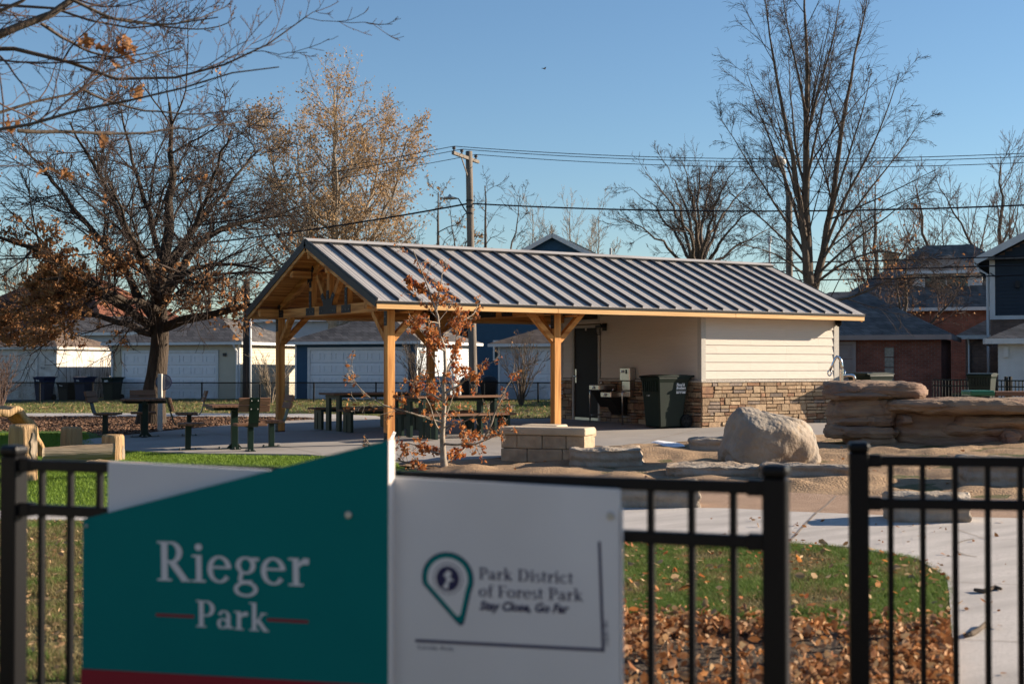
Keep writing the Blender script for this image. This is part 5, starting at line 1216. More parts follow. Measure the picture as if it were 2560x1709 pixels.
def house(name, label, px_l, D, W, Dp, base_dz, eave_z, rise, m_wall, m_roof_, rot=0.0, gable=None, over=.4, siding=True, brick_to=None, m_low=None, group=None):
    p = A(px_l, 839, D); zb = float(gz(p[0], p[1])) - .1 + base_dz
    t = thing(name, label, 'house', (p[0], p[1], zb), AZA + rot, group); H_ = eave_z - zb
    wl_ = MB().bb(0, W, 0, Dp, 0, H_)
    if gable == 'y':
        wl_.prism([(0, H_), (W, H_), (W / 2, H_ + rise * (W / (W + 2 * over)))], (0, 0, 0), (1, 0, 0), (0, 0, 1), (0, 1, 0), 0, Dp)
    w_ = wl_.build('wall', m_low or m_wall, t)
    if siding:
        m = MB(); z0 = brick_to if brick_to else .2
        lap(m, (0, -.0, 0), (1, 0, 0), (0, -1, 0), W, z0, H_, .13); lap(m, (W, 0, 0), (0, 1, 0), (1, 0, 0), Dp, z0, H_, .13); lap(m, (0, 0, 0), (0, 1, 0), (-1, 0, 0), Dp, z0, H_, .13)
        m.build('siding', m_wall, w_)
        if gable == 'y':
            m = MB(); z = H_; hh = rise * (W / (W + 2 * over))
            while z < H_ + hh - .1:
                k = (z - H_) / hh; k2 = (z + .13 - H_) / hh
                lap(m, (W / 2 * k2, -.0, 0), (1, 0, 0), (0, -1, 0), W * (1 - k2), z, z + .13, .13); z += .13
            m.build('gable_siding', m_wall, w_)
    rf_ = hip_roof(t, W, Dp, H_ + (.0 if gable == 'y' else .1), rise, over, m_roof_, gable=gable)
    if gable != 'y':
        MB().bb(-over - .02, W + over + .02, -over - .05, -over + .02, H_ - .08, H_ + .09).build('gutter', m_wtrim, rf_); MB().bb(W + over - .02, W + over + .05, -over + .021, Dp + over, H_ - .08, H_ + .09).build('gutter', m_wtrim, rf_)
    else:
        for s_ in (0, 1):
            x0 = -over if s_ == 0 else W + over
            MB().beam((x0, -over - .03, H_ - .1), (W / 2, -over - .03, H_ + rise - .1), .05, .24, (0, 0, 1)).build('rake_board', m_wtrim, rf_)
            MB().bb(x0 - .04, x0 + .04, -over, Dp + over, H_ - .14, H_ + .0).build('gutter', m_wtrim, rf_)
    return t, H_, w_
# left background
house('house', 'low brown roofed house with cream eaves behind the old white garage', -160, 98, 15, 12, 0, 4.0, 4.2, m_brickt, m_shr, group=None, siding=False)
house('house', 'grey hip roofed house with pale gutters just behind the old white garage', 22, 82, 10.5, 7, 0, 3.25, 1.1, m_lgrey, m_shg)
house('house', 'pale house with white eaves behind the beige and blue garages', 560, 84, 14, 8, 0, 4.15, 1.6, m_lgrey, m_shb)
# blue house with its gable over the shelter ridge
bh, Hb, wb2 = house('house', 'tall blue gabled house rising over the shelter ridge', 1075, 76, 9.6, 10, 0, 6.0, 2.7, m_blue, m_shg, rot=R(10), gable='y', over=.35)
window(bh, 4.2, 5.7, 1.95 + .1, 3.35, -.03, glass=m_blind); window(bh, 6.2, 6.9, 2.2, 3.35, -.03); window(bh, 1.5, 2.6, 2.0, 2.95, -.03)
MB().beam((3.6, -.03, 8.75), (3.6, -.03, 8.75), .1, .1) if False else None
m = MB().beam((5.6, .0, Hb + 2.25), (8.6, 0.0, Hb + .75), 4.0, .06, (0, 0, 1)); sp = m.build('solar_panel', m_glass, bh); sp.location = (0, 2.6, .12)
MB().cyl((7.4, 5, Hb + .8), (7.4, 5, Hb + 2.3), .07, n=8).build('vent_pipe', m_lampgrey, bh)
dk = thing('deck_railing', 'red brown deck railing between the blue and pale grey garages', 'railing', tuple(np.append(ALLEY(u4a - 1.9, 5.0)[:2], 0)), AZA)
zdk = float(A(1220, 800, 62)[2])
MB().bb(0, 2.6, 0, .06, zdk + .0, zdk + .08).build('top_rail', m_deck, dk); MB().bb(0, 2.6, 0, .06, zdk - .95, zdk - .87).build('bottom_rail', m_deck, dk)
for k in range(18): MB().bb(k * .15, k * .15 + .04, .01, .05, zdk - .9, zdk).build('baluster', m_deck, dk)
for x in (0, 2.5): MB().bb(x, x + .1, -.02, .08, -.2, zdk + .02).build('post', m_deck, dk)
MB().bb(0, 2.6, .7, .75, -.2, zdk - 1.0).build('skirt', m_mortar, dk)
# right side: dormer house, small brick house, navy house and white garage
dh, Hd, wd = house('house', 'brick house with slate roof and white framed dormer window', 1905, 72, 11.5, 9, 0, 4.3, 3.6, m_pink, m_shb, siding=False, m_low=m_brick)
dm = MB().prism([(4.1, 1.0), (7.6, 1.0), (7.6, 2.25), (4.1, 2.25)], (0, 0, Hd - .3), (1, 0, 0), (0, 0, 1), (0, 1, 0), 1.2, 5).build('dormer', m_wtrim, dh)
window(dh, 4.75, 6.9, Hd + .95, Hd + 1.8, 1.19)
hip_roof(dh, 3.5, 3.8, Hd + 2.0, 1.05, .45, m_shb, name='dormer_roof', x0=4.1, y0=1.2)
MB().bb(3.62, 8.08, .72, .78, Hd + 1.9, Hd + 2.06).build('dormer_gutter', m_wtrim, dm)
MB().bb(2.4, 3.1, 3.5, 4.2, Hd + 1.5, Hd + 3.3).build('chimney', m_brickt, dh)
nh, Hn, wn = house('house', 'tall navy sided house with brick ground floor and white corner trim', 2273, 49, 9, 11, 0, 5.25, 2.6, m_navyv, m_shb, gable='y', over=.5, brick_to=3.15, m_low=m_brickb)
MB().bb(-.03, .16, -.06, .1, 3.15, Hn + .1).build('corner_board', m_wtrim, nh); MB().bb(-.03, 9.05, -.06, .02, 3.02, 3.16).build('band_board', m_wtrim, nh)
window(nh, 2.9, 4.4, 1.5, 2.25, -.005, mullion=False)
MB().tube([(.35, -.05, 4.6), (.2, -.14, 4.55), (.0, -.1, 4.7)], .02, 5).build('service_cable', m_wire, nh); MB().bb(.85, 1.0, -.16, -.02, 4.15, 4.4).build('meter_box', m_steel, nh)
MB().tube([(-.55, .6, Hn - .1), (-.4, .3, Hn - .35), (-.1, .05, Hn - .55), (-.08, .05, .2)], .05, 6).build('downspout', m_wtrim, nh)
wg = thing('garage', 'white garage with dark roof beside the navy house', 'garage', on_ground(A(2290, 839, 43)), AZA, 'garages along the alley'); Hw = float(A(2300, 783, 43)[2]) - wg.location.z
MB().bb(0, 5.5, 0, 5.5, 0, Hw).build('wall', m_wtrim, wg)
m = MB(); lap(m, (0, .0, 0), (0, 1, 0), (-1, 0, 0), 5.5, .1, Hw, .14); m.build('side_siding', m_pink, wg)
rw_ = hip_roof(wg, 5.5, 5.5, Hw + .1, 1.4, .35, m_shb); MB().bb(-.38, 5.9, -.4, -.3, Hw - .08, Hw + .09).build('gutter', m_wtrim, rw_); MB().bb(-.45, -.33, -.29, 5.8, Hw - .08, Hw + .09).build('gutter', m_wtrim, rw_)
garage_door(wg, .85, 4.6, .02, 2.05, 4, tr=m_wtrim)
MB().bb(.16, .3, -.12, -.0, Hw - .5, Hw - .15).build('eave_bracket', m_wtrim, wg)
sb, Hs, _ = house('house', 'small brown brick house between the dormer house and navy house', 2215, 60, 4.5, 7, 0, 2.65, 1.5, m_brickb, m_shb, siding=False, over=.35)
MB().tube([(.1, -.4, Hs), (.15, -.2, Hs - .2), (.15, -.06, Hs - .35), (.15, -.05, .1)], .045, 6).build('downspout', m_wtrim, sb)
house('house', 'cream house glimpsed between the brick garage and small brick house', 2165, 90, 9, 8, 0, 3.0, 2.2, m_beige, m_shb)

# ================================================================== FAR FENCES, POLES, WIRES
VF = -5.6
ua, ub = alley_u(-40, VF), alley_u(1395, VF)
cl = thing('mesh_fence', 'black chain link fence between the lawn and the alley', 'fence', (0, 0, 0))
def ftop(u):
    p = ALLEY(u, VF); D_ = float((p - CAM) @ fw); return 1.3919 - 42 / FPX * D_
m = MB(); pts = [np.append(ALLEY(u, VF)[:2], ftop(u)) for u in np.linspace(ua, ub, 12)]
m.tube(pts, .024, 6).build('top_rail', m_black, cl)
for sx in (-32, 100, 232, 370, 505, 650, 785, 940, 1075, 1210, 1345):
    u = alley_u(sx, VF); p = ALLEY(u, VF); z0 = float(gz(p[0], p[1])) - .05
    MB().cyl((p[0], p[1], z0), (p[0], p[1], ftop(u) + .03), .032, n=8).build('post', m_black, cl)
segs_v = []; st = .075; n_ = int((ub - ua) / st)
us = ua + np.arange(n_) * st; hgt = np.array([ftop(u) - float(gz(*ALLEY(u, VF)[:2])) for u in us])
e1 = (ALLEY(1, 0) - ALLEY(0, 0)); nyv = (ALLEY(0, 1) - ALLEY(0, 0))
V = []; wdt = .0045
for sgn in (1, -1):
    for u, h in zip(us, hgt):
        p = ALLEY(u, VF); z0 = float(gz(p[0], p[1])); a = np.array([p[0], p[1], z0 + .02]) + nyv * .004 * sgn; b = a + e1 * (sgn * h) * 1.0 + UP * (h - .03)
        uu = u + sgn * h
        if uu < ua or uu > ub: continue
        perp = nrm(np.cross(b - a, nyv)) * wdt
        V += [a - perp, a + perp, b + perp, b - perp]
V = np.array(V); f = np.arange(len(V)).reshape(-1, 4)
tag(obj_from('mesh', V, f, m_black, cl), kind='stuff')

def pole(name, label, base, topz, r0, r1, material, lean=(0, 0)):
    t = thing(name, label, 'pole', (base[0], base[1], float(gz(base[0], base[1])) - .05)); h = topz - t.location.z
    MB().tube([(lean[0] * k, lean[1] * k, h * k) for k in np.linspace(0, 1, 8)], np.linspace(r0, r1, 8), 14).build('pole', material, t, smooth=True); return t, h
up1 = ALLEY(alley_u(1184, -3.5), -3.5); D1 = float((up1 - CAM) @ fw)
zt1 = float(A(1076, 346, D1)[2]); lean = rv * (-11 * KP * D1 / FPX)
p1, h1 = pole('utility_pole', 'tall weathered utility pole with crossarm rising behind the shelter', up1, zt1, .165, .13, m_pole, lean[:2])
arm = nrm(nyv); ptop = np.array([lean[0], lean[1], h1])
ca = MB().beam(ptop - arm * 1.55 + (0, 0, -.28), ptop + arm * .95 + (0, 0, -.28), .1, .12).build('crossarm', m_pole, p1)
ins = []
for k in (-1.45, -.7, .7):
    b = ptop + arm * k + np.array([0, 0, -.22]); ins.append(np.array(p1.location) + b + np.array([0, 0, .2]))
    MB().lathe([(.03, 0), (.03, .08), (.075, .1), (.06, .14), (.075, .16), (.03, .2)], 10, b).build('insulator', m_ceramic, p1, smooth=True)
MB().beam(ptop - arm * .75 + (0, 0, -.32), ptop + (0, 0, -1.1), .03, .05).build('arm_brace', m_pole, p1)
zl = float(A(1060, 455, D1)[2]) - p1.location.z
MB().tube([lean * (.7) + UP * (zl - .75), lean * .75 - rv * .25 + UP * (zl - .35), lean * .75 - rv * .45 + UP * zl, lean * .75 - rv * .7 + UP * (zl + .02)], .025, 6).build('lamp_arm', m_wire, p1)
MB().lathe([(.02, .18), (.05, .14), (.08, .09), (.32, .02), (.3, 0), (.02, -.02)][::-1], 16, lean * .75 - rv * .78 + UP * zl).build('lamp_head', m_lampgrey, p1, smooth=True)
for k in range(3): MB().cyl(lean * .75 + UP * (zl - .1 - .25 * k), lean * .75 + UP * (zl - .04 - .25 * k), .16, n=14).build('band', m_steel, p1)
def wire(name, label, a, b, sag, r_=.012, group='overhead wires'):
    t = np.linspace(0, 1, 40); P = np.outer(1 - t, a) + np.outer(t, b); P[:, 2] -= sag * 4 * t * (1 - t)
    top(MB().tube(P, r_, 5).build(name, m_wire, None, recentre=True, smooth=True), label, 'wire', group)
ul = e1 * -42; ur = e1 * 44
lab3 = ('upper overhead wire from the end of the crossarm', 'upper overhead wire from the middle of the crossarm', 'upper overhead wire from the far end of the crossarm')
for k, q in enumerate(ins):
    wire('overhead_wire', lab3[k] + ' running left', q, q + ul + UP * .3, 1.4, .013); wire('overhead_wire', lab3[k] + ' running right', q, q + ur + UP * .2, 1.5, .013)
q = up1 * np.array([1, 1, 0]) + UP * float(A(1085, 466, D1)[2]) + lean
wire('cable_bundle', 'thick cable bundle low on the utility pole running left', q, q + ul + UP * -.6, 1.2, .035); wire('cable_bundle', 'thick cable bundle low on the utility pole running right', q, q + ur + UP * .6, 1.2, .03)
for k, dz in enumerate((5.75, 5.45, 5.12)):
    q2 = up1 * np.array([1, 1, 0]) + UP * dz; wire('telephone_cable', ('top', 'middle', 'lowest')[k] + ' of three dark telephone cables passing over the shelter ridge', q2 - e1 * 8, q2 + ur * 1.0 + UP * .35, .9, .024)
p3 = ALLEY(alley_u(616, -4.6), -4.6); D3 = float((p3 - CAM) @ fw)
pp3, h3 = pole('utility_pole', 'dark utility pole with pale conduit left of the shelter eave', p3, float(A(560, 640, D3)[2]), .15, .13, m_poledark)
MB().cyl(rv * .17 + fw * -.06, rv * .17 + fw * -.06 + UP * h3 * .8, .05, n=8).build('conduit', m_wtrim, pp3, smooth=True)
p2 = ALLEY(alley_u(1974, -4.6), -4.6); D2_ = float((p2 - CAM) @ fw)
pl2, h2 = pole('street_lamp', 'brown lamp pole with cobra head beside the bare tree', p2, float(A(1810, 440, D2_)[2]), .13, .11, m_pole)
ah = UP * (float(A(1795, 380, D2_)[2]) - pl2.location.z)
MB().tube([UP * (h2 - .8), UP * (h2 - .2) - rv * .04, ah * .98 - rv * .18, ah + UP * .12 - rv * .3], .06, 8).build('lamp_arm', m_pole, pl2, smooth=True)
MB().tube([ah + UP * .15 - rv * .1, ah + UP * .17 - rv * .28, ah + UP * .13 - rv * .5, ah + UP * .08 - rv * .62], [.08, .19, .2, .06], 10).build('lamp_head', m_lampgrey, pl2, smooth=True)
vp = A(1765, 600, 60); top(MB().cyl((vp[0], vp[1], 3), (vp[0], vp[1], float(A(1765, 548, 60)[2])), .045, n=8).cyl((vp[0], vp[1], float(A(1765, 556, 60)[2])), (vp[0], vp[1], float(A(1765, 542, 60)[2])), .09, n=8).cyl((vp[0], vp[1], -.2), (vp[0], vp[1], 3), .05, n=8).build('flag_pole', m_wtrim, None, recentre=True), 'thin white pole standing behind the shelter ridge end', 'pole')
# alley bins behind the mesh fence
for sx, lab, mt, hh in ((112, 'blue wheeled bin standing at the corner of the old white garage', m_binblue, 1.1), (170, 'low black bin between two blue bins by the white garage', m_binblack, .8), (212, 'blue wheeled bin against the vine covered side of the white garage', m_binblue, 1.08), (282, 'dark green wheeled bin with pale number beside the beige garage', m_bin, 1.05)):
    u = alley_u(sx, -.9); p = ALLEY(u, -.9); b = make_bin('wheeled_bin', lab, on_ground(p), AZA + R(90), mt, 'alley bins', text=False, h=hh)
    text_mesh('decal_text', '0281' if mt is m_bin else '914', .11, m_whitepaint, b, frame((-.42, .14, .8 * hh), (0, -1, 0), (.02, 0, 1)), bold=.002)
for sx, lab in ((1172, 'round black refuse cart left of the utility pole foot'), (1222, 'round black refuse cart right of the utility pole foot')):
    p = ALLEY(alley_u(sx, -1.8), -1.8); t = thing('refuse_cart', lab, 'bin', on_ground(p), AZA, 'black carts by the pole')
    MB().lathe([(.25, 0), (.33, .5), (.36, .7), (.36, .74)], 18).build('body', m_binblack, t, smooth=True); MB().lathe([(.37, .74), (.36, .8), (.25, .93), (.05, 1.0), (.001, 1.0)], 18).build('lid', m_binblack, t, smooth=True)
# ornamental fence and bin at the far right
fo = A(2140, 868, 40); f2 = A(2420, 868, 36); zt = float(fo[2]); t = thing('metal_fence', 'black picket fence in front of the white garage far behind the rock', 'fence', (0, 0, 0), 0, None)
a3 = np.array([fo[0], fo[1], 0]); b3 = np.array([f2[0], f2[1], 0]); e3 = nrm(b3 - a3); L3 = np.linalg.norm(b3 - a3)
for z in (zt - .03, zt - .2, .1): MB().beam(a3 + UP * z, b3 + UP * z, .03, .035).build('rail', m_black, t)
n3 = int(L3 / .125); base = MB().bb(-.011, .011, -.011, .011, -.05, zt - .04).build('picket', m_black, t); base.location = tuple(a3)
for k in range(1, n3):
    c = base.copy(); COL.objects.link(c); c.parent = t; c.location = tuple(a3 + e3 * .125 * k)
for px_ in (2308, 2318):
    p = A(px_, 868, 37.7); MB().bb(p[0] - .035, p[0] + .035, p[1] - .035, p[1] + .035, -.05, zt + .08).build('post', m_black, t)
bq = A(2253, 900, 36.5); make_bin('wheeled_bin', 'dark green wheeled bin standing behind the far picket fence', on_ground(bq), YAW + R(60), m_bin, None, text=False, h=1.05)

# welcome disc on its post
wp = G(367, 989); ws = thing('welcome_sign', 'round welcome sign on a slim pale post by the oak', 'sign', on_ground(wp), YAW)
hw = float(A(367, 857, float((wp - CAM) @ fw))[2]) - ws.location.z
MB().bb(-.045, .045, -.045, .045, -.02, hw).build('post', m_ctrim, ws, bevel=.006)
dcz = hw - .18
MB().cyl((.06, .05, dcz), (.06, .062, dcz), .175, n=40).build('disc_rim', m_navy, ws); MB().cyl((.06, .047, dcz), (.06, .0502, dcz), .16, n=40).build('disc', mat('sign_grey', (.2, .22, .26), rough=.5), ws)
text_mesh('lettering', 'Welcome', .075, m_navy, ws, frame((.088, .0455, dcz + .14), (0, 0, -1), (1, 0, 0)), bold=.001)
m = MB()
for k in range(6): m.bb(.125 + k * .014, .131 + k * .014, .0452, .0462, dcz - .1 + .01 * k, dcz + .06 - .012 * k)
m.build('small_print', m_navy, ws); MB().bb(-.055, -.005, .0452, .0462, dcz + .06, dcz + .07).build('red_mark', m_red, ws)
MB().bb(-.07, -.06, .0452, .0462, dcz - .02, dcz + .03).build('small_print', m_navy, ws)
# white tag hanging in the sapling and the bird are added with the plants
# unseen houses behind the camera, added to block low sky light
for k, (lat, mw) in enumerate(((-26, m_brickb), (-9, m_beige), (8, m_brick), (25, m_lgrey))):
    p = LD(lat, -33); t = thing('house', ('brown brick', 'beige sided', 'red brick', 'pale grey')[k] + ' unseen house across the street, added to block low sky', 'house', (p[0], p[1], -.3), AZA)
    MB().bb(-6.5, 6.5, 0, 9, 0, 6.6).build('wall', mw, t); hip_roof(t, 13, 9, 6.6, 3.4, .5, m_shg, x0=-6.5)
    for x in (-4, 0, 4):
        for z in (1.2, 4.2): window(t, x - .6, x + .6, z, z + 1.4, 9.0, nrm_y=1)

for k, (lat, dep, mw) in enumerate(((-36, -14, m_beige), (-37, 4, m_brickb), (-38, 22, m_brick))):  # unseen houses on the left, added as occluders of low sky light
    p = LD(lat, dep); t = thing('house', ('beige sided', 'brown brick', 'red brick')[k] + ' unseen two storey house left of the park, added to block low sky', 'house', (p[0], p[1], -.3), AZA + R(90))
    MB().bb(-7, 7, 0, 9, 0, 7.2).build('wall', mw, t); hip_roof(t, 14, 9, 7.2, 3.8, .5, m_shg, x0=-7)
    for x in (-4, 0, 4):
        for z in (1.2, 4.4): window(t, x - .6, x + .6, z, z + 1.4, 0.0, nrm_y=-1)
# ================================================================== TREES
def tubes(PL, RD, k):
    """PL (B,n,3) polylines, RD (B,n) radii -> one mesh of k-sided tubes"""
    B, n, _ = PL.shape; T = np.gradient(PL, axis=1); T /= np.linalg.norm(T, axis=2, keepdims=True) + 1e-9
    ref = np.where(np.abs(T[:, :1, 2:3]) < .85, np.array([0, 0, 1.0]), np.array([1.0, 0.15, 0])); ref = np.repeat(ref, n, 1)
    a = np.cross(T, ref); a /= np.linalg.norm(a, axis=2, keepdims=True) + 1e-9; b = np.cross(T, a)
    t = np.arange(k) / k * 2 * np.pi
    V = PL[:, :, None, :] + RD[:, :, None, None] * (np.cos(t)[None, None, :, None] * a[:, :, None, :] + np.sin(t)[None, None, :, None] * b[:, :, None, :])
    idx = np.arange(B * n * k).reshape(B, n, k); i2 = np.roll(idx, -1, 2)
    F = np.stack([idx[:, :-1], i2[:, :-1], i2[:, 1:], idx[:, 1:]], -1).reshape(-1, 4)
    return V.reshape(-1, 3), F
def join(parts):
    V, F, o = [], [], 0
    for v, f in parts: V.append(v); F.append(f + o); o += len(v)
    return np.vstack(V), np.vstack(F)
def resample(pts, n):
    pts = np.array(pts, float); d = np.r_[0, np.cumsum(np.linalg.norm(np.diff(pts, axis=0), axis=1))]; t = np.linspace(0, d[-1], n)
    # Catmull-like smoothing through cubic interpolation of each axis
    out = np.stack([np.interp(t, d, pts[:, k]) for k in range(3)], 1)
    for _ in range(2): out[1:-1] = out[1:-1] * .5 + (out[:-2] + out[2:]) * .25
    return out
def grow(q, P, D, L, Rr, sp):
    B = len(P); n = sp['n']; PL = np.zeros((B, n + 1, 3)); PL[:, 0] = P; d = D.copy(); st = (L / n)[:, None]
    bend = q.normal(size=(B, 3)) * sp.get('bend', 0)
    for i in range(n):
        d = d + q.normal(size=(B, 3)) * sp['wander'] + bend / n
        d[:, 2] += sp['up'] * (1 if not sp.get('droop') else (1 - 2 * (i / n) * sp['droop'])) / n
        d /= np.linalg.norm(d, axis=1, keepdims=True); PL[:, i + 1] = PL[:, i] + d * st
    RD = Rr[:, None] * np.linspace(1, sp.get('tip', .35), n + 1)[None]
    return PL, np.maximum(RD, sp.get('rmin', .003))
def spawn(q, PL, RD, L, sp):
    B, n, _ = PL.shape; m = sp['m']; t = q.uniform(sp['t0'], 1.0, (B, m)) if not sp.get('even') else np.clip(np.linspace(sp['t0'], 1, m)[None] + q.normal(size=(B, m)) * .03, sp['t0'], 1)
    x = t * (n - 1); i = np.minimum(x.astype(int), n - 2); fr = (x - i)[..., None]; bi = np.arange(B)[:, None]
    P = PL[bi, i] * (1 - fr) + PL[bi, i + 1] * fr; T = PL[bi, i + 1] - PL[bi, i]; T /= np.linalg.norm(T, axis=2, keepdims=True) + 1e-9
    r0 = RD[bi, i] * (1 - fr[..., 0]) + RD[bi, i + 1] * fr[..., 0]
    w_ = q.normal(size=(B, m, 3)); w_[..., 2] *= sp.get('flat', 1.0); w_ -= (w_ * T).sum(2, keepdims=True) * T; w_ /= np.linalg.norm(w_, axis=2, keepdims=True) + 1e-9
    an = np.radians(sp['ang'] + q.normal(size=(B, m, 1)) * sp.get('angs', 10)); D = T * np.cos(an) + w_ * np.sin(an)
    Ln = L[:, None] * sp['lr'] * (1 - sp.get('fall', .5) * t) * q.uniform(.6, 1.25, (B, m)) if 'shape' not in sp else sp['shape'](t) * q.uniform(.75, 1.15, (B, m))
    Rn = np.minimum(r0 * sp['rr'], Ln * sp.get('rl', .03))
    return P.reshape(-1, 3), D.reshape(-1, 3), Ln.ravel(), Rn.ravel()
def build_tree(name, label, trunks, trunk_r, specs, base, m_tr, m_tw, seed, leaves=None, group=None, cat='tree', sides=(10, 5, 4, 3, 3), jig=.005):
    """trunks: list of world polylines; trunk_r: list of (r0,r1); specs: growth of each further level"""
    q = np.random.default_rng(seed); t = thing(name, label, cat, tuple(base), 0, group); N = 14
    PL = np.stack([resample(p, N) for p in trunks]) - np.array(base)
    PL[:, 1:-1] += q.normal(size=(len(trunks), N - 2, 3)) * jig * np.linalg.norm(PL[:, -1] - PL[:, 0], axis=1)[:, None, None]
    RD = np.stack([np.linspace(a ** .8, b ** .8, N) ** 1.25 for a, b in trunk_r]); RD[0, 0] *= 1.35; RD[0, 1] *= 1.08
    v, f = tubes(PL, RD, sides[0]); obj_from('trunk', v, f, m_tr, t, smooth=True)
    L = np.linalg.norm(np.diff(PL, axis=1), axis=2).sum(1); parts = []; allpl = []
    for k, sp in enumerate(specs):
        if sp.get('skip0') and k == 0: PL_, RD_, L_ = PL[sp['skip0']:], RD[sp['skip0']:], L[sp['skip0']:]
        else: PL_, RD_, L_ = PL, RD, L
        P, D, Ln, Rn = spawn(q, PL_, RD_, L_, sp); PL, RD = grow(q, P, D, Ln, Rn, sp); L = Ln
        parts.append(tubes(PL, RD, sides[min(k + 1, 4)])); allpl.append(PL)
    v, f = join(parts); cr = obj_from('crown', v, f, m_tw, t, smooth=True)
    if leaves:
        pts = np.vstack([l_.reshape(-1, 3) for l_ in allpl[-leaves.get('lv', 1):]]); sel = leaves['pick'](pts + np.array(base), q); pts = pts[sel]
        if len(pts):
            ii = q.integers(0, len(pts), leaves['n']); P = pts[ii] + q.normal(size=(leaves['n'], 3)) * leaves['spread']; P[:, 2] -= leaves['size'] * .4
            v, f = leaf_mesh(P, leaves['size'], q, flat=leaves.get('flat', 1.2)); tag(obj_from('leaves', v, f, leaves['mat'], t), kind='stuff')
    return t
def PXD(pl, D0, dd=0.0, D1=None):                                # pixel polyline, depth running from D0 to D0+dd
    n = len(pl); return [A(x, y, D0 + dd * (i / max(1, n - 1))) for i, (x, y) in enumerate(pl)]

# ---- the oak
ob = np.array(on_ground(G(346, 973))); OD = float((ob - CAM) @ fw)
limbs = [([(346, 976), (352, 900), (362, 800), (365, 740), (368, 690), (380, 560), (398, 440), (395, 330), (388, 235)], 0, .29, .03),
 ([(352, 752), (300, 722), (230, 665), (150, 605), (60, 560), (-60, 530)], -1.5, .12, .03), ([(356, 735), (300, 645), (240, 560), (170, 480), (110, 400), (50, 330)], 1.2, .11, .02),
 ([(364, 700), (325, 600), (290, 520), (250, 440), (200, 350), (160, 280)], -2, .11, .02), ([(370, 650), (362, 560), (332, 450), (300, 350), (278, 250)], 2, .09, .02),
 ([(372, 700), (420, 605), (470, 545), (540, 512), (620, 500), (700, 470)], 1.5, .13, .02), ([(374, 752), (430, 728), (500, 718), (570, 702), (640, 690), (705, 640)], -1.0, .13, .03),
 ([(380, 620), (430, 560), (470, 470), (500, 380), (530, 300)], -1.8, .09, .02), ([(386, 600), (450, 520), (530, 420), (600, 340)], 2.5, .09, .02), ([(350, 765), (270, 738), (190, 716), (100, 700), (10, 688)], 2.0, .1, .02),
 ([(366, 720), (330, 690), (280, 690), (200, 640), (90, 640)], -3.5, .1, .02), ([(370, 690), (400, 640), (450, 610), (520, 600), (600, 620)], -3.2, .1, .02), ([(368, 700), (350, 640), (330, 600), (300, 540), (250, 420)], -4.0, .1, .02), ([(370, 690), (420, 560), (460, 500), (520, 440)], 4.0, .1, .02)]
tl = [PXD(p, OD, dd) for p, dd, a, b in limbs]; tr_ = [(a, b) for p, dd, a, b in limbs]
sp = [dict(n=9, m=12, t0=.2, ang=48, angs=13, lr=.5, fall=.45, rr=.5, wander=.1, up=.15, tip=.25, rl=.015, flat=.75, rmin=.008, skip0=0),
      dict(n=6, m=13, t0=.12, ang=44, angs=14, lr=.5, fall=.4, rr=.55, wander=.12, up=.12, tip=.3, rmin=.0068, rl=.012, flat=.8),
      dict(n=3, m=6, t0=.12, ang=42, angs=15, lr=.55, fall=.35, rr=.65, wander=.14, up=.15, tip=.4, rmin=.0052, rl=.012)]
lowl = float(A(300, 560, OD)[2])
def oakpick(P, q):
    zr = (P[:, 2] - 2.2) / 5.5; lat = (P - CAM) @ rv; c = np.sin(P[:, 0] * 1.7 + 1) + np.sin(P[:, 1] * 1.9 + 2.0) + np.sin(P[:, 2] * 2.6 + P[:, 0])
    return (q.uniform(size=len(P)) < np.clip(1.15 - 2.3 * zr, .008, 1) * np.clip(.35 + .8 * c, .0, 1.4) * np.clip(.55 - .22 * (lat + 9.3), .12, 1)) & (P[:, 2] > 1.9)
build_tree('oak_tree', 'spreading dark oak holding brown leaves left of the shelter', tl, tr_, sp, ob, m_bark, m_twig, 101, dict(pick=oakpick, n=9000, size=.092, spread=.06, mat=m_leaf_oak), sides=(12, 6, 4, 3, 3))

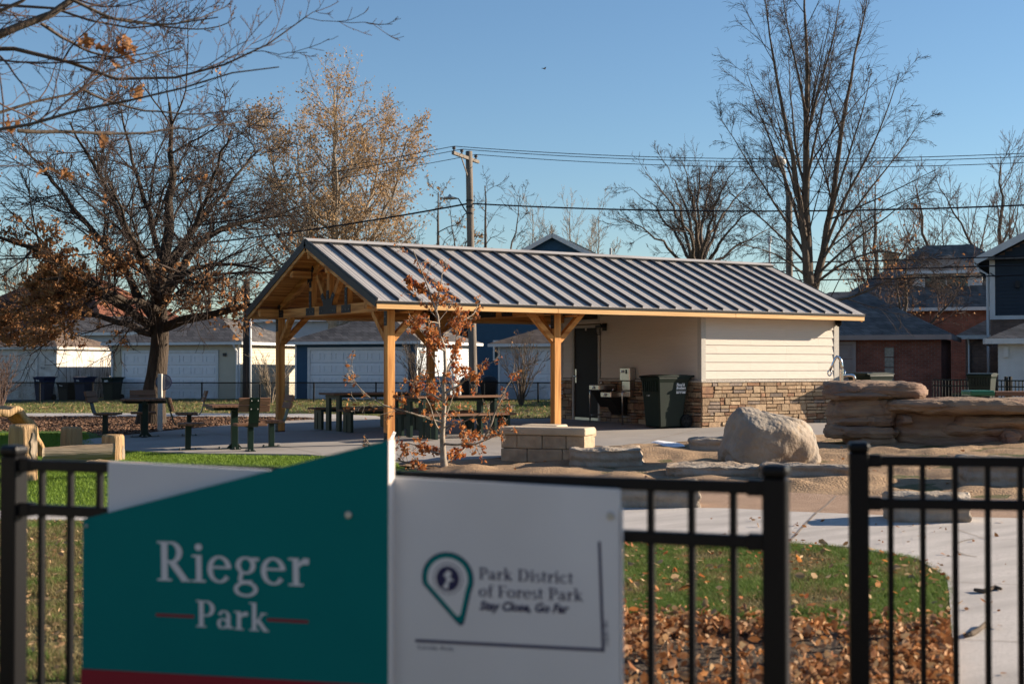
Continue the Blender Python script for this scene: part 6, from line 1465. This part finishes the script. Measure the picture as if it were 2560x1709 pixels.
# ---- branches reaching in from a street tree on the left
FD = 9.0; sb_ = LD(-5.6, 8.6); sbase = np.array(on_ground(sb_))
st0 = np.array([sbase, sbase + UP * 1.8 + rv * .05, sbase + UP * 3.2 - rv * .02, sbase + UP * 4.6 + fw * .1, sbase + UP * 6.5])
def from_trunk(z, pl, D0, dd): return [sbase + UP * z] + PXD(pl, D0, dd)
B_ = [(st0, .2, .1), (from_trunk(3.1, [(-60, 112), (0, 86), (100, 45), (180, 0), (260, -60)], 8.8, .3), .05, .02),
      (from_trunk(3.0, [(-40, 78), (20, 94), (100, 132), (200, 172), (330, 187), (450, 195), (520, 166), (600, 136), (640, 130), (690, 80), (706, 36)], 9.0, .3), .03, .004),
      (from_trunk(2.6, [(-60, 268), (0, 258), (60, 245), (140, 215), (230, 180), (330, 140), (420, 108)], 9.6, .6), .026, .004),
      (from_trunk(2.5, [(-40, 302), (40, 300), (120, 275), (230, 240), (300, 215), (400, 185), (520, 178), (640, 154)], 8.6, .3), .024, .004),
      (PXD([(40, 300), (150, 303), (300, 306), (450, 292), (560, 278)], 8.7, .8), .014, .004), (from_trunk(3.4, [(-60, 0), (40, -12), (130, 20), (220, 48), (300, 75), (400, 82), (500, 40)], 9.2, -.3), .022, .004),
      (PXD([(95, 55), (160, 100), (240, 135), (330, 130), (400, 110)], 9.0, .4), .012, .003), (PXD([(100, -40), (200, 20), (290, 55), (350, 60), (450, 50), (520, 15)], 8.6, .5), .014, .003),
      (PXD([(180, 200), (260, 235), (350, 260), (470, 262), (580, 250)], 9.3, .4), .01, .003), (from_trunk(3.2, [(-80, 60), (0, 40), (60, 0), (110, -50)], 8.5, 0), .03, .01), (PXD([(230, 40), (330, 50), (420, 68), (520, 62), (540, 40)], 9.4, .1), .009, .003)]
sp = [dict(n=6, m=13, t0=.12, ang=46, angs=12, lr=.26, fall=.5, rr=.55, wander=.11, up=.25, tip=.4, rmin=.0026, rl=.014, skip0=1),
      dict(n=4, m=5, t0=.2, ang=44, angs=14, lr=.42, fall=.3, rr=.6, wander=.13, up=.3, rmin=.0022, rl=.014), dict(n=2, m=3, t0=.3, ang=42, angs=14, lr=.4, fall=.3, rr=.7, wander=.1, up=.3, rmin=.002, rl=.02)]
ov = build_tree('street_tree', 'bare street tree branches reaching in overhead with a few curled leaves', [b[0] for b in B_], [(b[1], b[2]) for b in B_], sp, sbase, m_barkgrey, m_twigred, 102, sides=(9, 5, 4, 3, 3))
q = np.random.default_rng(5); Pl = []
for (px_, py_, n_, s_) in ((205, 84, 5, .03), (297, 88, 9, .045), (262, 121, 2, .012), (322, 200, 4, .03), (28, 268, 4, .03), (110, 372, 3, .02), (150, 378, 3, .02), (240, 305, 2, .02)):
    c = A(px_, py_, 9.0); Pl.append(c + q.normal(size=(n_, 3)) * s_)
lobes = [(0, -.5), (.1, -.3), (.34, -.28), (.16, -.08), (.42, .1), (.18, .16), (.26, .38), (.06, .36), (0, .52), (-.06, .36), (-.26, .38), (-.18, .16), (-.42, .1), (-.16, -.08), (-.34, -.28), (-.1, -.3)]
for c in np.vstack(Pl) - sbase:
    d = nrm(q.normal(size=3) * np.array([.5, .5, .4]) + np.array([0, 0, -1.0])); s_ = nrm(np.cross(d, q.normal(size=3))); nn = np.cross(d, s_); z_ = .1 * q.uniform(.8, 1.3); cu = q.uniform(.5, 1.6)
    vv = [c + d * (b + .5) * z_ + s_ * a * z_ * .9 + nn * z_ * cu * (a * a + .25 * math.sin(5 * b)) for a, b in lobes] + [c + d * (b + .5) * z_ + nn * z_ * cu * .25 * math.sin(5 * b) for b in (-.5, -.25, 0, .25, .52)]
    mid = [16, 16, 17, 17, 18, 18, 19, 19, 20, 19, 19, 18, 18, 17, 17, 16]
    obj_from('leaf', vv, [(i, (i + 1) % 16, mid[(i + 1) % 16], mid[i]) if mid[i] != mid[(i + 1) % 16] else (i, (i + 1) % 16, mid[i]) for i in range(16) if i not in (8, 7) or True], m_leaf_oak, ov)

def generic(name, label, px_, D, py_top, width_px, seed, m_tr, m_tw, r0, specs, py_base=None, leaves=None, lean=0, nst=1, spread=.0, fork=.35, group='background trees', cat='tree'):
    p = A(px_, 900, D); base = np.array([p[0], p[1], float(gz(p[0], p[1])) - .1]); H = float(A(px_, py_top, D)[2]) - base[2]; q = np.random.default_rng(seed + 500)
    tr = [[base, base + UP * H * .3, base + UP * H * .6 + rv * lean * .5, base + UP * H + rv * lean]]; rr = [(r0, r0 * .12)]
    for k in range(nst - 1):
        a = 2 * math.pi * k / max(1, nst - 1) + q.uniform(-.4, .4); d = rv * math.cos(a) + fw * math.sin(a); z0 = H * fork * q.uniform(.7, 1.25)
        tr.append([base + UP * z0, base + UP * (z0 + H * .16) + d * spread * .35, base + UP * (z0 + H * .36) + d * spread * .75, base + UP * H * q.uniform(.8, .96) + d * spread * q.uniform(.9, 1.15)]); rr.append((r0 * .42, r0 * .07))
    return build_tree(name, label, tr, rr, specs, base, m_tr, m_tw, seed, leaves, group, cat)
def bare(l1, m1=14, up=.4, ang=40, rmin=.008, t0=.3, m2=7, m3=3, wander=.06, droop=0): return [
    dict(n=8, m=m1, t0=t0, ang=ang, angs=9, lr=l1, fall=.6, rr=.5, wander=wander, up=up, tip=.25, rl=.014, rmin=rmin * 1.2, even=True),
    dict(n=6, m=m2, t0=.12, ang=36, angs=10, lr=.55, fall=.45, rr=.55, wander=wander * 1.2, up=up * .6, tip=.3, rmin=rmin, rl=.01), dict(n=4, m=m3, t0=.12, ang=35, angs=12, lr=.55, fall=.4, rr=.65, wander=wander * 1.4, up=up * .4, tip=.4, rmin=rmin * .8, rl=.01)]
# sycamore
allp = lambda P, q: q.uniform(size=len(P)) < 2
generic('sycamore_tree', 'pale barked sycamore full of golden brown leaves behind the shelter', 765, 74, 205, 370, 103, m_barkpale, m_barkpale, .38,
        [dict(n=7, m=40, t0=.2, ang=56, angs=9, lr=.40, fall=.62, rr=.5, wander=.08, up=.55, tip=.3, rl=.02, rmin=.014, even=True), dict(n=6, m=7, t0=.15, ang=38, angs=12, lr=.5, fall=.4, rr=.55, wander=.09, up=.3, rmin=.009, rl=.012), dict(n=4, m=4, t0=.15, ang=38, angs=14, lr=.55, fall=.3, rr=.6, wander=.1, up=.15, rmin=.007, rl=.012)],
        leaves=dict(pick=allp, n=21000, size=.12, spread=.18, mat=m_leaf_gold), nst=6, spread=4.2, fork=.28)
# tall bare tree on the right
TD = 43; tb = A(1862, 900, TD); tb = np.array([tb[0], tb[1], float(gz(tb[0], tb[1])) - .1])
S_ = [([(1862, 930), (1860, 800), (1858, 660), (1851, 520), (1849, 400), (1848, 200), (1847, 20), (1846, -60)], 0, .25, .02), ([(1858, 680), (1845, 560), (1838, 470), (1824, 380), (1795, 250), (1768, 110), (1750, -30)], -1, .13, .012),
      ([(1862, 690), (1885, 600), (1903, 500), (1918, 400), (1930, 280), (1958, 150), (1985, 30), (1996, -40)], 1, .14, .012), ([(1850, 320), (1878, 200), (1912, 90), (1930, -20)], 1.5, .06, .01), ([(1848, 260), (1830, 160), (1805, 60), (1795, -30)], -1.5, .05, .01),
      ([(1845, 560), (1822, 470), (1785, 370), (1742, 260), (1715, 170)], 1.5, .06, .01), ([(1892, 570), (1930, 470), (1985, 370), (2035, 260), (2062, 170)], -1.0, .06, .01), ([(1848, 590), (1800, 500), (1740, 410), (1690, 330), (1650, 270)], -1, .05, .008), ([(1890, 590), (1945, 500), (2015, 410), (2080, 330), (2115, 270)], 1, .05, .008),
      ([(1852, 610), (1800, 550), (1735, 490), (1670, 440), (1635, 420)], 1.5, .045, .008), ([(1880, 625), (1950, 560), (2030, 500), (2100, 450), (2140, 440)], -1.5, .045, .008), ([(1845, 520), (1812, 400), (1785, 280), (1765, 190)], 2.5, .05, .008), ([(1905, 490), (1940, 380), (1975, 270), (2000, 160)], -2.5, .05, .008),
      ([(1862, 660), (1905, 620), (1960, 590), (2030, 570), (2100, 590), (2160, 640)], -3, .05, .008), ([(1862, 690), (1910, 690), (1970, 680), (2040, 640), (2110, 620), (2180, 660)], -5, .045, .008), ([(1858, 640), (1810, 600), (1750, 570), (1690, 560)], -2, .04, .008), ([(1849, 420), (1875, 300), (1900, 190), (1915, 90)], -2.5, .05, .008), ([(1849, 450), (1822, 320), (1812, 200), (1808, 90)], 2.5, .05, .008)]
build_tree('linden_tree', 'tall bare tree with drooping twigs rising behind the cream room', [PXD(p, TD, dd) for p, dd, a, b in S_], [(a, b) for p, dd, a, b in S_],
           [dict(n=9, m=15, t0=.14, ang=36, angs=8, lr=.36, fall=.55, rr=.42, wander=.03, up=.25, tip=.3, rl=.0085, droop=1.5, rmin=.006, skip0=0), dict(n=6, m=9, t0=.1, ang=33, angs=9, lr=.52, fall=.45, rr=.6, wander=.05, up=-.15, tip=.3, rmin=.0048, rl=.007, droop=.8), dict(n=4, m=5, t0=.1, ang=34, angs=10, lr=.5, fall=.4, rr=.7, wander=.07, up=-.45, tip=.4, rmin=.0038, rl=.007)],
           tb, m_barkgrey, m_twig, 104, sides=(10, 4, 3, 3, 3), jig=.002)
# hanging twigs in front of the brick garage
hb = [([(1985, 715), (2040, 700), (2090, 660), (2140, 620)], 0, .05, .012), ([(1900, 690), (1985, 640), (2060, 625), (2130, 650)], .5, .04, .01)]
ED = 88; eb = A(1603, 900, ED); eb = np.array([eb[0], eb[1], float(gz(eb[0], eb[1])) - .1])
E_ = [([(1603, 930), (1602, 760), (1602, 640), (1604, 540), (1606, 450), (1604, 385)], 0, .36, .03)]
for k, (x0, y0, x1, y1) in enumerate(((1602, 650, 1420, 500), (1602, 640, 1445, 430), (1602, 630, 1480, 395), (1603, 610, 1525, 375), (1603, 580, 1565, 372), (1604, 590, 1645, 370), (1603, 610, 1690, 382), (1602, 630, 1730, 410), (1602, 640, 1765, 455), (1602, 655, 1780, 520), (1602, 620, 1590, 400), (1602, 640, 1540, 440), (1602, 640, 1670, 440))):
    xm, ym = x0 + (x1 - x0) * .42, y0 + (y1 - y0) * .6
    E_.append(([(x0, y0), ((x0 + xm) / 2, (y0 + ym) / 2 - 6), (xm, ym), (x0 + (x1 - x0) * .74, y0 + (y1 - y0) * .86), (x1, y1)], (-5, 4, -3, 5, -4, 3, -5, 5, -3, 4, 8, -8, 9)[k], .15, .015))
build_tree('elm_tree', 'wide bare elm with dark fans of branches above the shelter roof', [PXD(p, ED, dd) for p, dd, a, b in E_], [(a, b) for p, dd, a, b in E_],
           [dict(n=7, m=13, t0=.25, ang=36, angs=10, lr=.3, fall=.4, rr=.45, wander=.05, up=.2, tip=.3, rl=.012, rmin=.012), dict(n=5, m=8, t0=.12, ang=35, angs=11, lr=.52, fall=.4, rr=.6, wander=.07, up=.12, tip=.35, rmin=.0095, rl=.01), dict(n=3, m=5, t0=.12, ang=35, angs=12, lr=.52, fall=.35, rr=.7, wander=.09, up=.1, tip=.5, rmin=.0078, rl=.01)],
           eb, m_barkgrey, m_twig, 105, group='background trees', sides=(8, 4, 3, 3, 3), jig=.008)
generic('bare_tree', 'small gnarled bare tree left of the utility pole', 1005, 92, 440, 150, 106, m_barkgrey, m_twig, .3, bare(.4, 10, .3, 50, .012, wander=.2), nst=3, spread=2.5, leaves=dict(pick=allp, n=500, size=.2, spread=.2, mat=m_leaf_gold))
generic('bare_tree', 'small gnarled bare tree right of the utility pole', 1112, 95, 425, 150, 107, m_barkgrey, m_twig, .3, bare(.4, 10, .3, 50, .012, wander=.2), nst=3, spread=2.8)
generic('bare_tree', 'thin pale bare tree just left over the blue gable', 1222, 120, 478, 80, 108, m_barkpale, m_barkpale, .2, bare(.38, 14, .8, 34, .013), nst=2, spread=1.5)
generic('bare_tree', 'thin pale bare tree just right over the blue gable', 1308, 118, 480, 100, 109, m_barkpale, m_barkpale, .22, bare(.38, 14, .8, 34, .013), nst=3, spread=2.0)
generic('bare_tree', 'thin pale bare tree beside the wide elm', 1372, 122, 495, 80, 110, m_barkpale, m_barkpale, .2, bare(.38, 13, .8, 34, .013), nst=2, spread=1.5)
generic('bare_tree', 'bare tree leaning behind the dormer house', 2010, 95, 420, 200, 111, m_barkgrey, m_twigred, .3, bare(.42, 14, .55, 42, .011), nst=4, spread=3.5, leaves=dict(pick=allp, n=300, size=.2, spread=.2, mat=m_leaf_oak))
generic('bare_tree', 'brown bare tree left of the navy house', 2170, 92, 425, 160, 112, m_barkgrey, m_twigred, .3, bare(.42, 14, .6, 40, .011), nst=4, spread=3.0, lean=-2)
generic('bare_tree', 'brown bare tree spreading over the navy house roof', 2300, 86, 368, 200, 113, m_barkgrey, m_twigred, .34, bare(.44, 16, .55, 42, .011), nst=4, spread=4.5)
generic('bare_tree', 'dark bare tree behind the grey roofed house and the oak', 250, 100, 560, 200, 114, m_barkgrey, m_twig, .3, bare(.4, 14, .5, 42, .012), nst=4, spread=3.5)
generic('bare_tree', 'dark bare tree behind the beige garage and the oak', 480, 104, 540, 200, 115, m_barkgrey, m_twig, .3, bare(.4, 14, .5, 42, .012), nst=4, spread=3.5)
generic('bare_tree', 'bare tree behind the brown roofed house', 60, 120, 560, 200, 116, m_barkgrey, m_twig, .3, bare(.4, 14, .5, 42, .012), nst=4, spread=3.5)
generic('bare_tree', 'reddish bare tree between the linden and the dormer house', 2080, 66, 560, 120, 117, m_barkgrey, m_twigred, .2, bare(.42, 14, .4, 45, .01), nst=4, spread=3.0, leaves=dict(pick=allp, n=500, size=.12, spread=.15, mat=m_leaf_oak))
# conifer
cb_ = A(2206, 900, 78); cb_ = np.array([cb_[0], cb_[1], float(gz(cb_[0], cb_[1])) - .1]); cH = float(A(2206, 585, 78)[2]) - cb_[2]
cf = build_tree('conifer', 'dark conifer between the dormer house and the navy house', [[cb_, cb_ + UP * cH * .5, cb_ + UP * cH]], [(.2, .03)],
    [dict(n=5, m=90, t0=.1, ang=85, angs=8, lr=.3, fall=.9, rr=.4, wander=.05, up=-.15, tip=.3, rl=.015, rmin=.01), dict(n=3, m=14, t0=.1, ang=50, angs=12, lr=.3, fall=.4, rr=.5, wander=.1, up=-.3, rmin=.01, rl=.015)], cb_, m_barkgrey, m_needle, 118,
    dict(pick=allp, n=16000, size=.24, spread=.1, mat=m_needle))
# dormant shrubs along the mesh fence
def shrub(label, px_, pyb, D, H, sprd, n, seed, m_, rmin=.006, leaves=None):
    p = A(px_, pyb, D); base = np.array([p[0], p[1], float(gz(p[0], p[1])) - .03]); q = np.random.default_rng(seed); tr = []; rr = []
    for k in range(n):
        a = q.uniform(0, 6.28); d = (rv * math.cos(a) + fw * math.sin(a)) * sprd * q.uniform(.25, 1); h = H * q.uniform(.7, 1.05)
        tr.append([base + d * .03, base + d * .25 + UP * h * .3, base + d * .6 + UP * h * .65, base + d + UP * h]); rr.append((.022, .005))
    build_tree('bare_shrub', label, tr, rr, [dict(n=4, m=7, t0=.25, ang=30, angs=10, lr=.35, fall=.5, rr=.5, wander=.1, up=.3, rmin=rmin, rl=.02), dict(n=3, m=3, t0=.3, ang=32, angs=10, lr=.45, fall=.3, rr=.6, wander=.1, up=.2, rmin=rmin * .9, rl=.02)], base, m_, m_, seed, leaves, 'bare shrubs by the mesh fence', 'shrub', sides=(6, 4, 3, 3, 3))
shrub('thin pale bare shrub beside the dark utility pole', 622, 921, 50, 1.9, .9, 12, 121, m_barkpale)
shrub('dense bare shrub behind the front shelter post and the sapling', 955, 930, 47, 2.3, 1.0, 16, 122, m_barkgrey)
shrub('large bare shrub in front of the pale grey garage', 1195, 934, 43, 2.3, 1.1, 18, 123, m_barkgrey, leaves=dict(pick=allp, n=40, size=.07, spread=.03, mat=m_leaf_oak))
shrub('pinkish bare shrub at the mulch edge by the old white garage', 2, 905, 45, 1.9, .9, 16, 124, m_twigred)
# ---- the beech sapling
bb_ = G(1017, 1075); bbase = np.array(on_ground(bb_)); BD = float((bbase - CAM) @ fw)
def b6(l): return [((980 + .3828 * x) / KP, (600 + .3827 * y) / KP) for x, y in l]
tr = [PXD(b6([(342, 1500), (336, 1350), (335, 1200), (348, 1040), (345, 900), (335, 750), (328, 640), (300, 540), (282, 460), (258, 380), (232, 320), (205, 230), (175, 160), (140, 70)]), BD),
      PXD(b6([(335, 1190), (240, 1170), (150, 1140), (60, 1110), (-60, 1080), (-180, 1010), (-240, 920), (-290, 840)]), BD, -.6), PXD(b6([(345, 1330), (440, 1340), (540, 1330), (640, 1300), (720, 1250), (790, 1230), (860, 1260)]), BD, -.5),
      PXD(b6([(345, 880), (390, 780), (420, 680), (430, 560), (420, 460)]), BD, .5), PXD(b6([(340, 720), (300, 690), (240, 650), (170, 560), (110, 480)]), BD, -.5), PXD(b6([(330, 620), (400, 570), (470, 520), (540, 480), (560, 420)]), BD, .5),
      PXD(b6([(285, 470), (300, 380), (320, 280), (330, 200), (350, 130)]), BD, .2), PXD(b6([(235, 330), (180, 310), (130, 290), (100, 260)]), BD, -.2), PXD(b6([(345, 1450), (440, 1400), (500, 1330), (520, 1250)]), BD, .4), PXD(b6([(340, 1400), (250, 1380), (150, 1330), (40, 1330)]), BD, .4),
      PXD(b6([(340, 1050), (260, 1010), (180, 980), (90, 900)]), BD, .6), PXD(b6([(345, 1000), (420, 960), (500, 900), (560, 880), (640, 800)]), BD, -.4), PXD(b6([(600, 1300), (660, 1180), (700, 1050), (790, 900), (800, 800)]), BD - .3, -.1), PXD(b6([(-180, 1280), (-120, 1380), (-60, 1420), (40, 1440), (200, 1470), (330, 1480)][::-1]), BD, -.4)]
rr = [(.044, .006)] + [(.018, .004)] * (len(tr) - 1)
bax = np.array(tr[0])
def beechpick(P, q):
    lat = (P - CAM) @ rv; la = np.interp(P[:, 2], bax[:, 2], (bax - CAM) @ rv); r_ = np.abs(lat - la)
    return q.uniform(size=len(P)) < np.clip(1.3 - .36 * (P[:, 2] - .3), .15, 1) * (np.exp(-(r_ / .46) ** 2) + .13)
build_tree('beech_sapling', 'young pale barked sapling with rust orange leaves before the shelter', tr, rr,
           [dict(n=6, m=13, t0=.1, ang=52, angs=14, lr=.24, fall=.45, rr=.5, wander=.15, up=.3, tip=.4, rl=.016, rmin=.0036), dict(n=4, m=5, t0=.2, ang=50, angs=16, lr=.45, fall=.3, rr=.6, wander=.18, up=.1, rmin=.003, rl=.018), dict(n=2, m=2, t0=.4, ang=45, angs=16, lr=.5, fall=.3, rr=.7, wander=.12, up=.1, rmin=.0026, rl=.02)],
           bbase, m_beech, m_beech, 131, dict(pick=beechpick, lv=2, n=3500, size=.05, spread=.02, mat=m_leaf_rust), sides=(9, 5, 4, 3, 3))
tg = A(902, 998, BD - .4); top(MB().box((0, 0, 0), (.05, .004, .11), np.array(Matrix.Rotation(R(28), 3, 'Y'))).build('plant_tag', m_tagwhite, None), 'white nursery tag tied on a sapling branch', 'tag').location = tuple(tg)
# one bird high in the sky
BS = .6
bi = thing('bird', 'tiny dark bird flying high in the clear sky', 'bird', tuple(A(1249, 158, 70)), YAW + .6)
m = MB().lathe([(.001, -.16), (.03, -.12), (.06, -.02), (.055, .06), (.03, .12), (.001, .15)], 10); m.v = [(z, y, x) for x, y, z in m.v]; m.build('body', m_poledark, bi, smooth=True)
for s_ in (-1, 1): MB().add([(.06, .03 * s_, .02), (-.06, .03 * s_, .02), (-.1, .2 * s_, .1), (-.05, .38 * s_, .06), (.04, .2 * s_, .11)], [(0, 1, 2, 3, 4)]).build('wing', m_poledark, bi)
MB().add([(-.1, .03, 0), (-.1, -.03, 0), (-.24, -.06, 0), (-.24, .06, 0)], [(0, 1, 2, 3)]).build('tail', m_poledark, bi)
bi.scale = (BS, BS, BS)
